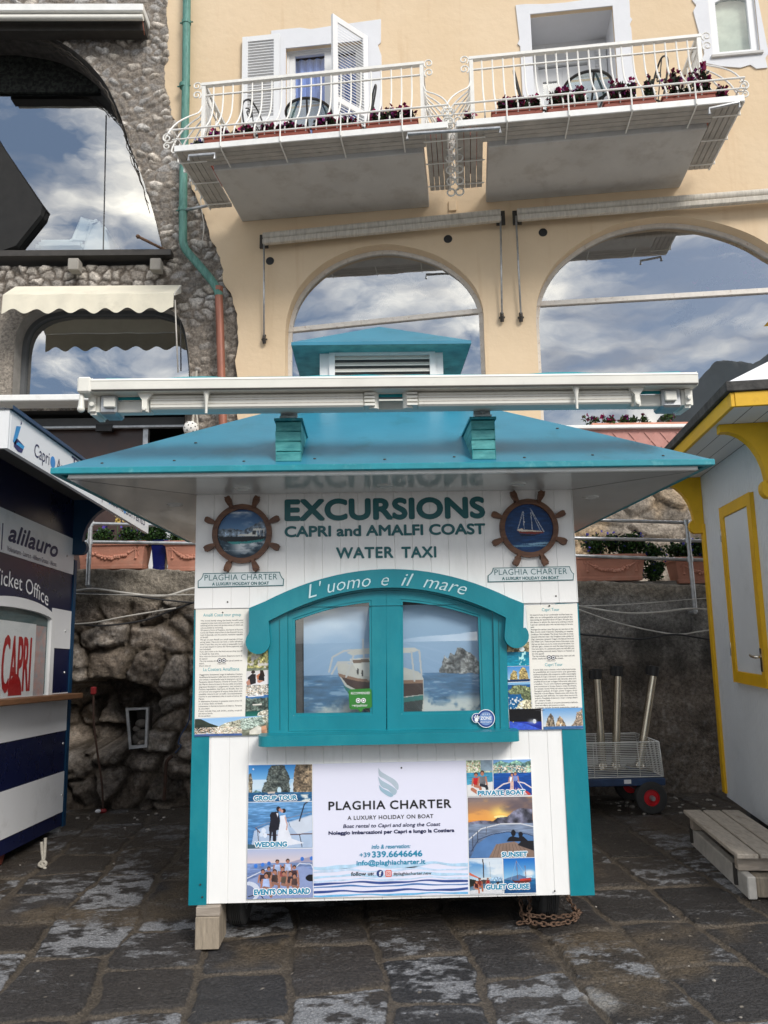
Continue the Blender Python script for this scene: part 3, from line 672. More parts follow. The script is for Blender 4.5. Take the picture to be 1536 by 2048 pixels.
# ------------------------------------------------------------ apricot building
PLAST = bpy.data.materials.new('apricot_plaster')
def _plaster():
    m = PLAST; m.use_nodes = True; nt = m.node_tree; b = nt.nodes['Principled BSDF']; n = nt.nodes.new; l = nt.links.new
    b.inputs['Roughness'].default_value = 0.9; b.inputs['Specular IOR Level'].default_value = 0.2
    tc = n('ShaderNodeTexCoord')
    a = n('ShaderNodeTexNoise'); a.inputs['Scale'].default_value = 0.7; a.inputs['Detail'].default_value = 8; a.inputs['Roughness'].default_value = 0.6
    l(tc.outputs['Object'], a.inputs['Vector'])
    r1 = n('ShaderNodeValToRGB'); r1.color_ramp.elements[0].position = 0.3; r1.color_ramp.elements[0].color = (0.67, 0.515, 0.34, 1)
    r1.color_ramp.elements[1].position = 0.68; r1.color_ramp.elements[1].color = (0.73, 0.58, 0.405, 1)
    l(a.outputs['Fac'], r1.inputs['Fac'])
    mp = n('ShaderNodeMapping'); mp.inputs['Scale'].default_value = (5.0, 5.0, 0.35); l(tc.outputs['Object'], mp.inputs['Vector'])
    s = n('ShaderNodeTexNoise'); s.inputs['Scale'].default_value = 1.2; s.inputs['Detail'].default_value = 6; l(mp.outputs['Vector'], s.inputs['Vector'])
    r2 = n('ShaderNodeValToRGB'); r2.color_ramp.elements[0].position = 0.60; r2.color_ramp.elements[1].position = 0.80; r2.color_ramp.elements[1].color = (0.5, 0.5, 0.5, 1)
    l(s.outputs['Fac'], r2.inputs['Fac'])
    mx = n('ShaderNodeMix'); mx.data_type = 'RGBA'; l(r2.outputs['Color'], mx.inputs[0]); l(r1.outputs['Color'], mx.inputs[6]); mx.inputs[7].default_value = (0.56, 0.38, 0.22, 1)
    p = n('ShaderNodeTexNoise'); p.inputs['Scale'].default_value = 1.6; p.inputs['Detail'].default_value = 10; p.inputs['Roughness'].default_value = 0.7; l(tc.outputs['Object'], p.inputs['Vector'])
    r3 = n('ShaderNodeValToRGB'); r3.color_ramp.elements[0].position = 0.66; r3.color_ramp.elements[1].position = 0.70; r3.color_ramp.elements[1].color = (0.55, 0.55, 0.55, 1); l(p.outputs['Fac'], r3.inputs['Fac'])
    m2 = n('ShaderNodeMix'); m2.data_type = 'RGBA'; l(r3.outputs['Color'], m2.inputs[0]); l(mx.outputs[2], m2.inputs[6]); m2.inputs[7].default_value = (0.70, 0.57, 0.41, 1)
    vo = n('ShaderNodeTexVoronoi'); vo.feature = 'DISTANCE_TO_EDGE'; vo.inputs['Scale'].default_value = 0.8
    wq = n('ShaderNodeTexNoise'); wq.inputs['Scale'].default_value = 2.2; wq.inputs['Detail'].default_value = 8; l(tc.outputs['Object'], wq.inputs['Vector'])
    wa = n('ShaderNodeMix'); wa.data_type = 'RGBA'; wa.inputs[0].default_value = 0.35; l(tc.outputs['Object'], wa.inputs[6]); l(wq.outputs['Color'], wa.inputs[7]); l(wa.outputs[2], vo.inputs['Vector'])
    ck = n('ShaderNodeMapRange'); ck.inputs['From Min'].default_value = 0.0; ck.inputs['From Max'].default_value = 0.004; ck.inputs['To Min'].default_value = 0.55; ck.inputs['To Max'].default_value = 0.0; l(vo.outputs['Distance'], ck.inputs['Value'])
    cm_ = n('ShaderNodeMath'); cm_.operation = 'MULTIPLY'; l(ck.outputs['Result'], cm_.inputs[0]); l(r2.outputs['Color'], cm_.inputs[1])
    m3 = n('ShaderNodeMix'); m3.data_type = 'RGBA'; l(cm_.outputs[0], m3.inputs[0]); l(m2.outputs[2], m3.inputs[6]); m3.inputs[7].default_value = (0.30, 0.21, 0.13, 1)
    l(m3.outputs[2], b.inputs['Base Color'])
    z = n('ShaderNodeTexNoise'); z.inputs['Scale'].default_value = 9; z.inputs['Detail'].default_value = 8; l(tc.outputs['Object'], z.inputs['Vector'])
    bp = n('ShaderNodeBump'); bp.inputs['Strength'].default_value = 0.25; bp.inputs['Distance'].default_value = 0.03; l(z.outputs['Fac'], bp.inputs['Height']); l(bp.outputs['Normal'], b.inputs['Normal'])
_plaster()

def inset(poly, d):
    """offset a polygon inwards by d"""
    n = len(poly); res = []
    area = sum(poly[i][0] * poly[(i + 1) % n][1] - poly[(i + 1) % n][0] * poly[i][1] for i in range(n))
    sg = 1 if area > 0 else -1
    for i in range(n):
        p0 = np.array(poly[i - 1]); p1 = np.array(poly[i]); p2 = np.array(poly[(i + 1) % n])
        a = p1 - p0; a /= np.linalg.norm(a) + 1e-9; b = p2 - p1; b /= np.linalg.norm(b) + 1e-9
        na = np.array([-a[1], a[0]]) * sg; nb_ = np.array([-b[1], b[0]]) * sg
        m = na + nb_; m = m / max(0.35, np.dot(m, na)) if np.linalg.norm(m) > 1e-6 else na
        res.append(tuple(p1 + m * d))
    return res

def smooth_curve(p, n=4):
    """Catmull-Rom through open point list"""
    p = [np.array(q, float) for q in p]; o = []
    for i in range(len(p) - 1):
        a = p[max(i - 1, 0)]; b = p[i]; c = p[i + 1]; d = p[min(i + 2, len(p) - 1)]
        for k in range(n):
            t = k / n
            o.append(0.5 * ((2 * b) + (-a + c) * t + (2 * a - 5 * b + 4 * c - d) * t * t + (-a + 3 * b - 3 * c + d) * t ** 3))
    o.append(p[-1])
    return [tuple(q) for q in o]

bpx = [(330, -60), (333, 20), (335, 101), (329, 162), (342, 217), (354, 247), (366, 300), (379, 355), (396, 406), (410, 440), (420, 470), (437, 516), (452, 571), (467, 600), (474, 655), (473, 735), (475, 845), (476, 980)]
bed = smooth_curve(F.pts(bpx), 7)
bed = [(p[0] + 0.05 * (float(vnoise(np.array(p[1] * 6.0), np.array(0.3), 3)) - 0.5) + 0.03 * (float(vnoise(np.array(p[1] * 21.0), np.array(0.3), 4)) - 0.5), p[1]) for p in bed]
win1 = smooth_curve(F.pts([(570, 690), (573, 640), (588, 592), (617, 552), (658, 520), (710, 498), (770, 488), (828, 496), (880, 514), (925, 545), (953, 580), (966, 618), (968, 660)]), 4)
win1 = [(win1[0][0], 3.95)] + win1 + [(win1[-1][0], 3.95)]
win2 = smooth_curve(F.pts([(1072, 640), (1075, 600), (1088, 562), (1110, 528), (1140, 500), (1182, 472), (1240, 447), (1325, 433), (1398, 438), (1460, 453), (1508, 472), (1545, 494)]), 4)
win2 = [(win2[0][0], 3.95)] + win2 + [(5.86, 6.1), (5.95, 5.7), (5.97, 3.95)]
dR = F.pts([(1060, 30), (1225, 12)])
doorR = [(dR[0][0], 7.55), (dR[0][0], 10.215), (dR[1][0], 10.215), (dR[1][0], 7.55)]
doorL = [(-1.12, 7.55), (-1.12, 10.07), (0.10, 10.07), (0.10, 7.55)]
w3 = [(4.86, 9.28), (4.86, 10.55), (5.48, 10.55), (5.48, 9.28)]

ab = thing('apricot_building', (0.5, 10.1, 2.0), 'apricot plastered house front with two flowered balconies and arched windows', 'building')
pl = MB()
outer = bed[::-1] + [(bed[0][0], 12.6), (7.5, 12.6), (7.5, 1.95), (bed[-1][0], 1.95)]
# one plaster sheet with the openings cut out
pl.prism(outer, -0.06, 0.0, F, holes=[win1, win2, doorL, doorR, w3])
wall_a = pl.build('wall', PLAST, ab)

def reveal(poly, depth, name, material, parent, closed=True, o1=-0.0605):
    m = MB(); n = len(poly)
    vs = [F(p[0], p[1], o1) for p in poly] + [F(p[0], p[1], -depth) for p in poly]
    m.add(vs, [(i, (i + 1) % n, n + (i + 1) % n, n + i) for i in range(n if closed else n - 1)])
    return m.build(name, material, parent)

def room(u0, u1, w0, w1, o0, o1, T, parent, name='interior', material=None):
    """an open-fronted dark room behind a pane"""
    m = MB()
    P = lambda u, w_, o: T(u, w_, o)
    m.add([P(u0, w0, o1), P(u1, w0, o1), P(u1, w1, o1), P(u0, w1, o1)], [(0, 1, 2, 3)])
    for a, b in (((u0, w0), (u1, w0)), ((u1, w0), (u1, w1)), ((u1, w1), (u0, w1)), ((u0, w1), (u0, w0))):
        m.add([P(*a, o0), P(*b, o0), P(*b, o1), P(*a, o1)], [(0, 1, 2, 3)])
    return m.build(name, material or M['dark'], parent)

def arched_window(poly, mull_px, depth, label):
    wn = MB()
    inn = inset(poly, 0.055)
    wn.prism(poly, -depth - 0.05, -depth, F, holes=[inn])
    fr = wn.build('arched_window', M['alu'], ab)
    fr['label'] = label
    rv = reveal(poly, depth, 'reveal', PLAST, fr)
    (a, b) = [F.px(x, y, -depth + 0.012) for x, y in mull_px]
    m = MB(); dirn = np.array([b[0] - a[0], b[1] - a[1]]); nrm = np.array([-dirn[1], dirn[0]]) / np.linalg.norm(dirn) * 0.032
    q = [(a[0] - nrm[0], a[1] - nrm[1]), (b[0] - nrm[0], b[1] - nrm[1]), (b[0] + nrm[0], b[1] + nrm[1]), (a[0] + nrm[0], a[1] + nrm[1])]
    m.prism(q, -depth - 0.06, -depth + 0.012, F); m.build('glazing_bar', M['alu'], fr)
    # two panes set at very slightly different angles, as real panes are
    ml = lambda u: a[1] + (b[1] - a[1]) * (u - a[0]) / (b[0] - a[0])
    up = [p for p in inn if p[1] > ml(p[0])]
    up = [(inn[0][0], ml(inn[0][0]))] + up + [(inn[-1][0], ml(inn[-1][0]))]
    lowp = [(inn[0][0], inn[0][1]), (inn[-1][0], inn[-1][1]), (inn[-1][0], ml(inn[-1][0])), (inn[0][0], ml(inn[0][0]))]
    for k, pp in enumerate((up, lowp)):
        g = MB(); g.prism(pp, 0, -depth - 0.025, F, front_only=True)
        g.build('pane', M['glass'], fr)
    u0 = min(p[0] for p in poly); u1 = max(p[0] for p in poly)
    room(u0 - 0.4, u1 + 0.4, 3.9, 7.1, -depth - 0.06, -1.5, F, fr, material=M['greyroom'])
    return fr

arched_window(win1, [(560, 661.2), (980, 618.8)], 0.17, 'narrower arched window behind the cupola')
arched_window(win2, [(1060, 608), (1560, 578.5)], 0.17, 'wide arched window on the right')

# weathered edge line of plaster holes for the awning drains
for x, y in ((540, 522), (896, 478), (1086, 465)):
    c = F.px(x, y); m = MB(); m.lathe([(0.062, -0.01), (0.058, 0.006), (0.046, 0.008), (0.0, 0.003)], F(c[0], c[1], 0), F.n, 16)
    m.build('vent_hole', M['black'], ab)
c = F.px(905, 413); MB().box((c[0] - 0.055, c[1] - 0.075, 0.0), (c[0] + 0.055, c[1] + 0.075, 0.025), F).build('junction_box', PLAST, ab, bevel=0.006)

def wall_awning(pa, pb, rods, label):
    a = F.px(*pa, 0.13); b = F.px(*pb, 0.13)
    A = F(a[0], a[1], 0.13); B = F(b[0], b[1], 0.13)
    m = MB(); m.tube([A, B], 0.058, 14)
    fr = m.build('wall_awning', M['rollerfab'], ab); fr['label'] = label
    m = MB(); dz = np.array([0, 0, -0.095]); m.bar(A + dz + F.n * 0.03, B + dz + F.n * 0.03, 0.075, 0.075); m.build('front_rail', M['rollerfab'], fr, bevel=0.01)
    for p in (A, B):
        m = MB(); m.bar(p + np.array([0, 0, 0.05]) - F.n * 0.04, p + np.array([0, 0, -0.15]) - F.n * 0.03, 0.035, 0.12, F.d); m.build('end_bracket', M['darkmetal'], fr)
    for (x0, y0), (x1, y1) in rods:
        p = F.px(x0, y0, 0.16); q = F.px(x1, y1, 0.05)
        m = MB(); m.tube([F(p[0], p[1], 0.16), F(q[0], q[1], 0.05)], 0.013, 8); m.build('arm_rod', M['galv'], fr)
        m = MB(); c = F(q[0], q[1], 0.03); m.tube([c + np.array([0, 0, 0.06]), c + F.n * .03, c + np.array([0, 0, -0.06])], 0.026, 8); m.bar(c - F.d * 0.04, c + F.d * 0.04, 0.02, 0.02); m.build('hook', M['darkmetal'], fr)
wall_awning((527, 474), (1001, 427), [((528, 480), (528, 678)), ((1001, 432), (1004, 634))], 'rolled awning over the narrower arch')
wall_awning((1034, 426), (1590, 382), [((1032, 432), (1042, 634))], 'rolled awning over the wide arch')

# --- left balcony door with shutters
def louvre_shutter(T, wd, ht, name='shutter', parent=None, th=0.04):
    m = MB(); f = 0.085
    m.box((0, 0, 0), (f, ht, th), T); m.box((wd - f, 0, 0), (wd, ht, th), T)
    m.box((f, 0, 0.003), (wd - f, f, th - 0.003), T); m.box((f, ht - f, 0.003), (wd - f, ht, th - 0.003), T); m.box((f, ht * 0.47, 0.003), (wd - f, ht * 0.47 + f, th - 0.003), T)
    o = m.build(name, M['shutter'], parent)
    for lo_, hi_ in ((f, ht * 0.47), (ht * 0.47 + f, ht - f)):
      s = MB(); k = lo_ + 0.012
      while k < hi_ - 0.03:
        s.add([T(f, k, 0.002), T(wd - f, k, 0.002), T(wd - f, k + 0.036, th - 0.004), T(f, k + 0.036, th - 0.004), T(f, k + 0.010, 0.002), T(wd - f, k + 0.010, 0.002), T(wd - f, k + 0.046, th - 0.004), T(f, k + 0.046, th - 0.004)],
                  [(0, 1, 2, 3), (7, 6, 5, 4), (3, 2, 6, 7), (1, 0, 4, 5), (0, 3, 7, 4), (1, 5, 6, 2)])
        k += 0.046
      s.build('louvres', M['shutter'], o)
    return o

sur = F.pts([(543, 63), (600, 57), (622, 60), (660, 54), (762, 40), (762, 86), (756, 92), (760, 104), (763, 112)])
sp_ = [(sur[0][0], 7.55)] + sur + [(sur[-1][0], 7.55)]
m = MB(); m.prism(sp_, 0.001, 0.018, F, holes=[[(-1.118, 7.56), (-1.118, 10.068), (0.098, 10.068), (0.098, 7.56)]])
dl = m.build('balcony_door', M['surround'], ab); gu0, gu1, gw1 = F.px(591, 200, -0.12)[0], F.px(650, 200, -0.12)[0], F.px(620, 112, -0.12)[1]
dl['label'] = 'balcony door with louvred shutters standing open'
reveal([(-1.12, 7.55), (-1.12, 10.07), (0.10, 10.07), (0.10, 7.55)], 0.14, 'reveal', M['surround'], dl, o1=-0.0605)
m = MB(); m.prism([(-1.12, 7.55), (-1.12, 10.07), (0.10, 10.07), (0.10, 7.55)], -0.14, -0.08, F, holes=[[(-1.085, 7.7), (-1.085, 10.04), (-0.02, 10.04), (-0.02, 7.7)]])
m.prism([(-1.083, 7.7), (-1.083, 10.038), (-0.44, 10.038), (-0.44, 7.7)], -0.15, -0.095, F, holes=[[(gu0, 7.95), (gu0, gw1), (gu1, gw1), (gu1, 7.95)]])
m.prism([(-0.437, 7.7), (-0.437, 10.038), (-0.022, 10.038), (-0.022, 7.7)], -0.15, -0.095, F, holes=[[(-0.36, 7.95), (-0.36, gw1), (-0.10, gw1), (-0.10, 7.95)]])
m.build('frame', M['shutter'], dl, bevel=0.006)
for u, v_ in ((gu0, gu1), (-0.36, -0.10)):
    m = MB(); m.prism([(u, 7.95), (v_, 7.95), (v_, gw1), (u, gw1)], 0, -0.12, F, front_only=True); m.build('pane', glass('door_glass', 0.05, (0.92, 0.94, 0.97), gain=0.1) if u < -0.8 else bpy.data.materials['door_glass'], dl)
cv = MB()
for k in range(60):
    u = -1.09 + k * 0.0175
    z0 = -0.22 + 0.02 * math.sin(k * 0.9); z1 = -0.22 + 0.02 * math.sin((k + 1) * 0.9)
    cv.add([F(u, 7.6, z0), F(u + 0.0175, 7.6, z1), F(u + 0.0175, 10.04, z1), F(u, 10.04, z0)], [(0, 1, 2, 3)], True)
cv.build('curtain', M['curtain'], dl)
room(-1.1, 0.08, 7.55, 10.06, -0.155, -1.2, F, dl)
louvre_shutter(lambda a, b, c: F(-1.76 + a, 7.62 + b, 0.03 + c), 0.56, 2.66, parent=dl)
th = R(48)
hv = -F.d * math.cos(th) + F.n * math.sin(th); hn = np.cross(hv, np.array([0, 0, 1.0]))
H0 = F(0.10, 0, 0.03)
louvre_shutter(lambda a, b, c: H0 + hv * a + hn * c + np.array([0, 0, 7.62 + b]), 0.64, 2.50, parent=dl)

# --- right balcony door, deep in the wall
sur = F.pts([(1031, 12), (1050, 10), (1090, 10), (1130, 7), (1180, 0), (1258, -4), (1260, 36), (1264, 40), (1259, 50), (1262, 58)])
sur2 = F.pts([(1034, 64), (1038, 72), (1031, 78), (1034, 60)])
sp_ = [(2.27, 7.55), (2.27, 9.72), (2.235, 9.76), (2.265, 9.83)] + [(2.235, sur[0][1])] + sur[1:] + [(sur[-1][0], 7.55)]
q = [(dR[0][0] + .002, 7.56), (dR[0][0] + .002, 10.213), (dR[1][0] - .002, 10.213), (dR[1][0] - .002, 7.56)]
m = MB(); m.prism(sp_, 0.001, 0.018, F, holes=[q])
dr = m.build('balcony_door', M['surround'], ab); dr['label'] = 'deeply recessed balcony door'
reveal(doorR, 0.62, 'reveal', M['surround'], dr, o1=-0.0605)
m = MB(); m.prism([(2.36, 7.55), (2.36, 10.25), (3.65, 10.25), (3.65, 7.55)], -0.66, -0.60, F, holes=[[(2.58, 7.7), (2.58, 9.86), (3.30, 9.86), (3.30, 7.7)]])
m.prism([(2.58, 7.7), (2.58, 9.83), (2.93, 9.83), (2.93, 7.7)], -0.68, -0.63, F, holes=[[(2.64, 7.95), (2.64, 9.62), (2.87, 9.62), (2.87, 7.95)]])
m.prism([(2.933, 7.7), (2.933, 9.83), (3.30, 9.83), (3.30, 7.7)], -0.68, -0.63, F, holes=[[(3.0, 7.95), (3.0, 9.62), (3.24, 9.62), (3.24, 7.95)]])
m.build('frame', M['shutter'], dr, bevel=0.005)
for u in (2.64, 3.0):
    m = MB(); m.prism([(u, 7.95), (u + 0.24, 7.95), (u + 0.24, 9.62), (u, 9.62)], 0, -0.655, F, front_only=True); m.build('pane', M['glass'], dr)
room(2.5, 3.4, 7.55, 9.9, -0.69, -1.6, F, dr)
louvre_shutter(lambda a, b, c: F(3.31 + a, 7.62 + b, -0.59 + c), 0.255, 2.5, parent=dr)

# --- small window top right
sw = F.pts([(1384, -200), (1384, 2), (1392, 12), (1386, 24), (1408, 108), (1404, 120), (1412, 128), (1440, 134), (1480, 137), (1500, 131), (1512, 139), (1534, 137), (1530, 118), (1536, 108), (1515, 0), (1500, -200)])
m = MB(); m.prism(sw, 0.001, 0.018, F, holes=[[(4.86, 9.285), (4.86, 10.45), (5.48, 10.45), (5.48, 9.285)]])
sm = m.build('small_window', M['surround'], ab)
m = MB(); m.prism([(4.86, 9.28), (4.86, 10.55), (5.48, 10.55), (5.48, 9.28)], -0.08, -0.02, F, holes=[[(4.965, 9.36), (4.965, 10.12), (5.05, 10.16), (5.17, 10.17), (5.29, 10.16), (5.375, 10.12), (5.375, 9.36)]])
m.build('frame', M['shutter'], sm, bevel=0.008)
m = MB(); m.prism([(4.95, 9.34), (4.95, 10.2), (5.39, 10.2), (5.39, 9.34)], 0, -0.05, F, front_only=True); m.build('pane', M['glassk'], sm)
m = MB(); m.prism([(4.9, 9.3), (4.9, 10.3), (5.44, 10.3), (5.44, 9.3)], 0, -0.12, F, front_only=True); m.build('blind', mat('pale_green_blind', (0.45, 0.5, 0.42), 0.9), sm)
MB().box((4.83, 9.235, -0.02), (5.51, 9.28, 0.05), F).build('sill', M['slab'], sm, bevel=0.006)
# ------------------------------------------------------------ balconies
def spiral(c, e1, e2, r0, turns, start, n=22, grow=0.25):
    return [c + (e1 * math.cos(start + t * turns * 2 * math.pi) + e2 * math.sin(start + t * turns * 2 * math.pi)) * r0 * (grow + (1 - grow) * t) for t in np.linspace(0, 1, n)]

UPV = np.array([0, 0, 1.0])
def balcony(u0, u1, label):
    """slab u0..u1; a tray for flower boxes runs round three sides; bellied rail"""
    w0 = 7.38
    m = MB(); m.box((u0, w0, 0.0), (u1, w0 + 0.16, 1.24), F)
    b = m.build('balcony', M['slab'], ab, bevel=0.012); b['label'] = label
    t0, t1, ti, to = u0 - 0.36, u1 + 0.29, 1.26, 1.60
    m = MB()
    # boards of the tray, front and both sides
    for k in range(4):
        o0 = ti + k * 0.082
        m.box((t0 + 0.3, w0 + 0.06, o0), (t1 - 0.26, w0 + 0.10, o0 + 0.074), F)
        m.box((t0 + k * 0.078, w0 + 0.06, 0.30), (t0 + k * 0.078 + 0.07, w0 + 0.10, to - 0.02), F)
        m.box((t1 - k * 0.066, w0 + 0.06, 0.30), (t1 - k * 0.066 - 0.058, w0 + 0.10, to - 0.02), F)
    m.build('tray', M['slabedge'], b)
    m = MB(); m.box((t0 - 0.012, w0 + 0.045, to), (t1 + 0.012, w0 + 0.125, to + 0.022), F)
    m.box((t0 - 0.02, w0 + 0.045, 0.28), (t0, w0 + 0.125, to), F); m.box((t1, w0 + 0.045, 0.28), (t1 + 0.02, w0 + 0.125, to), F)
    m.build('tray_edge', M['whitem'], b, bevel=0.004)
    m = MB()
    n = max(3, int((t1 - t0 - 0.7) / 0.56))
    for k in range(n):
        u = t0 + 0.58 + k * (t1 - t0 - 1.1) / (n - 1)
        m.tube([F(u, w0 + 0.33, to + 0.03), F(u, w0 + 0.05, to + 0.035), F(u, w0 + 0.03, to), F(u, w0 + 0.03, ti - 0.05)], 0.009, 6)
    for side in (t0, t1):
        for o in (0.45, 0.95, 1.4):
            m.tube([F(side - (.03 if side == t0 else -.03), w0 + 0.3, o), F(side - (.03 if side == t0 else -.03), w0 + 0.03, o), F(side + (.33 if side == t0 else -.28), w0 + 0.03, o)], 0.009, 6)
    for w_ in (w0 + 0.33, w0 + 0.20):
        m.tube([F(t0 - 0.03, w_, 0.3), F(t0 - 0.03, w_, to + 0.03), F(t1 + 0.03, w_, to + 0.03), F(t1 + 0.03, w_, 0.3)], 0.009 if w_ < w0 + 0.3 else 0.012, 6)
    m.build('tray_guard', M['wroughtw'], b)
    # top rail
    zt, orl = 8.63, 1.2
    a0, a1 = u0 - 0.16, u1 + 0.0
    m = MB()
    m.box((a0 - 0.03, zt - 0.02, orl - 0.03), (a1 + 0.03, zt + 0.018, orl + 0.03), F)
    m.box((a0 - 0.028, zt - 0.02, 0.0), (a0 + 0.028, zt + 0.018, orl - 0.03), F); m.box((a1 - 0.028, zt - 0.02, 0.0), (a1 + 0.028, zt + 0.018, orl - 0.03), F)
    m.box((a0, zt - 0.16, orl - 0.012), (a1, zt - 0.145, orl + 0.012), F)
    m.box((a0 - 0.012, zt - 0.16, 0.02), (a0 + 0.012, zt - 0.145, orl), F); m.box((a1 - 0.012, zt - 0.16, 0.02), (a1 + 0.012, zt - 0.145, orl), F)
    m.build('handrail', M['wroughtw'], b)
    for u in (a0, a1):
        m = MB(); m.box((u - 0.024, w0 + 0.14, orl - 0.024), (u + 0.024, zt - 0.022, orl + 0.024), F); m.build('corner_post', M['wroughtw'], b)
    prof = [(0.0, zt - 0.03), (0.0, zt - 0.16), (0.012, zt - 0.30), (0.05, zt - 0.47), (0.16, zt - 0.66), (0.27, zt - 0.80), (0.335, zt - 0.93), (0.345, zt - 1.0), (0.30, zt - 1.035), (0.26, zt - 1.0)]
    prof = smooth_curve([(p[0] * 1.0, p[1]) for p in prof], 3)
    def scroll(pts, r):
        m = MB(); m.tube(pts, r, 6); return m.build('scroll', M['wroughtw'], b)
    def bal(fn):
        m = MB(); m.tube([fn(p[0], p[1]) for p in prof], 0.0105, 6)
        return m.build('baluster', M['wroughtw'], b)
    nb_ = int((a1 - a0) / 0.128)
    first = None
    for k in range(1, nb_):
        u = a0 + (a1 - a0) * k / nb_
        if first is None:
            first = bal(lambda x, z, u=u: F(u, z, orl + x)); fu_ = u
        else:
            o = first.copy(); COL.objects.link(o); dlt = F.d * (u - fu_); o.location = tuple(np.array(first.location) + dlt)
    for sgn, u in ((-1, a0), (1, a1)):
        ns = 5
        for k in range(1, ns):
            o_ = orl * k / ns
            bal(lambda x, z, u=u, sgn=sgn, o_=o_: F(u + sgn * x * 0.9, z, o_ + 0.25 * x * (k / ns)))
    for u in (a0, a1):
        sg = -1 if u == a0 else 1
        for k in range(7):
            bal(lambda x, z, u=u, sg=sg, k=k: F(u + sg * x * 1.05, z + 0.10 * math.sin(math.pi * min(1, x / 0.345)), orl - 0.045 * k + x / 0.345 * (0.34 - 0.17 * k)))
        e1 = F.d * sg
        for dz in (0.0, -0.13):
            scroll(spiral(F(u + sg * 0.09, zt - 0.02 + dz, orl + 0.02), e1, UPV, 0.062, 1.3, 2.2), 0.009)
        scroll(spiral(F(u + sg * 0.33, w0 + 0.28, orl + 0.36), e1, UPV, 0.065, 1.3, 0.4), 0.009)
        scroll(spiral(F(u + sg * 0.33, w0 + 0.17, orl + 0.36), e1, UPV, 0.05, 1.3, 0.4), 0.009)
        for k in range(7):
            c_ = F(u + sg * (0.04 + 0.30 * (k / 6) ** 1.6), zt - 0.28 - k * 0.105, 0.9)
            scroll(spiral(c_, F.n, UPV, 0.05, 1.2, 1.0 + 3 * (k % 2)), 0.008)
    return b, (t0, t1, ti, to, w0)

bL, LT = balcony(-1.75, 0.92, 'left balcony')
bR, RT = balcony(1.70, 4.28, 'right balcony')
# white ring chain hanging between the two balconies
for s in range(2):
    for k in range(7):
        c = F(1.235 + s * 0.11, 7.62 - k * 0.075, 1.45 - k * 0.13)
        m = MB(); m.tube([c + F.d * 0.05 * math.cos(q) + UPV * 0.05 * math.sin(q) for q in np.linspace(0, 2 * math.pi, 14, endpoint=False)], 0.011, 6, closed=True)
        m.build('trellis_ring', M['wroughtw'], ab)

# pipe handles under the trays
for a, b_, o in (((378, 312), (430, 308), 1.63), ((815, 268), (1000, 256), 1.63), ((1418, 218), (1478, 205), 1.63)):
    p = F.px(*a, o); q = F.px(*b_, o)
    A = F(p[0], p[1], o); B = F(q[0], q[1], o)
    m = MB(); m.tube([A - UPV * 0.07, A, B, B - UPV * 0.07], 0.02, 8); m.build('pipe_stay', M['galv'], ab)

# flower boxes and plants
proto_box = None
def flower_box(P0, length, ang, label, plant_label, seed, purple=False, tall=0.14, dens=1.0):
    """terracotta trough, long side along ang"""
    root = thing('flower_box', P0, label, 'flower box', 'flower boxes along the balcony edges')
    ca, sa = math.cos(ang), math.sin(ang)
    T = lambda a, b, c: np.array(P0) + np.array([ca * a - sa * b, sa * a + ca * b, c])
    hl = length / 2
    m = MB()
    def ring(h, wx_, wy): return [T(-wx_, -wy, h), T(wx_, -wy, h), T(wx_, wy, h), T(-wx_, wy, h)]
    lv = [ring(0, hl - 0.025, 0.06), ring(0.13, hl - 0.008, 0.078), ring(0.13, hl + 0.004, 0.09), ring(0.165, hl + 0.004, 0.09), ring(0.165, hl - 0.02, 0.07), ring(0.13, hl - 0.03, 0.062)]
    vs = [p for r_ in lv for p in r_]
    fs = [(i * 4 + k, i * 4 + (k + 1) % 4, (i + 1) * 4 + (k + 1) % 4, (i + 1) * 4 + k) for i in range(5) for k in range(4)] + [(3, 2, 1, 0), (20, 21, 22, 23)]
    m.add(vs, fs); m.build('trough', M['terrad'], root)
    m = MB()
    for h in (0.045, 0.09): m.box((-hl + 0.0, -0.079 + (0.13 - h) * 0.12, h), (hl - 0.0, -0.06, h + 0.012), T)
    m.build('moulding', M['terrad'], root)
    rg = random.Random(seed)
    pr = thing('petunia_plant', T(0, 0, 0.13), plant_label, 'flowers', 'flowers in the balcony boxes')
    pts = []
    for k in range(max(4, int(length * 22 * dens))):
        hh = tall * (0.25 + 0.75 * rg.random())
        pts.append(T(rg.uniform(-hl + 0.05, hl - 0.05), rg.uniform(-0.05, 0.03), 0.17 + hh * 0.5))
    leaves('foliage', VLEAF, pts, int(560 * length * dens * 2), 0.055, [(30, 44, 22), (44, 62, 32), (24, 34, 20), (50, 60, 44)], pr, 0, (), 0.03, (0.06, 0.06, tall * 0.55), seed=seed)
    leaves('blossoms', VLEAF, pts, 0, 0.05, GREENS, pr, int(180 * length * dens * 2), PURPLE if purple else MAGENTA, 0.05, (0.07, 0.07, tall * 0.6), seed=seed + 1)

def boxes_on(TR, spans, labs, tall, side_spans):
    t0, t1, ti, to, w0 = TR
    oc = (ti + to) / 2 + 0.03
    for k, (pa, pb) in enumerate(spans):
        a = F.px(pa, 300 if TR is LT else 240, oc)[0]; b = F.px(pb, 300 if TR is LT else 240, oc)[0]
        c = F((a + b) / 2, w0 + 0.105, oc)
        flower_box(c, abs(b - a), FA, labs[k][0], labs[k][1], 40 + k + int(TR is RT) * 20, tall=tall[k])
    for k, (u, o, ln) in enumerate(side_spans):
        flower_box(F(u, w0 + 0.105, o), ln, FA + R(90), labs[len(spans) + k][0], labs[len(spans) + k][1], 80 + k + int(TR is RT) * 20, purple=(TR is LT and k == 0), tall=0.12 if TR is LT else 0.2)

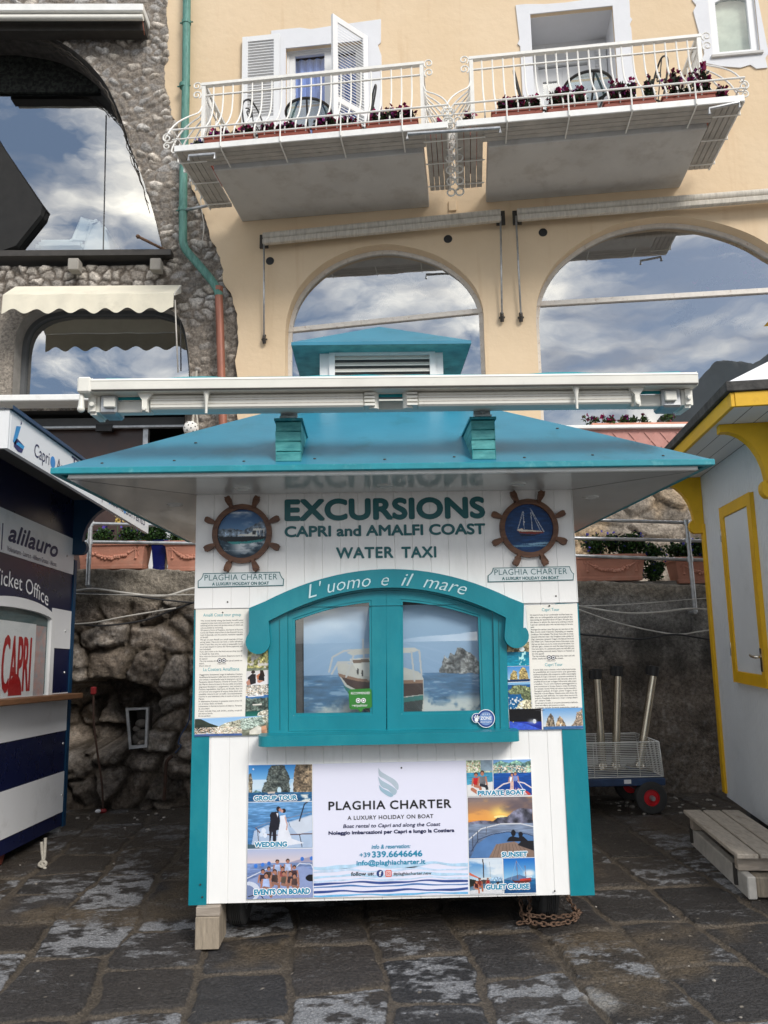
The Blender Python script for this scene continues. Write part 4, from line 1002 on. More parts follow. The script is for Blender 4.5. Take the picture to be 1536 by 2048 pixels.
boxes_on(LT, [(412, 510), (519, 620), (627, 724), (734, 838)],
    [('terracotta trough nearest the green downpipe on the front of the left balcony', 'low dark red flowers nearest the green downpipe on the left balcony front'),
     ('terracotta trough second from the green downpipe on the left balcony front', 'sparse dark leaves and red flowers second from the green downpipe'),
     ('terracotta trough below the round black table of the left balcony', 'pink flowers below the round black table of the left balcony'),
     ('terracotta trough at the inner end of the left balcony front', 'bushy dark plant at the inner end of the left balcony front'),
     ('terracotta trough on the short side of the left balcony by the green downpipe', 'purple flowers on the short side of the left balcony by the green downpipe'),
     ('terracotta trough on the side of the left balcony facing the other balcony', 'small dark plant on the side of the left balcony facing the other balcony')],
    [0.10, 0.09, 0.13, 0.2], [(LT[0] + 0.16, 0.95, 0.85), (LT[1] - 0.14, 0.95, 0.85)])
boxes_on(RT, [(983, 1085), (1095, 1195), (1207, 1312), (1325, 1432)],
    [('terracotta trough at the inner end of the right balcony front', 'thin magenta flowers at the inner end of the right balcony front'),
     ('terracotta trough below the table of the right balcony', 'magenta flowers in front of the table of the right balcony'),
     ('terracotta trough right of the table on the right balcony front', 'thick magenta flowers right of the table on the right balcony front'),
     ('terracotta trough at the outer end of the right balcony front', 'tallest magenta flowers at the outer end of the right balcony'),
     ('terracotta trough on the side of the right balcony facing the other balcony', 'tall magenta flowers on the inner side of the right balcony'),
     ('terracotta trough on the outer short side of the right balcony', 'magenta flowers on the outer short side of the right balcony')],
    [0.17, 0.24, 0.26, 0.36], [(RT[0] + 0.16, 0.95, 0.85), (RT[1] - 0.14, 0.95, 0.85)])

# tables and chairs of black iron
def bistro_table(P0, label):
    root = thing('bistro_table', P0, label, 'table', 'iron tables on the balconies')
    P0 = np.array(P0)
    m = MB(); m.tube([P0 + np.array([0.30 * math.cos(q), 0.30 * math.sin(q), 0.80]) for q in np.linspace(0, 2 * math.pi, 32, endpoint=False)], 0.018, 8, closed=True); m.build('rim', M['wroughtb'], root)
    m = MB(); m.lathe([(0.0, 0.808), (0.29, 0.808), (0.29, 0.802), (0.0, 0.802)], P0, n=32); m.build('glass_top', M['glasstable'], root)
    for q in (0.5, 2.6, 4.7):
        e = np.array([math.cos(q), math.sin(q), 0])
        m = MB(); m.tube(smooth_curve([P0 + e * 0.29 + UPV * 0.79, P0 + e * 0.2 + UPV * 0.60, P0 + e * 0.06 + UPV * 0.38, P0 + e * 0.16 + UPV * 0.15, P0 + e * 0.33 + UPV * 0.0], 4), 0.014, 6); m.build('leg', M['wroughtb'], root)
    return root

def iron_chair(P0, ang, label):
    root = thing('iron_chair', P0, label, 'chair', 'iron chairs on the balconies')
    c, s = math.cos(ang), math.sin(ang); P0 = np.array(P0)
    T = lambda a, b, z: P0 + np.array([c * a - s * b, s * a + c * b, z])
    m = MB(); m.tube([T(0.2 * math.cos(q), 0.2 * math.sin(q), 0.45) for q in np.linspace(0, 2 * math.pi, 20, endpoint=False)], 0.012, 6, closed=True)
    for k in range(-3, 4): m.tube([T(k * 0.05, -math.sqrt(.04 - (k * .05) ** 2), 0.45), T(k * 0.05, math.sqrt(.04 - (k * .05) ** 2), 0.45)], 0.006, 5)
    m.build('seat', M['wroughtb'], root)
    m = MB(); m.tube(smooth_curve([T(-0.17, 0.12, 0.45), T(-0.20, 0.19, 0.8), T(-0.16, 0.24, 1.08), T(0, 0.26, 1.22), T(0.16, 0.24, 1.08), T(0.20, 0.19, 0.8), T(0.17, 0.12, 0.45)], 4), 0.013, 6)
    m.tube(spiral(T(-0.06, 0.23, 0.98), T(1, 0, 0) - T(0, 0, 0), UPV, 0.07, 1.4, 0), 0.009, 5); m.tube(spiral(T(0.06, 0.22, 0.80), T(-1, 0, 0) - T(0, 0, 0), UPV, 0.07, 1.4, 2), 0.009, 5)
    m.tube([T(0, 0.26, 1.22), T(0, 0.14, 0.45)], 0.008, 5)
    m.build('backrest', M['wroughtb'], root)
    for a, b in ((-0.14, -0.13), (0.14, -0.13), (-0.15, 0.13), (0.15, 0.13)):
        m = MB(); m.tube([T(a, b, 0.45), T(a * 1.25, b * 1.35, 0.0)], 0.012, 6); m.build('leg', M['wroughtb'], root)
    return root

bistro_table(F(-0.60, 7.54, 0.86), 'round black iron table with glass top on the left balcony')
iron_chair(F(-1.22, 7.54, 0.80), R(60) + FA, 'black iron chair beside the open left shutter')
iron_chair(F(0.02, 7.54, 0.80), R(-70) + FA, 'black iron chair beside the half open shutter')
bistro_table(F(3.0, 7.54, 0.86), 'round black iron table with glass top on the right balcony')
iron_chair(F(2.36, 7.54, 0.80), R(75) + FA, 'black iron chair at the inner end of the right balcony')
iron_chair(F(3.72, 7.54, 0.80), R(-75) + FA, 'black iron chair at the outer side of the right balcony table')

# ------------------------------------------------------------ stone building on the left
sb = thing('stone_building', (-3.8, 10.4, 2.0), 'grey rubble stone house front with a large arched glass opening and cream awning', 'building')
arch = smooth_curve(S.pts([(-260, 500), (-250, 300), (-180, 110), (-90, 62), (-20, 54), (30, 58), (75, 66), (112, 80), (150, 103), (190, 140), (216, 176), (240, 230), (263, 300), (288, 365), (308, 430), (326, 505)]), 4)
arch = [(arch[0][0], 6.80)] + arch + [(arch[-1][0], 6.80)]
lwin = smooth_curve(S.pts([(28, 720), (32, 672), (46, 640), (76, 618), (120, 608)]), 4) + smooth_curve(S.pts([(300, 608), (345, 622), (366, 650), (376, 700), (380, 760)]), 4)
lwin = [(lwin[0][0], 4.80)] + lwin + [(lwin[-1][0], 4.80)]
shop = [(-6.2, 1.9), (-6.2, 4.66), (-2.52, 4.66), (-2.52, 1.9)]

def inside(px_, py_, poly):
    r = np.zeros(px_.shape, bool); n = len(poly)
    for i in range(n):
        x0, y0 = poly[i]; x1, y1 = poly[(i + 1) % n]
        c = ((y0 > py_) != (y1 > py_))
        with np.errstate(divide='ignore', invalid='ignore'):
            xi = (x1 - x0) * (py_ - y0) / (y1 - y0 + 1e-12) + x0
        r ^= c & (px_ < xi)
    return r

def snap(px_, py_, poly, tol):
    bx, by = px_.copy(), py_.copy(); bd = np.full(px_.shape, 1e9); n = len(poly)
    for i in range(n):
        a = np.array(poly[i]); b = np.array(poly[(i + 1) % n]); d = b - a; L2 = d @ d + 1e-12
        t = np.clip(((px_ - a[0]) * d[0] + (py_ - a[1]) * d[1]) / L2, 0, 1)
        qx, qy = a[0] + d[0] * t, a[1] + d[1] * t; dd = np.hypot(px_ - qx, py_ - qy)
        m_ = dd < bd
        bd = np.where(m_, dd, bd); bx = np.where(m_, qx, bx); by = np.where(m_, qy, by)
    return bx, by, bd

sx = np.arange(-6.4, -1.55, 0.021); sz = np.arange(1.9, 12.4, 0.021)
SX, SZ = np.meshgrid(sx, sz)
for poly in (arch, lwin, shop):
    bx, by, bd = snap(SX, SZ, poly, 0.02)
    mk = bd < 0.0152
    SX = np.where(mk, bx, SX); SZ = np.where(mk, by, SZ)
cxm = (SX[:-1, :-1] + SX[1:, 1:]) / 2; czm = (SZ[:-1, :-1] + SZ[1:, 1:]) / 2
keep = ~(inside(cxm, czm, arch) | inside(cxm, czm, lwin) | inside(cxm, czm, shop))
su = SX + 0.16 * (fbm(SX * 4, SZ * 4, 4, 1) - 0.5); sv = SZ + 0.16 * (fbm(SX * 4, SZ * 4, 4, 2) - 0.5)
b1, b2, j1, j2 = voro(su / 0.165, sv / 0.118, 13, 0.95)
gs = sst(0.06, 0.34, b2 - b1) * (0.45 + 0.55 * sst(0.15, 0.35, j2))
zone = sst(6.2, 5.9, SZ) * sst(-2.75, -2.45, SX)                # pillar under the downpipe: more mortar
size_ = sst(0.25, 0.6, j1)
hs = gs * (0.008 + 0.036 * np.sqrt(np.clip(1 - (b1 / 0.75) ** 2, 0, 1)) * (0.35 + 0.65 * size_)) + 0.045 * (fbm(SX * 14, SZ * 14, 5, 4) - 0.5) + 0.03 * (fbm(SX * 3, SZ * 3, 3, 6) - 0.5)
cs = lin((186, 182, 177))[None, None] * (0.40 + 0.80 * j1[..., None]) * (0.62 + 0.7 * fbm(SX * 14, SZ * 14, 4, 7)[..., None])
hue = (j2[..., None] - 0.5)
cs = cs * (1 + hue * np.array([0.16, 0.02, -0.16]))
cm = lin((136, 127, 117))[None, None] * (0.6 + 0.6 * fbm(SX * 6, SZ * 6, 4, 8)[..., None])
sm_ = (gs * (0.45 + 0.55 * size_) * (1 - 0.55 * zone))[..., None]
cs = cs * sm_ + cm * (1 - sm_)
band = sst(6.95, 6.85, SZ) * sst(6.30, 6.42, SZ) * sst(-2.7, -2.85, SX)   # pale cobbles set in dark mortar above the awning
cs2 = lin((200, 192, 182))[None, None] * (0.5 + 0.5 * j1[..., None]) * gs[..., None] + lin((92, 84, 76))[None, None] * (1 - gs[..., None])
cs = cs * (1 - band[..., None]) + cs2 * band[..., None]
pier = sst(-4.55, -4.75, SX) * sst(6.3, 6.1, SZ)
cs = cs * (1 - pier[..., None]) + lin((142, 134, 124))[None, None] * (0.75 + 0.4 * fbm(SX * 7, SZ * 7, 4, 9)[..., None]) * pier[..., None]
hs = hs * (1 - 0.75 * pier)
by_ = np.minimum(10.38, 10.085 - 0.13165 * SX)
bz_ = np.array([p[1] for p in bed]); bu_x = np.array([p[0] for p in bed]) * math.cos(FA)
o_s = np.argsort(bz_); xb_ = np.interp(SZ, bz_[o_s], bu_x[o_s])
hid = sst(0.0, 0.05, SX - xb_)
hs = hs * (1 - hid) - 0.05 * hid
grid_mesh(np.stack([SX, by_ - hs, SZ], -1), 'wall', VSTONE, sb, col=cs, keep=keep)

def reveal_S(poly, d, name, material, parent, o1=0.0):
    m = MB(); n = len(poly)
    N_ = 3; lv = []
    for k in range(N_ + 1):
        o = o1 + (-d - o1) * k / N_
        lv += [S(p[0], p[1], o) for p in poly]
    m.add(lv, [(k * n + i, k * n + i + 1, (k + 1) * n + i + 1, (k + 1) * n + i) for k in range(N_) for i in range(n - 1)], True)
    return m.build(name, material, parent)

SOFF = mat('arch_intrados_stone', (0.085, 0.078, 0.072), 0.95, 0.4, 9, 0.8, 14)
# the big arch
m = MB(); m.prism(arch, 0, -0.62, S, front_only=True)
ag = m.build('arched_opening', M['glassarch'], sb); ag['label'] = 'large arched glass opening'
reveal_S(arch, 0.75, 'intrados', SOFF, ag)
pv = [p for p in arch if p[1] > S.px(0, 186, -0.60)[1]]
m = MB(); m.prism([(pv[0][0] , S.px(0, 187, -0.60)[1])] + pv + [(pv[-1][0], S.px(0, 187, -0.6)[1])], -0.61, -0.57, S)  # opaque dark panel imitating a reflection in the upper glass
m.build('reflection_panel', mat('dark_reflection_tone', (0.022, 0.026, 0.021), 0.9, 0.5, 14, dirt=(0.004, 0.004, 0.004), dscale=16, dlim=(0.48, 0.52)), ag)  # dirt colour here is a second tone of the imitated reflection
for x in (212,):
    p = S.px(x, 230, -0.61); q = S.px(x - 6, 505, -0.61)
    MB().bar(S(p[0], p[1], -0.612), S(q[0], q[1], -0.612), 0.012, 0.012).build('glass_joint', M['greydark'], ag)
room(-6.6, -2.2, 6.88, 10.2, -0.80, -4.5, S, ag, material=M['dark'])
m = MB(); rg = random.Random(3)
for k in range(26):                                                     # dry vine stems along the intrados
    a = rg.uniform(0.40, 0.86); i0 = int(a * (len(arch) - 2)); pts_ = []
    o = rg.uniform(-0.35, -0.02)
    for j in range(7):
        i = min(len(arch) - 2, i0 + j); p = arch[i]
        pts_.append(S(p[0] - 0.02 + rg.uniform(-0.035, 0.01), p[1] - 0.03 + rg.uniform(-0.04, 0.0), o + rg.uniform(-0.04, 0.04)))
    m.tube(smooth_curve(pts_, 3), 0.006, 5)
m.build('vine_stems', mat('dry_vine', (0.10, 0.085, 0.07), 0.9, 0.3, 20), ag)
# sill beam and corbels
m = MB(); a = S.px(-60, 512, 0.0); b = S.px(345, 514, 0.0); m.box((a[0], a[1] - 0.055, -0.7), (b[0], a[1] + 0.03, 0.10), S); sl = m.build('sill', M['darkmetal'], sb)
for x in (147, 311):
    c = S.px(x, 527, 0.12); m = MB(); m.box((c[0] - 0.075, c[1] - 0.10, -0.02), (c[0] + 0.075, c[1] + 0.075, 0.14), S); m.build('corbel', M['concrete'], sb, bevel=0.01)
# rolled awning at the top
a = S.px(-80, 22, 0.35); b = S.px(287, 18, 0.35); m = MB(); m.box((a[0], b[1] - 0.05, 0.02), (b[0], b[1] + 0.07, 0.38), S); ra = m.build('rolled_awning', M['whitem'], sb, bevel=0.01)
m = MB(); m.tube([S(a[0], b[1] - 0.115, 0.32), S(b[0] - 0.01, b[1] - 0.115, 0.32)], 0.042, 12); m.build('roller', M['ivory'], ra)
m = MB(); m.box((a[0], b[1] - 0.22, 0.02), (b[0] - 0.02, b[1] - 0.06, 0.2), S); m.build('backing_board', M['darkmetal'], ra)
m = MB(); c = S.px(284, 34, 0.3); d = S.px(289, 70, 0.2); m.tube([S(*c, 0.3), S(*d, 0.2)], 0.008, 6); m.build('pull_cord', M['copper'], ra)
# swivel arm by the glass
a = S.px(276, 473, 0.25); b = S.px(330, 500, 0.02); m = MB(); m.tube([S(*a, 0.25), S(*b, 0.02)], 0.02, 8); m.ball(S(*a, 0.25), 0.03); m.build('swivel_arm', M['rust'], sb)
# lower window
fr = MB(); fr.prism(lwin, -0.30, -0.22, S, holes=[inset(lwin, 0.06)])
lw_ = fr.build('window', M['greydark'], sb)
reveal_S(lwin, 0.26, 'reveal', mat('grey_render', (0.26, 0.245, 0.225), 0.9, 0.2, 6, 0.2, 30), lw_)
m = MB(); m.prism(inset(lwin, 0.05), 0, -0.27, S, front_only=True); m.build('pane', M['glass'], lw_)
room(-5.2, -2.2, 4.7, 6.3, -0.32, -2.5, S, lw_)
# its cream awning with scalloped valance
a = S.px(6, 590, 0.42); b = S.px(348, 590, 0.42)
u0, u1 = a[0], b[0]; zt_ = S.px(180, 569, 0.12)[1]; zf = S.px(180, 588, 0.42)[1]; zb_ = S.px(180, 622, 0.42)[1]
m = MB(); nseg = 140
for k in range(nseg):
    ua = u0 + (u1 - u0) * k / nseg; ub = u0 + (u1 - u0) * (k + 1) / nseg
    sc_ = lambda u: zb_ - 0.035 * math.cos((u - u0) / (u1 - u0) * 2 * math.pi * 7.5)
    wv_ = lambda u: 0.42 + 0.010 * math.sin(u * 9.0) + 0.006 * math.sin(u * 23)
    m.add([S(ua, zt_, 0.08), S(ub, zt_, 0.08), S(ub, zf, wv_(ub) - .004), S(ua, zf, wv_(ua) - .004)], [(0, 1, 2, 3)], True)
    m.add([S(ua, zf, wv_(ua)), S(ub, zf, wv_(ub)), S(ub, sc_(ub), wv_(ub) + 0.012), S(ua, sc_(ua), wv_(ua) + 0.012)], [(0, 1, 2, 3)], True)
aw = m.build('window_awning', M['cream'], sb)
for u in (u0, u1):
    m = MB(); m.prism([(zt_, 0.08), (zf, 0.42), (zf - 0.03, 0.42), (zt_ - 0.12, 0.08)], u, u + 0.012, lambda a, b, c: S(c, a, b)); m.build('side_arm', M['ivory'], aw)
m = MB(); c = S.px(350, 600, 0.40); d = S.px(356, 745, 0.34); m.tube([S(*c, 0.4), S(*d, 0.34)], 0.010, 6); m.build('crank_rod', M['cablew'], aw)
m = MB(); c = S.px(361, 640, 0.3); d = S.px(362, 742, 0.3); m.tube([S(*c, 0.3), S(*d, 0.3)], 0.009, 6); m.build('strap', M['black'], aw)
# white canopy rail and shop front below
a = S.px(-60, 797, 0.35); b = S.px(388, 797, 0.35)
m = MB(); m.box((a[0], a[1] - 0.045, 0.0), (b[0], a[1] + 0.045, 0.36), S); m.build('canopy_rail', M['whitem'], sb, bevel=0.012)
sh = room(-6.2, -2.52, 1.95, 4.66, -0.02, -3.0, S, sb, 'shop_front', M['dark'])
m = MB(); a = S.px(60, 832, -0.2); b = S.px(378, 850, -0.2); m.box((-6.2, b[1], -0.3), (-2.54, 4.60, -0.2), S); m.build('lintel', M['greydark'], sh)
m = MB(); m.box((-6.2, b[1] - 0.03, -0.26), (-2.54, b[1], -0.18), S); m.build('door_track', M['galv'], sh)
m = MB(); p = S.px(100, 856, -0.3); q = S.px(288, 930, -0.3); m.box((p[0], 2.0, -0.36), (q[0], p[1], -0.31), S); m.build('door', M['brown'], sh)
m = MB(); p = S.px(192, 849, -0.17); q = S.px(224, 862, -0.17); m.box((p[0], q[1], -0.24), (q[0], p[1], -0.16), S); m.build('door_closer', M['black'], sh)
for x in (291, 379):
    m = MB(); p = S.px(x, 870, -0.25); m.box((p[0] - 0.035, 2.0, -0.34), (p[0] + 0.035, b[1] - 0.03, -0.25), S); m.build('door_frame', M['galv'], sh)
MB().box((-6.2, 1.95, -0.60), (-2.54, 3.30, -0.45), S).build('counter', M['shutter'], sh)
# green downpipe changing to copper
m = MB(); pp = [F(*F.px(x, y, 0.10), 0.10) for x, y in ((374, -40), (373, 60), (372, 160), (370, 250), (367, 340), (366, 430), (366, 482), (372, 500), (396, 528), (424, 562), (436, 582), (437, 592))]
m.tube(pp[:7] + smooth_curve(pp[6:], 3)[1:], 0.058, 14)
for x, y in ((373, 45), (368, 172), (366, 420)):
    c = F(*F.px(x, y, 0.10), 0.10); m.tube([c - UPV * 0.03, c + UPV * 0.03], 0.068, 14); m.tube([c - F.d * 0.1, c + F.d * 0.1], 0.01, 6)
dp = m.build('downpipe', M['greenpipe'], ab)
m = MB(); pp = [F(*F.px(x, y, 0.10), 0.10) for x, y in ((437, 578), (440, 650), (443, 760), (447, 880), (450, 960))]
m.tube(pp, 0.055, 14); c = pp[0]; m.tube([c - UPV * 0.03, c + UPV * 0.03], 0.062, 14)
m.build('copper_section', M['copper'], dp)
m = MB(); p = F.px(372, 420, 0.12); q = F.px(432, 408, 0.2); m.tube([F(*p, 0.12), F(*q, 0.2)], 0.022, 8); m.build('branch_pipe', M['galv'], dp)
m = MB(); m.tube(smooth_curve([F(*F.px(x, y, 0.03), 0.03) for x, y in ((401, 395), (404, 425), (408, 455), (402, 495))], 4), 0.006, 6); m.build('loose_cord', M['cablew'], dp)

# sofa, armchair and dark silhouette in the big arch
def sofa(P0, wd, dp_, label, back_right=True, name='sofa'):
    root = thing(name, P0, label, 'sofa' if name == 'sofa' else 'armchair')
    T = lambda a, b, c: np.array(P0) + np.array([a, b, c])
    MB().box((-wd / 2, 0, 0.05), (wd / 2, dp_, 0.42), T).build('base', M['sofa'], root, bevel=0.04, seg=3)
    MB().box((-wd / 2 - 0.02, -0.03, 0.40), (wd / 2 - 0.28, dp_ + 0.02, 0.62), T).build('armrest', M['sofa'], root, bevel=0.08, seg=4)
    m = MB(); m.prism([(wd / 2 - 0.30, 0.35), (wd / 2 + 0.10, 0.30), (wd / 2 + 0.02, 0.75), (wd / 2 - 0.10, 0.86), (wd / 2 - 0.22, 0.85)], 0.0, dp_, lambda a, b, c: T(a, c, b)); m.build('backrest', M['sofa'], root, bevel=0.04, seg=3)
    m = MB(); m.prism([(wd / 2 - 0.52, 0.60), (wd / 2 - 0.20, 0.62), (wd / 2 - 0.16, 0.92), (wd / 2 - 0.38, 0.97)], 0.05, dp_ * 0.8, lambda a, b, c: T(a, c, b)); m.build('cushion', M['sofa'], root, bevel=0.03, seg=3)
p = S.px(140, 505, -0.95)
MB().box((-6.5, 11.0, 6.90), (-2.25, 14.7, 7.12)).build('room_floor', M['greydark'], ag)
sofa((S(p[0], 0, -1.0)[0] - 0.02, 11.30, 7.121), 1.06, 0.8, 'pale leather sofa behind the large arched glass')
c = S.px(310, 480, -1.0)
ac = thing('armchair', (c[0], 11.4, 7.121), 'beige upholstered armchair at the right edge of the arched glass', 'armchair')
MB().box((c[0] - 0.22, 11.35, 7.121), (c[0] + 0.35, 11.9, 7.50)).build('seat', M['cream'], ac, bevel=0.05, seg=3)
MB().box((c[0] - 0.20, 11.75, 7.4), (c[0] + 0.35, 11.95, 7.74)).build('backrest', M['cream'], ac, bevel=0.05, seg=3)

dpz = thing('dark_silhouette', S(*S.px(20, 500, -0.52), -0.52), 'dark flat silhouette standing against the left half of the large arched glass', 'silhouette')  # flat dark form inside the arch, in front of the glass
m = MB(); m.prism(S.pts([(-90, 190), (-30, 240), (0, 288), (86, 411), (80, 428), (30, 490), (-10, 504), (-90, 504)], -0.50), -0.60, -0.50, S); m.build('silhouette_sheet', mat('charcoal_sheet', (0.018, 0.018, 0.018), 0.9, 0.3, 5), dpz, bevel=0.02)
# ------------------------------------------------------------ lettering
_fc = {}
RES = [2]
def glyphs(s, bold=0.0, shear=0.0, space=1.0, word=1.0):
    key = (s, bold, shear, space, word, RES[0])
    if key in _fc: return _fc[key]
    cu = bpy.data.curves.new('lettering', 'FONT'); cu.body = s; cu.size = 1.0; cu.offset = bold; cu.shear = shear
    cu.space_character = space; cu.space_word = word; cu.resolution_u = RES[0]; cu.fill_mode = 'FRONT'
    ob = bpy.data.objects.new('lettering', cu)
    me = bpy.data.meshes.new_from_object(ob)
    v = np.zeros(len(me.vertices) * 3); me.vertices.foreach_get('co', v); v = v.reshape(-1, 3)
    f = [tuple(p.vertices) for p in me.polygons]
    bpy.data.objects.remove(ob); bpy.data.curves.remove(cu); bpy.data.meshes.remove(me)
    _fc[key] = (v, f)
    return v, f
_hv, _ = glyphs('H'); CAPH = _hv[:, 1].max()

def write(mb, s, T, u0, u1, base, cap, o=0.003, bold=0.0, shear=0.0, bend=None, space=1.0, word=1.0):
    """letters from u0 to u1, standing on base, capitals cap high"""
    if bold > 0.0:                      # heavier strokes: the outline struck several times a hair apart
        d = bold * cap / CAPH
        for k in range(8):
            a = k * math.pi / 4
            write(mb, s, T, u0 + d + d * math.cos(a), u1 - d + d * math.cos(a), base + d + d * math.sin(a), cap - 2 * d, o + k * 0.00005, 0.0, shear, bend, space, word)
        return mb
    v, f = glyphs(s, bold, shear, space, word)
    if not len(v): return mb
    x0, x1 = v[:, 0].min(), v[:, 0].max()
    uu = u0 + (v[:, 0] - x0) / (x1 - x0) * (u1 - u0); ww = base + v[:, 1] / CAPH * cap
    if bend:
        pts = [T(*bend(a, b), o) for a, b in zip(uu, ww)]
    else:
        pts = [T(a, b, o) for a, b in zip(uu, ww)]
    return mb.add(pts, f)

def kw(mb, s, x0, x1, ytop, ybase, o=0.003, T=None, **k):
    """the same, sizes read off the photograph on the kiosk front"""
    T = T or K
    a = T.px(x0, ybase, o); b = T.px(x1, ybase, o); t = T.px((x0 + x1) / 2, ytop, o); m = T.px((x0 + x1) / 2, ybase, o)
    return write(mb, s, T, a[0], b[0], m[1], t[1] - m[1], o, **k)

# ------------------------------------------------------------ printed pictures, painted point by point
class Pic:
    def __init__(s, w_, h_, seed=0):
        s.w, s.h, s.seed = w_, h_, seed
        s.y, s.x = np.mgrid[0:1:h_ * 1j, 0:1:w_ * 1j]
        s.a = np.zeros((h_, w_, 3)); s.asp = w_ / h_
    def n(s, sc_, o=4, k=0, sx=1.0): return fbm(s.x * sc_ * s.asp * sx + 3.1 * k, s.y * sc_ + 1.7 * k, o, s.seed + k)
    def grad(s, y0, y1, c0, c1, xm=None):
        m = (s.y >= y0) & (s.y <= y1)
        t = np.clip((s.y - y0) / (y1 - y0), 0, 1)[..., None]
        s.a = np.where(m[..., None], np.array(c0) / 255 * (1 - t) + np.array(c1) / 255 * t, s.a); return s
    def mask(s, m, c, tex=0.0, sc_=8, k=1, c2=None, sx=1.0):
        c = np.array(c, float) / 255
        q = s.n(sc_, 5, k, sx)[..., None]
        if c2 is not None: col_ = c * (1 - sst(.3, .7, q)) + np.array(c2, float) / 255 * sst(.3, .7, q)
        else: col_ = c * (1 + tex * (q - 0.5) * 2)
        s.a = np.where(np.asarray(m)[..., None], col_, s.a) if m.dtype == bool else s.a * (1 - m[..., None]) + col_ * m[..., None]
        return s
    def poly(s, pts, c, tex=0.0, wob=0.0, **k):
        x, y = s.x, s.y
        if wob: x = x + (s.n(9, 3, 31) - .5) * wob; y = y + (s.n(9, 3, 37) - .5) * wob
        return s.mask(inside(x, y, pts), c, tex, **k)
    def ell(s, cx__, cy__, rx, ry, c, tex=0.0, **k): return s.mask(((s.x - cx__) / rx) ** 2 + ((s.y - cy__) / ry) ** 2 < 1, c, tex, **k)
    def line(s, pts, wd, c):
        for (x0, y0), (x1, y1) in zip(pts[:-1], pts[1:]):
            dx, dy = (x1 - x0) * s.asp, y1 - y0; L2 = dx * dx + dy * dy + 1e-9
            t = np.clip((((s.x - x0) * s.asp) * dx + (s.y - y0) * dy) / L2, 0, 1)
            d = np.hypot((s.x - x0) * s.asp - t * dx, s.y - y0 - t * dy)
            s.mask(d < wd, c)
        return s
    def clouds(s, y0, y1, amt=0.7, sc_=3, c=(245, 245, 245)):
        m = sst(0.48, 0.72, s.n(sc_, 5, 7, 0.5)) * sst(y1, y1 - 0.15, s.y) * sst(y0 - .01, y0 + .01, s.y) * amt
        return s.mask(m, c)
    def sea(s, y0, y1, c0, c1, foam=0.0):
        s.grad(y0, y1, c0, c1)
        q = fbm(s.x * 7 * s.asp, (s.y ** 1.0) * 42, 4, s.seed + 3)
        m = ((s.y >= y0) & (s.y <= y1))
        s.a = np.where(m[..., None], s.a * (0.72 + 0.56 * q[..., None]), s.a)
        if foam: s.mask(sst(0.62, 0.72, q) * m * foam, (235, 240, 245))
        return s
    def rock(s, pts, c=(92, 84, 72), c2=(60, 58, 50), wob=0.05, sc_=9, k=5):
        m = inside(s.x + (s.n(12, 4, 31) - .5) * wob, s.y + (s.n(12, 4, 37) - .5) * wob, pts)
        q = s.n(sc_, 5, k); r = s.n(sc_ * 3, 4, k + 1)
        col_ = (np.array(c) * q[..., None] * 1.7 + np.array(c2) * (1 - q[..., None])) / 255 * (0.2 + 1.6 * r[..., None])
        s.a = np.where(m[..., None], col_, s.a); return s
    def town(s, y0, y1, dens=0.72, k=11):
        i = (s.x * 46 * s.asp / 1.3).astype(np.int64); j = (s.y * 46).astype(np.int64)
        m = (s.y > y0) & (s.y < y1) & (hsh(i, j, k) > dens)
        cs_ = np.array([(240, 230, 215), (225, 200, 170), (250, 245, 240), (205, 170, 140)])[(hsh(i, j, k + 1) * 3.99).astype(int)] / 255
        s.a = np.where(m[..., None], cs_, s.a); return s
    def person(s, x, y, h_, skin=(190, 130, 100), top=(40, 40, 50), leg=None, hair=(40, 28, 22), seated=False):
        """a small printed figure, head at (x, y)"""
        a = s.asp; r = h_ * 0.085
        s.poly([(x - .16 * h_ / a, y + .14 * h_), (x + .16 * h_ / a, y + .14 * h_), (x + .12 * h_ / a, y + .52 * h_), (x - .12 * h_ / a, y + .52 * h_)], top, 0.3)
        s.line([(x - .15 * h_ / a, y + .17 * h_), (x - .20 * h_ / a, y + .48 * h_)], h_ * .035, skin); s.line([(x + .15 * h_ / a, y + .17 * h_), (x + .20 * h_ / a, y + .48 * h_)], h_ * .035, skin)
        if seated: s.line([(x - .08 * h_ / a, y + .5 * h_), (x + .18 * h_ / a, y + .56 * h_), (x + .2 * h_ / a, y + .85 * h_)], h_ * .06, leg or skin)
        else:
            s.line([(x - .06 * h_ / a, y + .5 * h_), (x - .07 * h_ / a, y + .95 * h_)], h_ * .055, leg or skin); s.line([(x + .06 * h_ / a, y + .5 * h_), (x + .07 * h_ / a, y + .95 * h_)], h_ * .055, leg or skin)
        s.ell(x, y - r * .2, r * 1.1 / a, r * 1.2, hair); s.ell(x, y + r * 0.35, r * 0.85 / a, r, skin)
        return s

def picture(name, quad, T, o, p, parent, material=None):
    """a flat print; quad = TL, TR, BR, BL read off the photograph"""
    tl, tr, br, bl = [np.array(T.px(x, y, o)) for x, y in quad]
    xx = p.x[..., None]; yy = p.y[..., None]
    uv = (tl * (1 - xx) + tr * xx) * (1 - yy) + (bl * (1 - xx) + br * xx) * yy
    P = T.O + T.d * uv[..., :1] + T.n * o + np.array([0, 0, 1.0]) * uv[..., 1:]
    ob = grid_mesh(P, name, material or VM, parent, col=lin(np.clip(p.a, 0, 1) * 0.96) , smooth=False)
    return ob

# ------------------------------------------------------------ the teal kiosk
kx0, kx1 = -0.936, 1.128
KZ0, KZ1, KY1 = 0.206, 2.319, 5.89
kio = thing('ticket_kiosk', (0.096, 5.04, 0), 'white and teal boat excursion kiosk with hipped blue roof and folded awning', 'kiosk')

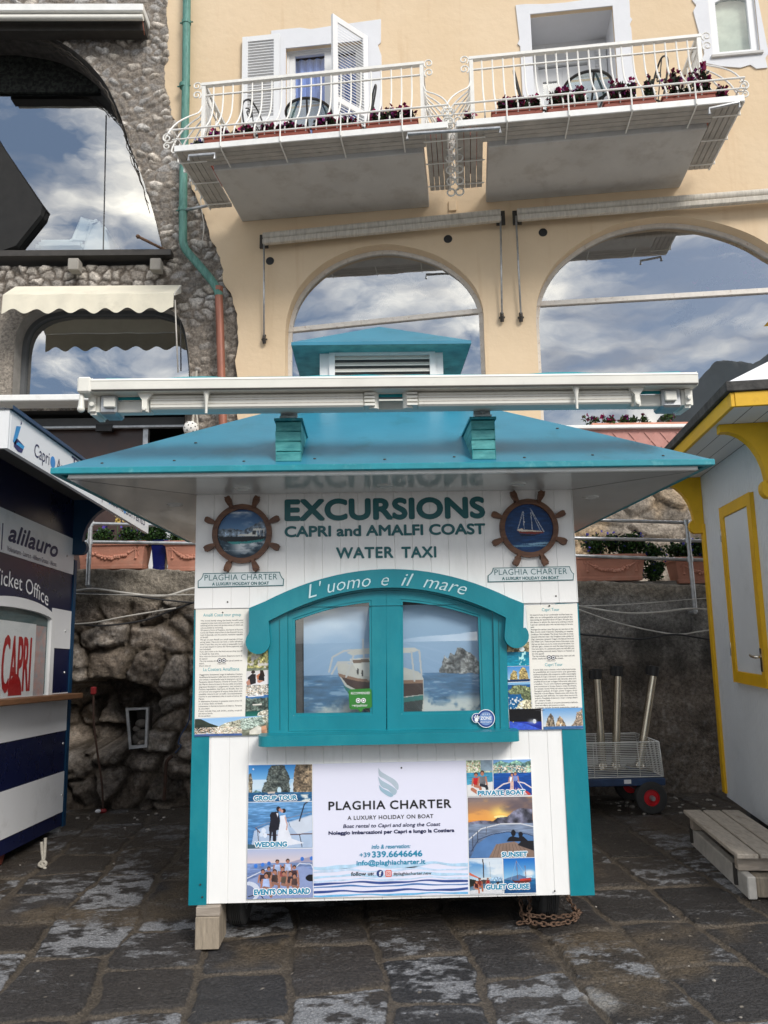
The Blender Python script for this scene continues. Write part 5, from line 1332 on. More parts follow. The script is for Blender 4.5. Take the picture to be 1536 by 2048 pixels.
def planks(T, u0, u1, w0, w1, pitch, start, o=0.0, g=0.004, depth=0.004, bot=None):
    m = MB(); u = start; B = bot or (lambda q: w0)
    while u > u0: u -= pitch
    while u < u1:
        a = max(u + g / 2, u0); b = min(u + pitch - g / 2, u1)
        if b > a:
            m.add([T(a, B(a), o), T(b, B(b), o), T(b, w1, o), T(a, w1, o)], [(0, 1, 2, 3)])
            if u + pitch < u1: m.add([T(b, B(b), o), T(b + g / 2, B(b), o - depth), T(b + g / 2, w1, o - depth), T(b, w1, o)], [(0, 1, 2, 3)])
            if a > u0: m.add([T(a - g / 2, B(a), o - depth), T(a, B(a), o), T(a, w1, o), T(a - g / 2, w1, o - depth)], [(0, 1, 2, 3)])
        u += pitch
    return m

pitch = 0.0985
g0u = K.px(428, 1100)[0]
zl = K.px(775, 1211)[1]
wz0, wz1 = K.px(775, 1475)[1], K.px(775, 1180)[1]
wu0, wu1 = K.px(552, 1400)[0], K.px(1004, 1400)[0]
fm = planks(K, kx0, wu0, KZ0, zl, pitch, g0u)
for args in ((wu1, kx1, KZ0, zl), (wu0, wu1, KZ0, wz0)):
    q = planks(K, args[0], args[1], args[2], args[3], pitch, g0u); fm.add(q.v, q.f)
fw = fm.build('front_wall', M['white'], kio)
pz0 = K.px(775, 1152)[1]; pzu = K.px(775, 1152)[0]; pzk = (pz0 - K.px(600, 1152 + 0.00107 * 175 ** 2 + 0.014 * 175)[1]) / (pzu - K.px(600, 1190)[0]) ** 2
um = planks(K, kx0 - 0.004, kx1 + 0.004, zl, KZ1, pitch, g0u, o=0.014, bot=lambda q: max(zl, pz0 - pzk * (q - pzu) ** 2))
um.add([K(kx0 - .004, zl, 0.014), K(kx1 + .004, zl, 0.014), K(kx1 + .004, zl, 0.0), K(kx0 - .004, zl, 0.0)], [(0, 1, 2, 3)])
uw_ = um.build('upper_wall', M['white'], kio)
MB().box((kx0 + 0.002, 4.196, KZ0), (kx0 + 0.03, KY1, KZ1)).build('side_wall', M['white'], kio)
MB().box((kx1 - 0.03, 4.196, KZ0), (kx1 - 0.002, KY1, KZ1)).build('side_wall', M['white'], kio)
MB().box((kx0 + 0.03, KY1 - 0.03, KZ0), (kx1 - 0.03, KY1, KZ1)).build('back_wall', M['white'], kio)
MB().box((kx0 + 0.04, 4.75, KZ0 - 0.06), (kx1 - 0.04, KY1 - 0.01, KZ0 - 0.002)).build('cross_member', M['darkmetal'], kio)
MB().box((kx0 + 0.01, 4.20, KZ0 - 0.001), (kx1 - 0.01, KY1 - 0.04, KZ0 + 0.02)).build('chassis', M['darkmetal'], kio)
MB().box((kx0 + 0.03, 4.6, KZ0), (kx1 - 0.03, 4.62, KZ1)).build('inner_partition', M['dark'], kio)
cl = K.px(416, 1640)[0]; crr = K.px(1133, 1640)[0]
MB().box((kx0 - 0.006, KZ0 - 0.004, -0.05), (cl, zl - 0.006, 0.006), K).build('corner_board', M['teal'], kio)
MB().box((crr, KZ0 - 0.004, -0.05), (kx1 + 0.006, zl - 0.006, 0.006), K).build('corner_board', M['teal'], kio)

# window: frame, sashes, panes, pediment, sill
X0 = 775
arc = lambda top, k, xs: [(x, top + k * (x - X0) ** 2 - 0.014 * (x - X0)) for x in xs]
lsp = lambda a, b, n: list(np.linspace(a, b, n))
fo = K.pts([(537, 1470), (537, 1236)] + arc(1160, 0.00112, lsp(560, 990, 12)) + [(1012, 1230), (1018, 1466)], 0.02)
sash_l = K.pts([(577, 1462), (576, 1226)] + arc(1181, 0.00112, lsp(600, 772, 10)) + [(773, 1460)], 0.01)
sash_r = K.pts([(774.5, 1460), (773.5, 1181)] + arc(1181, 0.00112, lsp(790, 962, 10)) + [(985, 1222), (990, 1457)], 0.01)
hole = K.pts([(576, 1463), (575, 1226)] + arc(1180, 0.00112, lsp(600, 962, 16)) + [(986, 1222), (991, 1458)], 0.02)
fm = MB(); fm.prism(fo, -0.06, 0.020, K, holes=[hole]); win = fm.build('serving_window', M['teal'], kio, bevel=0.003)
gl_l = K.pts([(588, 1431), (586, 1238)] + arc(1199, 0.00105, lsp(610, 742, 8)) + [(744, 1429)], 0.01)
gl_r = K.pts([(804, 1428), (802, 1199)] + arc(1199, 0.00105, lsp(820, 945, 8)) + [(960, 1231), (966, 1425)], 0.01)
for sa, gl in ((sash_l, gl_l), (sash_r, gl_r)):
    m = MB(); m.prism(sa, -0.05, 0.008, K, holes=[gl]); so = m.build('sash', M['teal'], win, bevel=0.003)
    m = MB(); m.prism(gl, -0.012, 0.004, K, holes=[inset(gl, 0.010)]); m.build('glazing_bead', M['teal'], win)
    m = MB(); m.prism(gl, 0, -0.020, K, front_only=True); m.build('pane', M['glassk'], win)
# vertical joints in the frame boards
m = MB()
for x in (560, 1001):
    a = K.px(x, 1460, 0.0205); b = K.px(x - (1 if x < 700 else 4), 1240, 0.0205); m.bar(K(a[0], a[1], 0.0205), K(b[0], b[1], 0.0205), 0.004, 0.003)
m.build('board_joints', M['letter'], win)
ped = [(498, 1216)] + arc(1138, 0.00102, lsp(530, 1020, 22)) + [(1048, 1207), (1047, 1256)]
def lobe(cx__, cy__, r, a0, a1, n=12): return [(cx__ + r * math.cos(a0 + (a1 - a0) * k / n), cy__ + r * math.sin(a0 + (a1 - a0) * k / n)) for k in range(n + 1)]
ped += lobe(1033.5, 1272, 24.5, -0.75, math.pi * 0.98)
ped += [(1012, 1236)] + arc(1175, 0.00113, lsp(1008, 545, 22)) + [(537, 1242)]
ped += lobe(515.5, 1284, 24.5, 0.0, math.pi * 1.22)
ped += [(498, 1262)]
pm = MB(); pm.prism(K.pts(ped, 0.055), 0.016, 0.055, K); pdm = pm.build('pediment', M['teal'], kio, bevel=0.004, seg=2)
zs1 = K.px(775, 1468, 0.15)[1]; zs0 = K.px(775, 1489, 0.15)[1]; su0 = K.px(514, 1480, 0.15)[0]; su1 = K.px(1042, 1480, 0.15)[0]
m = MB(); r_ = 0.05
sp_ = [(su0, 0.0), (su0, 0.15 - r_)] + [(su0 + r_ - r_ * math.cos(t), 0.15 - r_ + r_ * math.sin(t)) for t in np.linspace(0.2, math.pi / 2, 6)] + [(su1 - r_ + r_ * math.sin(t), 0.15 - r_ + r_ * math.cos(t)) for t in np.linspace(0, 1.4, 6)] + [(su1, 0.15 - r_), (su1, 0.0)]
m.prism(sp_, zs0, zs1, lambda a, b, c: K(a, c, b)); m.build('sill', M['teal'], kio, bevel=0.004, seg=2)

# motto on the pediment
MOTTO = mat('pale_blue_lettering', (0.50, 0.68, 0.72), 0.5)
bu = lambda x: K.px(x, 1170, 0.058)[0]
za, zb = K.px(775, 1170, 0.058)[1], K.px(640, 1170 + 0.00105 * 135 ** 2, 0.058)[1]
kk = (za - zb) / (bu(775) - bu(640)) ** 2
def bendm(u, w_): return (u + (w_ - za) * 2 * kk * (u - bu(775)) * 1.0, w_ - kk * (u - bu(775)) ** 2)
for s, x0, x1 in (("L'", 617, 648), ('uomo', 656, 742), ('e', 763, 778), ('il', 802, 826), ('mare', 846, 930)):
    m = MB(); write(m, s, K, bu(x0), bu(x1), za - 0.003, 0.068, 0.058, bold=-0.006, shear=0.34, bend=bendm); m.build('motto_word', MOTTO, pdm)

# big lettering
RES[0] = 6
for nm_, args, kk_ in (('headline', ('EXCURSIONS', 569, 971, 996, 1039.5), dict(bold=0.042, space=1.02)), ('lettering_line', ('CAPRI and AMALFI COAST', 569, 971, 1049.5, 1071.5), dict(bold=0.034)),
                 ('lettering_line', ('WATER', 672, 787, 1094, 1116.5), dict(bold=0.03, space=1.1)), ('lettering_line', ('TAXI', 803, 873, 1093, 1115.5), dict(bold=0.03, space=1.1))):
    m = MB(); kw(m, *args, 0.017, **kk_); m.build(nm_, M['letter'], kio)
RES[0] = 3

# picture in the window: motor boat and rocky islet
p = Pic(330, 200, 5)
p.grad(0, 0.62, (176, 206, 234), (138, 172, 208)); p.clouds(0, 0.5, 0.35, 2.2, (205, 220, 236))
p.mask(sst(0.5, .68, p.n(2.2, 4, 9, 0.35)) * sst(0.62, .40, p.y) * sst(0.3, .5, p.x) * .5, (206, 220, 236))
p.sea(0.61, 1.0, (78, 122, 162), (56, 100, 136), 0.3)
p.rock([(0.76, 0.62), (0.765, 0.52), (0.785, 0.46), (0.80, 0.49), (0.825, 0.44), (0.84, 0.46), (0.865, 0.39), (0.90, 0.40), (0.925, 0.43), (0.95, 0.47), (0.975, 0.53), (1.0, 0.57), (1.0, 0.625)], (112, 112, 110), (44, 50, 54), 0.03, 18)
p.mask(sst(0.35, 0.7, p.n(12, 4, 13)) * sst(0.80, 0.93, p.y + 0.12 * (p.n(5, 3, 14) - .5)) , (198, 208, 206))
p.mask(sst(0.34, 0.55, p.n(9, 4, 15)) * sst(0.76, 0.9, p.y + 0.1 * (p.n(5, 3, 16) - .5)) * sst(0.56, 0.66, p.x), (205, 212, 210))
p.mask(sst(0.0, .12, p.x - .0) * sst(0.86, 0.95, p.y) * sst(.34, .2, p.x) * .7, (205, 205, 195))
p.poly([(0.185, 0.50), (0.28, 0.52), (0.50, 0.53), (0.64, 0.60), (0.665, 0.66), (0.665, 0.98), (0.40, 0.985), (0.315, 0.90), (0.225, 0.70), (0.19, 0.60)], (196, 196, 190), 0.12)
p.poly([(0.20, 0.615), (0.30, 0.665), (0.47, 0.70), (0.66, 0.695), (0.662, 0.80), (0.45, 0.83), (0.34, 0.79), (0.24, 0.70)], (62, 44, 40), 0.3)
p.poly([(0.215, 0.70), (0.33, 0.80), (0.45, 0.84), (0.66, 0.805), (0.66, 0.845), (0.45, 0.885), (0.33, 0.86), (0.235, 0.755)], (40, 116, 112), 0.2)
p.poly([(0.235, 0.755), (0.33, 0.86), (0.45, 0.885), (0.66, 0.845), (0.65, 0.97), (0.42, 0.985), (0.32, 0.90)], (44, 58, 60), 0.4)
p.poly([(0.19, 0.595), (0.30, 0.645), (0.47, 0.675), (0.66, 0.67), (0.66, 0.70), (0.47, 0.705), (0.30, 0.67), (0.195, 0.625)], (140, 108, 88), 0.1)
p.poly([(0.255, 0.47), (0.42, 0.46), (0.50, 0.52), (0.50, 0.66), (0.31, 0.62)], (216, 216, 210), 0.06)
p.poly([(0.27, 0.48), (0.36, 0.475), (0.37, 0.505), (0.275, 0.51)], (120, 100, 86), 0.1)
p.poly([(0.24, 0.415), (0.28, 0.385), (0.42, 0.375), (0.62, 0.385), (0.645, 0.41), (0.60, 0.43), (0.40, 0.425), (0.27, 0.44)], (206, 206, 200), 0.06)
for pts_ in ([(0.28, 0.43), (0.235, 0.63)], [(0.42, 0.42), (0.36, 0.66)], [(0.60, 0.42), (0.615, 0.68)], [(0.645, 0.41), (0.655, 0.66)], [(0.14, 0.58), (0.16, 0.45), (0.22, 0.40), (0.27, 0.39)], [(0.155, 0.60), (0.19, 0.50), (0.26, 0.50)], [(0.33, 0.30), (0.335, 0.46)], [(0.52, .42), (0.50, .62)]):
    p.line(pts_, 0.008, (196, 198, 198))
p.ell(0.30, 0.585, 0.006, 0.03, (60, 60, 60)); p.ell(0.325, 0.6, 0.006, 0.03, (60, 60, 60))
p.poly([(0.525, 0.33), (0.54, 0.30), (0.545, 0.375), (0.53, 0.38)], (150, 70, 70))
p.a = p.a * 0.95 + 0.05
picture('window_picture', [(607, 1216), (962, 1206), (970, 1432), (608, 1440)], K, -0.062, p, win)
MB().box((wu0 + 0.002, wz0, -0.2), (wu1 - 0.002, wz1 + .05, -0.075), K).build('inner_blind', mat('grey_dark_board', (0.07, 0.068, 0.07), 0.7, 0.2, 12, stretch=(1, 1, 8)), win)

# stickers on the glass
m = MB(); m.prism(K.pts([(700, 1379), (740, 1377), (743, 1380), (744, 1413), (741, 1416), (728, 1417), (721, 1425), (715, 1418), (702, 1419), (699, 1416), (697, 1383)], 0.009), 0.0, 0.0085, K)
st_ = m.build('sticker', M['green'], win)
m = MB(); kw(m, 'RECOMMENDED', 702, 740, 1384, 1388.5, 0.010); kw(m, 'on', 704, 710, 1409, 1412, 0.010); kw(m, 'tripadvisor', 708, 735, 1408, 1413, 0.010)
q = MB()
for x in (716.5, 727):
    c = K.px(x, 1401, 0.010)
    for r0, r1, n_ in ((0.0, 0.0125, 18),):
        m.prism([(c[0] + r1 * math.cos(t), c[1] + r1 * math.sin(t)) for t in np.linspace(0, 2 * math.pi, n_, endpoint=False)], 0, 0.010, K, front_only=True)
        q.prism([(c[0] + .0085 * math.cos(t), c[1] + .0085 * math.sin(t)) for t in np.linspace(0, 2 * math.pi, n_, endpoint=False)], 0, 0.0108, K, front_only=True)
        m.prism([(c[0] + .005 * math.cos(t), c[1] + .005 * math.sin(t)) for t in np.linspace(0, 2 * math.pi, n_, endpoint=False)], 0, 0.0115, K, front_only=True)
m.build('sticker_print', M['wtext'], win); q.build('sticker_rings', M['ktext'], win)
def disc(mb, x, y, rpx, o, n_=28, z=0.00278, T=K):
    c = T.px(x, y, o); mb.prism([(c[0] + rpx * z * math.cos(t), c[1] + rpx * z * math.sin(t)) for t in np.linspace(0, 2 * math.pi, n_, endpoint=False)], 0, o, T, front_only=True)
m = MB(); disc(m, 953, 1436, 9, 0.0215); disc(m, 972, 1437, 17, 0.0215); m.build('zone_badge', M['wtext'], win)
m = MB(); disc(m, 953, 1436, 8, 0.0222); disc(m, 972, 1437, 15.8, 0.0222); m.build('badge_ring', mat('badge_blue', (0.02, 0.05, 0.22), 0.4), win)
m = MB(); disc(m, 972, 1437, 12.6, 0.0229); m.build('badge_centre', mat('badge_pale_blue', (0.16, 0.26, 0.50), 0.4), win)
m = MB(); kw(m, 'ZONE', 961, 983, 1433, 1439.5, 0.0236, bold=0.02)
for x0, y0, x1, y1 in ((948, 1433, 952, 1439), (951, 1430, 953, 1438), (955, 1430, 955, 1437), (958, 1432, 957, 1438)):
    a = K.px(x0, y0, 0.0236); b = K.px(x1, y1, 0.0236); m.bar(K(*a, 0.0236), K(*b, 0.0236), 0.004, 0.001, (0, 1, 0))
disc(m, 953, 1440, 3.6, 0.0236, 12); kw(m, 'PRIVATE CHARTER', 961, 984, 1443, 1445.5, 0.0236); kw(m, '8 5 4 2', 965, 980, 1427, 1430, 0.0236)
m.build('badge_print', M['wtext'], win)

# ------------------------------------------------------------ ship's wheels with round pictures
def ship_wheel(cx__, cy__, pic, label):
    o0 = 0.0145; c = K.px(cx__, cy__, 0.03); s = 0.00281
    m = MB()
    def ringpts(r): return [(c[0] + r * s * math.cos(t), c[1] + r * s * math.sin(t)) for t in np.linspace(0, 2 * math.pi, 56, endpoint=False)]
    m.prism(ringpts(57.5), o0, 0.036, K, holes=[ringpts(47.5)]); wh = m.build('ship_wheel', M['walnut'], kio, bevel=0.004, seg=2); wh['label'] = label
    for k in range(8):
        a = R(22.5 + 45 * k); e = np.array([math.cos(a), math.sin(a)]); f = np.array([-e[1], e[0]])
        prof = [(55, 3.6), (59, 3.2), (62, 4.4), (70, 6.0), (74.5, 5.6), (77.5, 3.6)]
        pts_ = [tuple(np.array(c) + (e * r + f * h_) * s) for r, h_ in prof] + [tuple(np.array(c) + (e * r - f * h_) * s) for r, h_ in reversed(prof)]
        m = MB(); m.prism(pts_, o0, 0.040, K); m.build('spoke_handle', M['walnut'], wh, bevel=0.005, seg=2)
    # round print
    th = np.linspace(0, 2 * math.pi, 120); rr = np.linspace(0, 48.0, 52)
    TH, RR = np.meshgrid(th, rr)
    uu = RR / 48.0 * np.cos(TH) * 0.5 + 0.5; vv_ = 0.5 - RR / 48.0 * np.sin(TH) * 0.5
    ii = np.clip((vv_ * (pic.h - 1)).round().astype(int), 0, pic.h - 1); jj = np.clip((uu * (pic.w - 1)).round().astype(int), 0, pic.w - 1)
    P = K.O + K.d * (c[0] + RR * s * np.cos(TH))[..., None] + K.n * 0.018 + np.array([0, 0, 1.0]) * (c[1] + RR * s * np.sin(TH))[..., None]
    grid_mesh(P, 'round_picture', VM, wh, col=lin(np.clip(pic.a[ii, jj], 0, 1)))
p = Pic(140, 140, 21); p.grad(0, 0.5, (34, 76, 128), (110, 150, 190)); p.clouds(0.05, 0.42, 0.9, 3.2)
p.rock([(0, 0.42), (0.1, 0.40), (0.3, 0.39), (0.5, 0.42), (0.7, 0.33), (0.85, 0.26), (1, 0.22), (1, 0.6), (0, 0.6)], (96, 108, 120), (66, 76, 88), 0.06)
p.sea(0.57, 1.0, (52, 84, 104), (20, 40, 56), 0.5); p.mask(sst(0.4, .7, p.n(8, 4, 6, .5)) * sst(0.62, 0.7, p.y) * sst(0.98, .8, p.y) * sst(0.15, 0.5, p.x), (225, 232, 236))
p.poly([(0.0, 0.535), (0.1, 0.55), (0.6, 0.56), (0.98, 0.55), (0.97, 0.60), (0.9, 0.66), (0.3, 0.70), (0.06, 0.62)], (26, 30, 38), 0.3)
p.poly([(0.2, 0.66), (0.6, 0.655), (0.95, 0.61), (0.9, 0.66), (0.6, 0.70), (0.3, 0.71)], (60, 150, 150), 0.1)
p.poly([(0.40, 0.545), (0.44, 0.51), (0.62, 0.505), (0.70, 0.46), (0.73, 0.39), (0.95, 0.40), (0.96, 0.425), (0.78, 0.44), (0.80, 0.55)], (232, 232, 226), 0.08)
p.poly([(0.70, 0.46), (0.73, 0.43), (0.77, 0.44), (0.77, 0.52), (0.70, 0.52)], (60, 66, 72)); p.line([(0.84, .43), (.86, .55)], .008, (230, 230, 230)); p.line([(0.93, .42), (.93, .55)], .008, (230, 230, 230))
ship_wheel(484, 1067, p, 'wheel framing a speeding motor boat')
p = Pic(140, 140, 23); p.sea(0, 1, (22, 60, 112), (24, 64, 110), 0.03)
p.poly([(0.25, 0.52), (0.38, 0.50), (0.40, 0.535), (0.78, 0.555), (0.80, 0.60), (0.60, 0.625), (0.32, 0.60)], (124, 52, 46), 0.2); p.poly([(0.25, 0.525), (0.36, 0.50), (0.40, 0.53), (0.56, 0.535), (0.78, 0.565), (0.78, 0.575), (0.5, 0.565), (0.3, 0.56)], (226, 216, 200))
p.poly([(0.30, 0.61), (0.6, 0.63), (0.78, 0.61), (0.6, 0.66), (0.36, 0.66)], (18, 34, 56))
for l in ([(0.405, 0.14), (0.41, 0.53)], [(0.56, 0.10), (0.575, 0.53)], [(0.56, 0.10), (0.81, 0.57)], [(0.56, 0.10), (0.74, 0.56)], [(0.405, 0.14), (0.28, 0.52)]): p.line(l, 0.006, (200, 206, 214))
p.ell(.42, .37, .012, .012, (240, 240, 240)); p.mask(sst(0.45, .6, p.n(14, 3, 8, .2)) * (np.abs(p.y - 0.82 - .02 * np.sin(p.x * 5)) < 0.02), (140, 180, 205)); p.mask(sst(0.45, .6, p.n(14, 3, 9, .2)) * (np.abs(p.y - 0.86) < 0.012), (120, 165, 195))
ship_wheel(1058, 1056, p, 'wheel framing a two masted sailing boat at sea')

# name plates
def name_plate(dx, dy, label):
    poly = [(395.6, 1175.5), (395.6, 1162), (402, 1157), (405, 1152), (406, 1146.5), (559.6, 1143.5), (561.5, 1150), (565, 1156), (568, 1158), (567, 1171.5)]
    P = K.pts([(x + dx, y + dy) for x, y in poly], 0.018)
    m = MB(); m.prism(P, 0.0145, 0.018, K); np_ = m.build('name_plate', M['letter'], kio); np_['label'] = label
    m = MB(); m.prism(inset(P, 0.0042), 0.0, 0.0188, K, front_only=True); m.build('plate_face', mat('plate_pale', (0.66, 0.72, 0.74), 0.4), np_)
    m = MB(); kw(m, 'PLAGHIA CHARTER', 409 + dx, 554.5 + dx, 1148.5 + dy, 1160 + dy, 0.0196, bold=-0.004, space=1.05)
    # serifs
    kw(m, 'A LUXURY HOLIDAY ON BOAT', 424 + dx, 538 + dx, 1164 + dy, 1170.2 + dy, 0.0196, bold=0.028)
    m.build('lettering', M['letter'], np_)
name_plate(0, 0, 'plate under the motor boat wheel'); name_plate(580, -11, 'plate under the sailing boat wheel')

# ------------------------------------------------------------ information boards beside the window
def text_block(m, text, x0, x1, y0, pitch_, o, T=K, xh=0.45, per=None, slope=0.0, skew=0.0):
    """paragraph set line by line to the column width"""
    words = text.split(); line_ = ''; y = y0; per = per or 52
    lines = []
    for par in text.split('|'):
        cur = ''
        for w_ in par.split():
            if len(cur) + len(w_) + 1 > per: lines.append((cur, True)); cur = w_
            else: cur = (cur + ' ' + w_).strip()
        lines.append((cur, False))
    for s, full in lines:
        sh = skew * (y - y0)
        e = x1 if full else x0 + (x1 - x0) * min(1, len(s) / per)
        a = T.px(x0 + sh, y, o); b = T.px(e + sh, y, o); t = T.px(x0 + sh, y - pitch_ * 0.62, o)
        write(m, s, T, a[0], b[0], a[1], t[1] - a[1], o, bold=0.0)
        y += pitch_
    return y

EN1 = "We travel slowly along the lovely Amalfi coast stopping at the most attractive bays for a swim, and admiring all the caves and grottos some of which are only accessible by swimming.|We pass in front of Positano, the Fjord of Furore, Conca dei Marini where there is the Emerald Grotto (visit if desired), and the ancient maritime republic of Amalfi.|We go on past Amalfi to a small cascade of fresh spring water. Here you can have a really refreshing swim. If you like, you can enjoy a seasonable lunch on private beach in Conca dei Marini (optional and not included).|If you don't want to do the lunch we can drop you off in Amalfi for free time.|Now return to the port of embark. Departure return to be agreed.|The trip includes drinks, snacks and use of towels on board.|Don't miss it!"
IT1 = "Viaggeremo lentamente lungo la bellissima Costiera Amalfitana fermandoci nelle baie più interessanti per una nuotata, e ammirando tutte le insenature e grotte. Passeremo davanti Positano, il Fiordo di Furore, Conca dei Marini dove si trova la Grotta dello Smeraldo (ingresso facoltativo a pagamento, non incluso) e l'antica repubblica marinara di Amalfi, fino ad arrivare ad una sorgente di acqua dolce dove sarà possibile ristorarsi per un tuffo. Successivamente ritorno in una insenatura che si trova a Conca dei Marini.|In alternativa al pranzo si possono avere circa 1/2 ore di tempo libero ad Amalfi.|Lentamente si ritornerà al porto di imbarco. Partenza da concordare.|Il tour include: free soft drinks, snacks, e uso di teli mare a bordo.|Da non perdere!"
EN2 = "On board of one of our comfortable and fast boats we offer you an unforgettable and personalised day discovering the beautiful island of Capri. We give you the chance to admire the many caves and bays around Capri as a leisurely pace with various stops to let you swim.|Amongst the various caves that you can see there is the Blue Grotto (visit if desired). Depending on weather conditions. Not included. The Green Cave with its lovely emerald coloured water, the Faraglioni rocks symbol of Capri, panoramic viewpoint Tragara, the Natural Arch and the White Cave. These are just some of the many coves that we can show you as we cruise around the island. You will also get a chance to visit the island during you free time alone. In a panoramic point we will offer you some sparkling wine and snacks. Return to Positano at the time agreed.|The trip includes: snacks, sparkling wine, beer and soft drinks, snacks and the use of the towels."
IT2 = "A bordo delle nostre comode e veloci imbarcazioni avrete la possibilità di trascorrere una giornata indimenticabile alla scoperta delle meraviglie dell'isola di Capri. Dal mare, si possono ammirare le numerose grotte e insenature più nascoste, dove sarà possibile fermarsi per un bagno rinfrescante nelle acque cristalline. Tra le varie bellezze paesaggistiche si potrà ammirare la Grotta Azzurra (visita facoltativa, non inclusa), Grotta Verde dal colore verde smeraldo, i Faraglioni simbolo di Capri, punta Tragara, Arco Naturale e Grotta Bianca. Queste sono solo alcune dei luoghi più belli dell'isola, ma tante altre ancora da scoprire. Possibilità di sbarcare a Capri e tempo libero per visitare l'isola.|Ci sarà poi una sosta in un punto panoramico dell'isola dove sarà offerto del prosecco e snack.|Il noleggio include: bevande analcoliche, snack ed asciugamani."

def owl(mb, rb, x, y, o):
    for d_ in (-4.2, 4.2):
        for r, b_, oo in ((4.4, mb, 0), (3.2, rb, .0005), (1.7, mb, .001)):
            disc(b_, x + d_, y, r, o + oo, 14)
    kw(mb, 'tripadvisor', x - 9, x + 9, y + 5, y + 7.5, o)

ib = MB(); ib.prism(K.pts([(391.5, 1219), (537, 1217), (537, 1470), (389, 1473)], 0.010), 0.0, 0.010, K)
lb = ib.build('information_board', M['paper'], kio); lb['label'] = 'board left of the window about the Amalfi coast'
m = MB(); m.prism(K.pts([(391.5, 1219), (497, 1217.5), (490, 1432), (390, 1437)], 0.0112), 0, 0.0112, K, front_only=True); m.build('text_panel', M['cream_paper'], lb)
m = MB(); kw(m, 'Amalfi Coast tour group', 406.5, 482, 1226.5, 1232.5, 0.0122); kw(m, 'La Costiera Amalfitana', 406.5, 478.5, 1335, 1341.5, 0.0122); m.build('board_heading', M['ltext'], lb)
m = MB(); text_block(m, EN1, 401.5, 486.5, 1243, 4.75, 0.0122, per=53, skew=-0.03); text_block(m, IT1, 398.5, 485, 1351, 4.85, 0.0122, per=54, skew=-0.02)
q = MB(); owl(m, q, 443.5, 1321, 0.0122); m.build('board_text', M['gtext'], lb); q.build('logo_rings', M['paper'], lb)
p = Pic(60, 62, 31); p.rock([(0, 0), (1, 0), (1, 1), (0, 1)], (150, 140, 96), (70, 80, 44), 0, 5); p.mask(sst(0.5, .62, p.n(7, 4, 3)) * sst(0.3, .6, p.y), (210, 205, 200))
picture('board_picture', [(496, 1288), (537, 1288), (537, 1336), (494, 1337)], K, 0.0116, p, lb)
p = Pic(80, 80, 32); p.grad(0, 1, (214, 210, 208), (232, 232, 236)); p.poly([(.0, .0), (1, 0), (1, .12), (0, .16)], (120, 130, 110), .3)
p.poly([(0.05, 0.55), (0.25, 0.32), (0.42, 0.36), (0.44, 0.9), (0.2, 0.98), (0.1, 0.7)], (34, 32, 36), 0.3); p.ell(0.30, 0.22, 0.09, 0.10, (44, 34, 30)); p.poly([(.0, .8), (.14, .62), (.2, .98), (.05, 1.)], (190, 140, 120)); p.poly([(.44, .45), (.62, .30), (.66, .62), (.5, .7)], (196, 120, 84), .2)
p.poly([(0.56, 0.45), (0.8, 0.40), (0.82, 0.80), (0.55, 0.84)], (30, 28, 30), 0.3); p.poly([(.62, .12), (.76, .14), (.84, .5), (.6, .5)], (40, 28, 22), .2); p.poly([(.5, .7), (.8, .78), (.6, .9), (.5, .85)], (190, 130, 105))
picture('board_picture', [(493.5, 1337), (537, 1336), (537, 1368), (492, 1371)], K, 0.0116, p, lb)
p = Pic(80, 120, 33); p.rock([(0, 0), (1, 0), (1, .42), (0, .42)], (170, 168, 160), (96, 96, 92), 0, 9); p.town(0.05, 0.34, .7); p.grad(0.34, 0.44, (60, 110, 180), (60, 120, 170)); p.poly([(.1, .35), (.75, .34), (.8, .37), (.1, .385)], (245, 245, 245))
p.rock([(0, .42), (1, .44), (1, .85), (0, .85)], (84, 92, 84), (40, 52, 50), 0.08, 8); p.poly([(.3, .62), (.72, .61), (.7, .66), (.32, .66)], (230, 226, 216)); p.grad(0.84, 1.0, (24, 84, 78), (34, 120, 104)); p.rock([(.55, .9), (.8, .82), (1, .84), (1, 1), (.5, 1)], (170, 165, 150), (100, 96, 88), .05)
picture('board_picture', [(492, 1371), (537, 1368), (537, 1431), (490.5, 1433)], K, 0.0116, p, lb)
p = Pic(150, 70, 34); p.grad(0, 1, (150, 196, 240), (200, 222, 240))
p.poly([(0, 0.0), (.08, .02), (.2, .28), (.32, .46), (.30, .8), (0, .85)], (52, 62, 52), .4); p.rock([(.28, .55), (.42, .3), (.55, .18), (.72, .06), (1, 0), (1, 1), (.28, 1)], (170, 164, 150), (84, 92, 76), .06, 9)
p.town(.52, .95, .55); p.mask((p.y > .88), (70, 96, 150), .2); p.mask(((p.x > .64) & (p.y > .35)), (120, 124, 108), .5, 9); p.rock([(.62, .1), (.9, 0), (.95, .4), (.7, .7), (.62, .6)], (150, 160, 150), (84, 100, 94), .06, 11); p.poly([(.74, .75), (.86, .5), (.92, .62), (.9, .95), (.74, .95)], (226, 222, 210), .1); p.poly([(.9, .55), (.97, .5), (.98, .9), (.9, .9)], (190, 140, 110), .3)
picture('board_picture', [(390, 1438), (537, 1431), (537, 1470), (389, 1473)], K, 0.0116, p, lb)

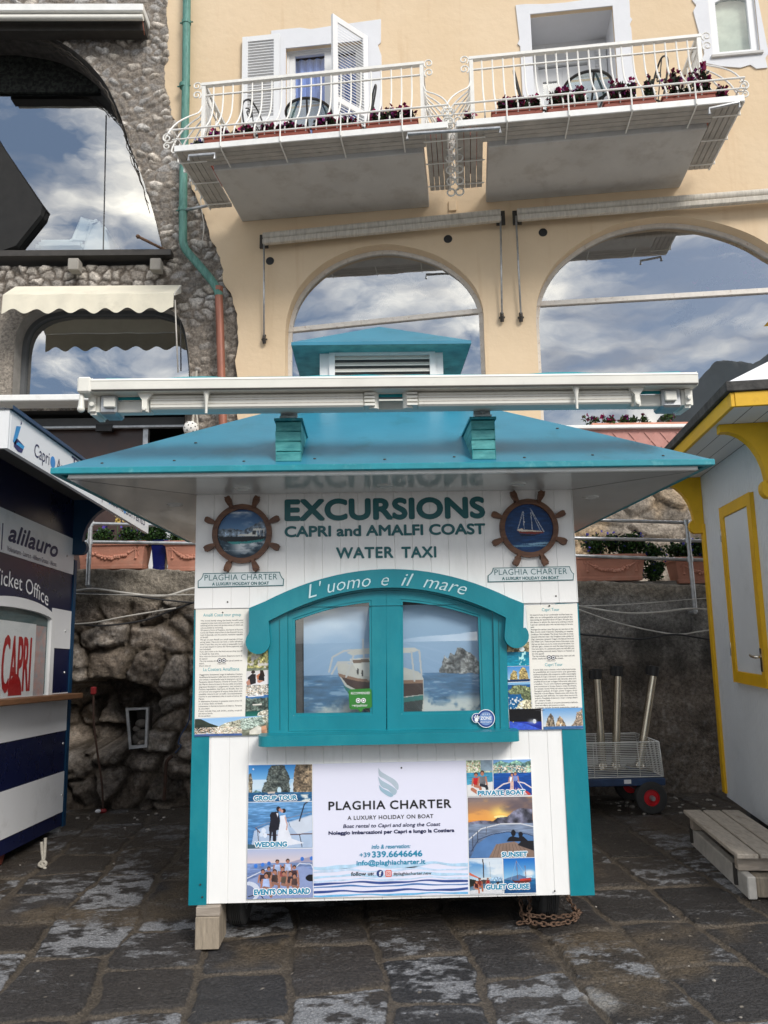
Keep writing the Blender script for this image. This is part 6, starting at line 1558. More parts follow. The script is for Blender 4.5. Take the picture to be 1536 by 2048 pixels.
ib = MB(); ib.prism(K.pts([(1006, 1215), (1154.5, 1206.5), (1166.5, 1458), (1019, 1460)], 0.010), 0.0, 0.010, K)
rb_ = ib.build('information_board', M['paper'], kio); rb_['label'] = 'board right of the window about Capri'
m = MB(); m.prism(K.pts([(1052, 1211), (1154, 1207), (1163.5, 1415), (1065, 1418)], 0.0112), 0, 0.0112, K, front_only=True); m.build('text_panel', M['cream_paper'], rb_)
m = MB(); kw(m, 'Capri Tour', 1084, 1119, 1216, 1222, 0.0122); kw(m, 'Capri Tour', 1090, 1125.5, 1326, 1332, 0.0122); m.build('board_heading', M['ltext'], rb_)
m = MB(); text_block(m, EN2, 1060, 1145, 1231.5, 4.85, 0.0122, per=56, skew=0.055); text_block(m, IT2, 1066.5, 1151.5, 1341, 4.75, 0.0122, per=56, skew=0.06)
q = MB(); owl(m, q, 1102.5, 1315, 0.0122); m.build('board_text', M['gtext'], rb_); q.build('logo_rings', M['paper'], rb_)
p = Pic(70, 70, 41); p.rock([(0, 0), (1, 0), (1, .45), (0, .5)], (140, 130, 100), (44, 40, 30), .1); p.sea(.42, 1, (20, 110, 140), (16, 150, 176)); p.ell(.68, .3, .12, .1, (240, 250, 250)); p.mask(sst(.5, .6, p.n(12, 3, 4)) * (p.y > .4) * (np.abs(p.x - .7) < .15), (190, 240, 240))
picture('board_picture', [(1012.5, 1284), (1058, 1284), (1058.5, 1331), (1014, 1332.5)], K, 0.0116, p, rb_)
p = Pic(70, 55, 42); p.grad(0, .85, (70, 140, 210), (170, 206, 236)); p.rock([(.1, .86), (.14, .5), (.28, .25), (.42, .32), (.46, .86)], (170, 150, 100), (70, 66, 44), .05); p.rock([(.52, .86), (.54, .3), (.66, .06), (.82, .12), (.92, .5), (.95, .86)], (160, 140, 92), (66, 62, 44), .05); p.sea(.86, 1, (20, 60, 110), (16, 50, 90)); p.poly([(0, .86), (.12, .82), (.1, .88)], (240, 240, 240))
picture('board_picture', [(1014, 1333.5), (1058.5, 1332), (1060, 1362.5), (1015.5, 1364)], K, 0.0116, p, rb_)
p = Pic(70, 80, 43); p.grad(0, .1, (120, 176, 220), (150, 200, 230)); p.sea(.08, 1, (30, 90, 150), (16, 100, 150)); p.rock([(0, .35), (.2, .12), (.6, .1), (1, .2), (1, .8), (.7, .75), (.55, .45), (.1, .45)], (110, 116, 84), (50, 60, 44), .08); p.rock([(.3, 1), (.5, .72), (.8, .66), (1, .7), (1, 1)], (200, 190, 160), (120, 116, 96), .08); p.mask(sst(.6, .66, p.n(16, 3, 7)) * (p.y > .55) * (p.x < .6), (235, 240, 240))
picture('board_picture', [(1015.5, 1365.5), (1060, 1364), (1064, 1418), (1017.5, 1418)], K, 0.0116, p, rb_)
p = Pic(80, 60, 44); p.grad(0, 1, (10, 10, 14), (14, 14, 24)); p.sea(.62, 1, (40, 60, 170), (30, 40, 130)); p.poly([(0, .6), (.5, .7), (1, 1), (0, 1)], (60, 90, 200), .3); p.ell(.78, .6, .055, .10, (250, 250, 250)); p.mask(sst(.2, .0, np.hypot((p.x - .72) / 1.2, p.y - .6)) * .7, (190, 200, 210)); p.ell(.12, .62, .02, .02, (230, 220, 120))
picture('board_picture', [(1018, 1418), (1082, 1417), (1084, 1459.5), (1019.5, 1460)], K, 0.0116, p, rb_)
p = Pic(110, 60, 45); p.grad(0, .85, (110, 166, 222), (226, 230, 232)); p.rock([(.06, .86), (.12, .4), (.2, .22), (.27, .4), (.30, .86)], (130, 118, 100), (60, 54, 48), .04); p.rock([(.31, .86), (.36, .5), (.42, .34), (.5, .5), (.58, .86)], (150, 130, 104), (70, 60, 50), .04); p.rock([(.7, .86), (.82, .55), (.86, .2), (.93, .16), (.97, .05), (1, .04), (1, .86)], (140, 124, 108), (70, 62, 56), .05); p.sea(.85, 1, (70, 110, 160), (60, 100, 150)); p.ell(.435, .8, .02, .06, (226, 230, 232))
picture('board_picture', [(1085, 1417), (1164.5, 1415.5), (1166.5, 1457.5), (1087, 1459.5)], K, 0.0116, p, rb_)

# ------------------------------------------------------------ large sign below the sill
sg = MB(); sg.prism(K.pts([(495.5, 1530), (1061.5, 1518.5), (1073, 1787), (493.5, 1799)], 0.008), 0.0, 0.008, K)
sign = sg.build('advertising_sign', M['paper'], kio); sign['label'] = 'large sign below the sill with holiday photos on both sides'
m = MB(); m.prism(K.pts([(625.5, 1528), (932, 1521), (937.5, 1788), (627, 1795)], 0.0092), 0, 0.0092, K, front_only=True); m.build('centre_panel', M['lilac'], sign)
def ribbon(m, x0, x1, y, amp, th0, o, ph, f=2.2):
    n = 60; top = []; bot = []
    for k in range(n + 1):
        t = k / n; x = x0 + (x1 - x0) * t; yy = y - 7.0 * t + amp * math.sin(ph + f * 2 * math.pi * t) + amp * .4 * math.sin(ph * 2 + f * 4.3 * math.pi * t)
        h_ = th0 * (0.55 + 0.45 * math.sin(ph * 1.7 + t * 7) ** 2)
        top.append(K.px(x, yy - h_, o)); bot.append(K.px(x, yy + h_, o))
    for k in range(n):
        m.add([K(*bot[k], o), K(*bot[k + 1], o), K(*top[k + 1], o), K(*top[k], o)], [(0, 1, 2, 3)])
wc = {'pale': (0.42, 0.62, 0.80), 'pale2': (0.52, 0.66, 0.84), 'navy': (0.035, 0.075, 0.27), 'mid': (0.07, 0.19, 0.45), 'sky': (0.14, 0.42, 0.70)}
for nme, rows in (('pale', [(1733, 3.0, 4, 0.3), (1752, 2, 3, 1.3)]), ('pale2', [(1742, 2.5, 2.5, 2.0), (1760, 2, 2, 0.7)]), ('navy', [(1766, 1.5, 2.6, 0.9), (1783, 1.4, 2.6, 2.6)]), ('mid', [(1773, 1.4, 1.8, 1.9)]), ('sky', [(1790.5, 1.0, 2.2, 0.4)])):
    m = MB()
    for y, amp, th0, ph in rows: ribbon(m, 627.5, 936, y + 1.5, amp, th0, 0.0100, ph)
    m.build('printed_waves', mat('wave_print_' + nme, wc[nme], 0.45, 0.15, 30), sign)
# feather-like logo
for k, (pts_, c) in enumerate((([(757, 1535), (762, 1543), (775, 1551), (790, 1560), (797, 1570), (795, 1580), (783, 1567), (768, 1557), (758, 1551)], (0.42, 0.50, 0.58)),
                               ([(756, 1553), (764, 1561), (778, 1569), (790, 1577), (794, 1583), (788, 1590), (776, 1579), (762, 1572)], (0.36, 0.47, 0.56)),
                               ([(758, 1570), (766, 1577), (778, 1583), (787, 1590), (781, 1594), (768, 1587), (760, 1579)], (0.30, 0.45, 0.56)))):
    P = K.pts(pts_, 0.0102); m = MB(); m.prism([tuple(q) for q in smooth_curve(P + [P[0]], 3)[:-1]], 0, 0.0102, K, front_only=True); m.build('logo', mat('logo_grey_blue', c, 0.45), sign)
for s_, x0, x1 in (('PLAGHIA', 657, 771), ('CHARTER', 780, 903)): m = MB(); kw(m, s_, x0, x1, 1600.5 + (1.4 if x0 < 700 else -1.0), 1618 + (1.4 if x0 < 700 else -1.0), 0.0104, space=1.12, bold=.022); m.build('sign_title', M['ktext'], sign)
m = MB(); kw(m, 'A LUXURY HOLIDAY ON BOAT', 695, 867, 1630, 1638, 0.0104, space=1.1, bold=.02); kw(m, 'follow us:', 702, 748, 1743.5, 1751.5, 0.0104, bold=.035); kw(m, '#plaghiacharter.new', 787, 863, 1743.5, 1749.8, 0.0104, bold=.018)
m.build('sign_text', M['gtext'], sign)
m = MB(); kw(m, 'Boat rental to Capri and along the Coast', 686, 881, 1646.5, 1654, 0.0104, shear=.2, bold=.022); kw(m, 'Noleggio imbarcazioni per Capri e lungo la Costiera', 657, 909, 1659.5, 1667, 0.0104, bold=.045); m.build('sign_text', M['ntext'], sign)
m = MB(); kw(m, 'info & reservation:', 743, 821, 1688.5, 1697, 0.0104, shear=.2, bold=.02); kw(m, '+39', 719, 741, 1705, 1714.5, 0.0104, bold=.02); kw(m, '339.6646646', 744, 845, 1701.5, 1714, 0.0104, bold=.03); kw(m, 'info@plaghiacharter.it', 713, 851, 1719.5, 1729.5, 0.0104, bold=.03); m.build('sign_text', M['btext'], sign)
m = MB(); disc(m, 760, 1747, 6.4, 0.0104); m.build('social_mark', mat('social_blue', (0.02, 0.05, 0.2), .5), sign)
m = MB(); kw(m, 'f', 757.8, 763.2, 1742.5, 1752, 0.0110, bold=.03)
def rrect(x, y, a, o, r=.35): 
    c = K.px(x, y, o); s_ = a * .00262; q = []
    for k, (sx_, sy_) in enumerate(((1, 1), (-1, 1), (-1, -1), (1, -1))):
        for t in np.linspace(0, math.pi / 2, 5): q.append((c[0] + sx_ * s_ * (1 - r) + r * s_ * math.cos(t + k * math.pi / 2), c[1] + sy_ * s_ * (1 - r) + r * s_ * math.sin(t + k * math.pi / 2)))
    return q
m2 = MB(); m2.prism(rrect(777, 1747, 6.3, 0.0104), 0, 0.0104, K, front_only=True); m2.build('social_mark', mat('social_pink', (0.62, 0.03, 0.14), .5, c2=(0.75, 0.20, 0.05), scale=40), sign)
m.prism(rrect(777, 1747, 4.3, 0.0110), 0, 0.0110, K, holes=[rrect(777, 1747, 3.5, 0.0110)], front_only=True)
cI = K.px(777, 1747, .011); rg_ = lambda r: [(cI[0] + r * .00262 * math.cos(t), cI[1] + r * .00262 * math.sin(t)) for t in np.linspace(0, 2 * math.pi, 16, endpoint=False)]
m.prism(rg_(2.3), 0, .0110, K, holes=[rg_(1.5)], front_only=True); m.build('social_glyph', M['wtext'], sign)

P_ = []
p = Pic(170, 100, 51); p.grad(0, .8, (60, 140, 214), (176, 214, 240)); p.clouds(.4, .8, .6, 3)
p.rock([(0, .26), (.04, .22), (.07, .4), (.06, .76), (0, .78)], (120, 110, 92), (60, 60, 56), .03); p.rock([(.2, .76), (.24, .5), (.28, .45), (.31, .12), (.38, .02), (.46, .0), (.56, .0), (.6, .16), (.64, .3), (.66, .76)], (74, 78, 74), (36, 44, 46), .04, 10)
p.rock([(.70, .76), (.71, .3), (.75, -.1), (1.1, -.1), (1.1, .76)], (110, 96, 78), (54, 50, 46), .03, 8); p.ell(.485, .70, .032, .09, (196, 222, 236)); p.rock([(.06, .76), (.12, .68), (.2, .74), (.2, .78)], (70, 90, 90), (50, 64, 66), .03)
p.sea(.755, 1, (40, 96, 140), (30, 90, 140), .25); p.mask(sst(.5, .62, p.n(10, 4, 3, .5)) * (p.y > .82) * (p.x > .72), (220, 226, 226)); p.poly([(.3, .74), (.42, .73), (.42, .78), (.31, .79)], (200, 190, 180)); p.ell(.075, .11, .014, .022, (235, 240, 250))
P_.append((p, [(497, 1530.5), (624, 1528.5), (624, 1602), (496.5, 1603.5)]))
p = Pic(170, 125, 52); p.sea(0, 1, (104, 156, 206), (60, 116, 176), .12); p.poly([(.10, .62), (.3, .50), (.62, .44), (1, .28), (1, 1), (.05, 1)], (176, 196, 224), .06); p.poly([(.62, .46), (1, .30), (1, .62), (.78, .72)], (206, 216, 232), .04)
p.line([(.12, .55), (.2, .68), (.4, .72), (1, .70)], .012, (96, 70, 74)); p.line([(.12, .55), (.3, .45), (.6, .36), (1, .22)], .008, (130, 140, 160)); p.line([(.8, .42), (.88, .05), (.93, .0)], .014, (44, 50, 66)); p.line([(.15, .6), (.17, .86)], .008, (90, 90, 100)); p.line([(.8, .71), (.84, .98)], .009, (60, 64, 80)); p.line([(.62, .38), (.66, .55)], .006, (110, 120, 140))
p.poly([(.36, .22), (.47, .2), (.5, .4), (.48, .6), (.44, .62), (.44, .86), (.39, .86), (.38, .64), (.35, .86), (.335, .86), (.33, .55), (.35, .4), (.34, .28)], (34, 34, 46), .25); p.ell(.475, .15, .036, .055, (44, 34, 34)); p.ell(.50, .17, .022, .04, (186, 140, 126)); p.poly([(.44, .24), (.47, .24), (.465, .34)], (225, 225, 235))
p.poly([(.50, .3), (.58, .28), (.60, .5), (.68, .8), (.88, .9), (.6, .95), (.44, .9), (.48, .6), (.5, .45)], (228, 232, 244), .05); p.ell(.555, .19, .034, .05, (40, 30, 32)); p.ell(.53, .20, .02, .034, (206, 160, 146)); p.line([(.58, .33), (.61, .5), (.60, .6)], .014, (206, 170, 160)); p.ell(.245, .62, .035, .06, (220, 230, 246)); p.ell(.21, .7, .03, .05, (214, 226, 244)); p.ell(.27, .72, .03, .05, (226, 234, 248)); p.poly([(0, .9), (.12, .92), (.2, 1), (0, 1)], (70, 96, 110))
P_.append((p, [(496.5, 1605), (624, 1603.5), (625, 1695), (495, 1697.5)]))
p = Pic(170, 130, 53); p.grad(0, .32, (176, 188, 222), (226, 206, 204)); p.poly([(.66, .27), (.86, .20), (1, .16), (1, .3), (.6, .3)], (160, 156, 180)); p.sea(.28, 1, (120, 142, 188), (84, 104, 156), .05); p.poly([(.02, .62), (.4, .42), (.86, .36), (1, .44), (1, 1), (0, 1)], (140, 156, 200), .08); p.line([(.0, .58), (.3, .40), (.45, .36)], .010, (214, 220, 236)); p.line([(.72, .4), (.8, .30), (.98, .32), (1, .4)], .008, (220, 226, 240)); p.ell(.97, .6, .08, .07, (24, 26, 34))
for x, y in ((.13, .34), (.235, .315), (.33, .29), (.84, .21), (.985, .20)): p.ell(x, y, .028, .042, (56, 116, 206), .3)
for x, y, h_, t, s_ in ((.46, .26, .42, (176, 196, 236), 0), (.62, .25, .42, (190, 206, 240), 0), (.72, .38, .4, (70, 50, 58), 1), (.33, .40, .4, (80, 64, 60), 1), (.54, .40, .4, (130, 70, 70), 1), (.24, .45, .45, (64, 50, 60), 1), (.42, .46, .46, (70, 56, 54), 1), (.56, .5, .44, (96, 84, 74), 1), (.66, .5, .44, (60, 50, 56), 1), (.72, .55, .42, (78, 62, 62), 1), (.29, .53, .5, (176, 196, 240), 1)):
    p.person(x, y, h_, (176, 124, 104), t, (150, 110, 96), (40, 30, 30), bool(s_))
p.ell(.03, .85, .17, .2, (206, 214, 232)); p.ell(.0, .88, .13, .16, (120, 136, 176)); p.line([(.02, .95), (.2, .9), (.25, 1)], .01, (40, 44, 60))
P_.append((p, [(495, 1699), (625, 1697), (626, 1795), (493.5, 1798.5)]))
p = Pic(80, 105, 54); p.rock([(0, 0), (1, 0), (1, .36), (0, .36)], (150, 160, 140), (96, 116, 84), 0, 6); p.town(.05, .34, .6); p.mask(((p.x > .55) & (p.y < .3) & (p.y < .5 * p.x)), (140, 160, 176), .2); p.sea(.34, .7, (60, 140, 176), (80, 160, 190)); p.poly([(0, .68), (1, .6), (1, 1), (0, 1)], (226, 226, 226), .04)
p.person(.36, .40, .62, (186, 120, 96), (190, 34, 40), (186, 120, 96), (34, 28, 26), True); p.person(.60, .36, .66, (186, 124, 100), (110, 112, 118), (40, 44, 54), (50, 36, 28), True); p.line([(.2, .8), (.5, .95)], .05, (186, 120, 96))
P_.append((p, [(932, 1521), (984.5, 1520), (986.5, 1592), (935, 1593.5)]))
p = Pic(105, 105, 55); p.grad(0, .1, (120, 170, 226), (130, 180, 226)); p.rock([(0, .12), (.2, .03), (.4, .10), (.6, .02), (.8, .10), (1, .02), (1, .38), (0, .38)], (104, 130, 104), (60, 96, 120), .06, 7); p.town(.16, .38, .62); p.sea(.37, 1, (26, 84, 166), (18, 66, 150), .02); p.line([(.0, .86), (.25, .68), (.55, .60), (.8, .66), (1, .80)], .016, (236, 220, 220)); p.poly([(.3, .9), (.5, .76), (.66, .8), (.95, 1), (.2, 1)], (200, 170, 176), .1); p.line([(.66, .64), (.84, .96)], .01, (220, 220, 235)); p.line([(.46, .66), (.44, .8)], .01, (220, 220, 235))
p.person(.485, .42, .42, (196, 140, 116), (226, 232, 240), (226, 190, 176), (60, 36, 26)); p.person(.575, .40, .44, (196, 140, 116), (120, 140, 200), (40, 60, 150), (110, 76, 50)); p.poly([(.78, .86), (.9, .9), (.98, .98), (.9, 1)], (206, 70, 60))
P_.append((p, [(986.5, 1520), (1061.5, 1518.5), (1064, 1590), (988, 1592)]))
p = Pic(170, 160, 56); p.grad(0, .42, (128, 118, 124), (232, 150, 72)); p.mask(sst(.22, .0, np.hypot((p.x - .50) / 1.2, p.y - .30)) * 1.0, (255, 222, 120)); p.mask(sst(.45, .7, p.n(4, 5, 3, .45)) * sst(.34, .16, p.y) * .85, (96, 88, 100)); p.mask(sst(.5, .66, p.n(5, 5, 9, .4)) * (p.y < .38) * .6, (246, 176, 90)); p.ell(.5, .33, .10, .025, (255, 236, 160))
p.rock([(0, .41), (.2, .385), (.38, .40), (.46, .34), (.6, .33), (.7, .24), (.8, .19), (.92, .2), (1, .21), (1, .45), (0, .45)], (84, 84, 96), (62, 64, 80), .012, 4); p.sea(.445, 1, (132, 146, 170), (74, 96, 132), .02)
p.poly([(.02, 1), (.12, .78), (.3, .65), (.5, .59), (.75, .585), (1, .66), (1, 1)], (84, 124, 176), .08); p.poly([(.30, 1), (.42, .78), (.7, .74), (1, .9), (1, 1)], (138, 116, 104), .1)
for k in range(9): p.line([(.36 + .07 * k, 1), (.44 + .045 * k, .78)], .003, (84, 74, 70))
p.line([(.0, .70), (.2, .52), (.5, .445), (.8, .445), (1, .50)], .008, (214, 216, 222)); p.line([(.03, .9), (.15, .7), (.35, .62), (.6, .58), (.9, .62), (1, .66)], .006, (40, 56, 90)); p.line([(.06, .64), (.06, .88)], .007, (60, 64, 80)); p.line([(.14, .56), (.14, .74)], .007, (60, 64, 80)); p.line([(.28, .49), (.27, .62)], .005, (90, 90, 100))
p.ell(.69, .60, .035, .055, (26, 26, 34)); p.poly([(.58, .74), (.62, .67), (.67, .65), (.78, .68), (.8, .74)], (26, 26, 34)); p.ell(.80, .625, .035, .045, (26, 26, 34)); p.poly([(.72, .74), (.78, .66), (.84, .66), (.92, .74)], (26, 26, 34)); p.poly([(.75, .80), (.8, .74), (1, .73), (1, .9)], (34, 34, 40), .2)
P_.append((p, [(935.5, 1595), (1064, 1593), (1069, 1714), (938, 1716.5)]))
p = Pic(90, 95, 57); p.grad(0, .62, (60, 130, 200), (200, 220, 232)); p.clouds(0, .6, .8, 3); p.line([(.42, 0), (.43, .75)], .016, (60, 50, 50)); p.line([(.62, .1), (.64, .7)], .005, (140, 150, 160)); p.rock([(.6, .6), (.8, .52), (1, .55), (1, .66), (.5, .68)], (110, 130, 150), (90, 110, 130), .02); p.sea(.64, 1, (40, 100, 140), (150, 160, 170)); p.poly([(0, .38), (.3, .54), (.3, .57), (0, .46)], (210, 110, 84)); p.poly([(0, .9), (.5, .84), (1, .92), (1, 1), (0, 1)], (214, 216, 220), .05); p.poly([(.0, .56), (.2, .6), (.2, .75), (0, .8)], (40, 44, 40), .4); p.poly([(.34, .55), (.66, .52), (.66, .57), (.36, .6)], (210, 214, 216)); p.poly([(.34, .6), (.6, .6), (.62, .7), (.36, .72)], (64, 56, 56), .4)
p.person(.3, .58, .4, (170, 104, 76), (120, 50, 46), None, (50, 30, 26), True); p.person(.2, .66, .36, (190, 120, 90), (70, 30, 30), None, (120, 60, 34), True); p.person(.55, .58, .3, (170, 110, 90), (150, 40, 40), None, (40, 30, 30), True); p.poly([(.8, .68), (.9, .66), (.88, .78), (.8, .78)], (56, 44, 40))
P_.append((p, [(938, 1718.5), (1004, 1717), (1006.5, 1786.5), (940, 1788.5)]))
p = Pic(90, 95, 58); p.grad(0, .6, (30, 110, 196), (150, 200, 232)); p.mask(sst(.14, .04, np.hypot((p.x - .8) / 1.8, (p.y - .44))) * .9, (240, 240, 240)); p.poly([(0, .6), (.2, .54), (.38, .50), (.5, .475), (.62, .52), (.9, .58), (1, .6), (1, .64), (0, .64)], (90, 120, 160), .1); p.sea(.62, 1, (40, 110, 160), (24, 76, 130), .02); p.line([(.41, .08), (.44, .68)], .008, (120, 90, 84)); p.line([(.68, .22), (.70, .66)], .008, (120, 90, 84)); p.line([(.41, .08), (.22, .64)], .003, (180, 190, 200)); p.line([(.41, .08), (.7, .5)], .003, (180, 190, 200))
p.poly([(.25, .62), (.34, .645), (.85, .63), (.86, .68), (.72, .72), (.34, .71)], (96, 44, 38), .2); p.poly([(.5, .60), (.85, .58), (.86, .64), (.5, .655)], (180, 60, 50), .4); p.poly([(.7, .55), (.88, .54), (.88, .56), (.7, .57)], (240, 240, 240))
P_.append((p, [(1006.5, 1717), (1069.5, 1715.5), (1072.5, 1785), (1009, 1786.5)]))
for p, q in P_: picture('sign_picture', q, K, 0.0098, p, sign)
CAPT = [('GROUP TOUR', 508, 594, 1591, 1600.5), ('WEDDING', 509, 574, 1683.5, 1694), ('EVENTS ON BOARD', 508, 620, 1777.5, 1789), ('PRIVATE BOAT', 955.5, 1050, 1580.5, 1590), ('SUNSET', 1003.5, 1055, 1703.5, 1713.5), ('GULET CRUISE', 972, 1059, 1768, 1778.5)]
for s, x0, x1, y0, y1 in CAPT:
    q = MB(); kw(q, s, x0 - 1.8, x1 + 1.8, y0 - 1.6, y1 + 1.6, 0.0105, bold=.12); q.build('caption_outline', M['wtext'], sign)
    m = MB(); kw(m, s, x0, x1, y0, y1, 0.0111, bold=.04); m.build('caption', M['btext'], sign)
# screws along the edges
m = MB()
for x, y in ((455, 1204), (1112, 1192), (445, 1225), (1099, 1211.5), (803, 1536), (400, 1770), (1110, 1783), (404, 1795)):
    c = K.px(x, y, 0.016); m.lathe([(0.0, 0.004), (0.004, 0.003), (0.005, 0.0)], K(c[0], c[1], 0.0145 if y < 1212 else 0.0095), K.n, 8)
m.build('screws', M['darkmetal'], kio)
# ------------------------------------------------------------ kiosk roof, soffit, cupola
XE0, XE1, YE0, YE1, ZE = -1.515, 1.69, 3.64, 6.44, 2.352
APX = (0.096, 5.04, 3.232)
def hip(m, x0, x1, y0, y1, z0, apex, th, top_only=False):
    c = [(x0, y0), (x1, y0), (x1, y1), (x0, y1)]
    t = [(a, b, z0 + th) for a, b in c]; b_ = [(a, b, z0) for a, b in c]; ap = (apex[0], apex[1], apex[2] + th)
    n = 10
    for i in range(4):
        j = (i + 1) % 4
        m.add([t[i], t[j], ap], [(0, 1, 2)])
    m.add(b_ + [apex], [(1, 0, 4), (2, 1, 4), (3, 2, 4), (0, 3, 4)])
    return m
m = MB(); hip(m, XE0, XE1, YE0, YE1, ZE + 0.002, APX, 0.004); rf = m.build('roof', M['roof'], kio)
m = MB()
c = [(XE0, YE0), (XE1, YE0), (XE1, YE1), (XE0, YE1)]
for i in range(4):
    a, b = np.array(c[i]), np.array(c[(i + 1) % 4]); e = (b - a) / np.linalg.norm(b - a); nn = np.array([e[1], -e[0]])
    q = [a - e * 0.004 + nn * .004, b + e * 0.004 + nn * .004, b - e * 0.03 - nn * 0.03, a + e * 0.03 - nn * 0.03]
    vs = [(*p, z) for z in (ZE - 0.022, ZE + 0.010) for p in q]
    m.add(vs, [(3, 2, 1, 0), (4, 5, 6, 7), (0, 1, 5, 4), (1, 2, 6, 5), (2, 3, 7, 6), (3, 0, 4, 7)])
m.build('eave_edge', M['edge'], rf, bevel=0.004)
m = MB(); e0 = 0.055
o_ = [(XE0 + e0, YE0 + 0.05), (XE1 - e0, YE0 + 0.05), (XE1 - e0, YE1 - 0.05), (XE0 + e0, YE1 - 0.05)]; i_ = [(kx0 - 0.006, 4.172), (kx1 + 0.006, 4.172), (kx1 + 0.006, KY1), (kx0 - 0.006, KY1)]
m.prism(o_, KZ1 + 0.004, KZ1 - 0.002, ident, holes=[i_]); m.build('soffit', M['soffit'], kio)
m = MB(); m.box((XE0 + 0.07, YE0 + 0.022, KZ1 - 0.006), (XE1 - 0.07, YE0 + 0.048, KZ1 + 0.026)); m.build('soffit_trim', M['whitem'], kio, bevel=0.003)
m = MB()
for a, b in (((XE0 + e0, YE0 + 0.05), (kx0, 4.172)), ((XE1 - e0, YE0 + 0.05), (kx1, 4.172))): m.bar((*a, KZ1 - 0.0025), (*b, KZ1 - 0.0025), 0.003, 0.001)
m.build('soffit_joint', M['greydark'], kio)
for x, y in ((485, 977), (771, 972), (1036, 968), (350, 1010), (1182, 994)):
    p = atZ(x, y, KZ1 - 0.003); m = MB(); m.lathe([(0.0, 0.0), (0.028, 0.001), (0.034, -0.006), (0.043, -0.006), (0.046, 0.002)], p, n=20); m.build('downlight', M['soffit'], kio)
# cupola
KX = (APX[0])
cb0, cb1, cy0, cy1 = -0.287, 0.482, 4.65, 5.43
m = MB(); m.box((cb0, cy0, 2.86), (cb1, cy1, 3.325)); cu = m.build('cupola', M['white'], kio)
lz1 = 3.275
m = MB(); m.box((-0.195, cy0 - 0.012, 2.95), (0.40, cy0 - 0.001, lz1)); m.build('louvre_backing', M['greydark'], cu)
for k in range(8):
    z = 2.965 + k * 0.04; m = MB()
    m.add([(-0.195, cy0 - 0.035, z), (0.40, cy0 - 0.035, z), (0.40, cy0 - 0.010, z + 0.026), (-0.195, cy0 - 0.010, z + 0.026), (-0.195, cy0 - 0.035, z + 0.006), (0.40, cy0 - 0.035, z + 0.006), (0.40, cy0 - 0.010, z + 0.032), (-0.195, cy0 - 0.010, z + 0.032)], [(0, 1, 2, 3), (7, 6, 5, 4), (0, 4, 5, 1), (1, 5, 6, 2), (0, 3, 7, 4)])
    m.build('louvre_blade', M['ivory'], cu)
m = MB()
for a, b in ((-0.23, -0.195), (0.40, 0.435)): m.box((a, cy0 - 0.04, 2.90), (b, cy0 - 0.001, lz1 + 0.03))
m.box((-0.195, cy0 - 0.04, lz1), (0.40, cy0 - 0.001, lz1 + 0.03)); m.build('louvre_frame', M['white'], cu)
for a in (cb0, cb1 - 0.055): MB().box((a - 0.003, cy0 - 0.022, 2.86), (a + 0.058, cy0 - 0.001, 3.32)).build('corner_trim', M['white'], cu)
m = MB(); hip(m, -0.455, 0.648, 4.49, 5.59, 3.303, (0.098, 5.04, 3.625), 0.012)
for i, (a, b) in enumerate((((-0.455, 4.49), (0.648, 4.49)), ((0.648, 4.49), (0.648, 5.59)), ((0.648, 5.59), (-0.455, 5.59)), ((-0.455, 5.59), (-0.455, 4.49)))):
    m.add([(*a, 3.295), (*b, 3.295), (*b, 3.316), (*a, 3.316)], [(0, 1, 2, 3)])
m.build('cupola_roof', M['roof'], cu)
m = MB(); m.prism([(-0.452, 4.493), (0.645, 4.493), (0.645, 5.587), (-0.452, 5.587)], 3.292, 3.294, ident, holes=[[(cb0, cy0), (cb1, cy0), (cb1, cy1), (cb0, cy1)]])
m.build('cupola_soffit', M['tealwood'], cu)

# ------------------------------------------------------------ folding-arm awning on wedges
sl = (APX[2] - ZE) / (APX[1] - YE0)
def roof_z(y): return ZE + 0.008 + sl * (y - YE0)
def on_roof(x, y):
    r = ray(x, y); t = (ZE + 0.008 - sl * YE0 - EYE[2]) / (r[2] - sl * r[1]); return EYE + r * t
aw_ = None
for xs in ((551.5, 602), (945, 992)):
    p0 = on_roof(xs[0], 923 if xs[0] < 800 else 919); p1 = on_roof(xs[1], 924 if xs[0] < 800 else 918); y0 = p0[1]; z0 = p0[2]
    PT = Plane((0, y0), 0.0); zt = PT.px((xs[0] + xs[1]) / 2, 842 if xs[0] < 800 else 839)[1]
    yb = YE0 + (zt - ZE) / sl
    m = MB(); nb_ = 4
    for k in range(nb_):
        za_, zb__ = z0 + (zt - z0) * k / nb_, z0 + (zt - z0) * (k + 1) / nb_ - 0.003
        ya, yb2 = YE0 + (za_ - ZE) / sl, YE0 + (zb__ - ZE) / sl
        ins = 0.002 * (k % 2)
        m.prism([(y0 + ins, za_), (max(ya, y0 + 0.004), za_ - 0.0), (max(yb2, y0 + 0.02), zb__), (y0 + ins, zb__)], p0[0], p1[0], lambda a, b, c: np.array([c, a, b]))
    wd_ = m.build('awning_wedge', M['tealwood'], kio, bevel=0.003)
    MB().box((p0[0] - 0.008, y0 - 0.01, zt), (p1[0] + 0.008, yb, zt + 0.012)).build('wedge_cap', M['edge'], wd_)
    xm = (p0[0] + p1[0]) / 2
    m = MB(); m.box((xm - 0.042, y0 + 0.02, zt + 0.012), (xm + 0.042, y0 + 0.028, zt + 0.20)); m.box((xm - 0.042, y0 - 0.02, zt + 0.012), (xm + 0.042, y0 + 0.02, zt + 0.02))
    m.lathe([(0, -0.02), (0.012, -0.018), (0.012, 0.0)], (xm, y0 + 0.02, zt + 0.045), (0, 1, 0), 10); m.build('bracket_plate', M['galv'], wd_)
    AWY = y0
PF = Plane((0, AWY - 0.17), 0.0); PB = Plane((0, AWY - 0.02), 0.0); PM_ = Plane((0, AWY - 0.11), 0.0)
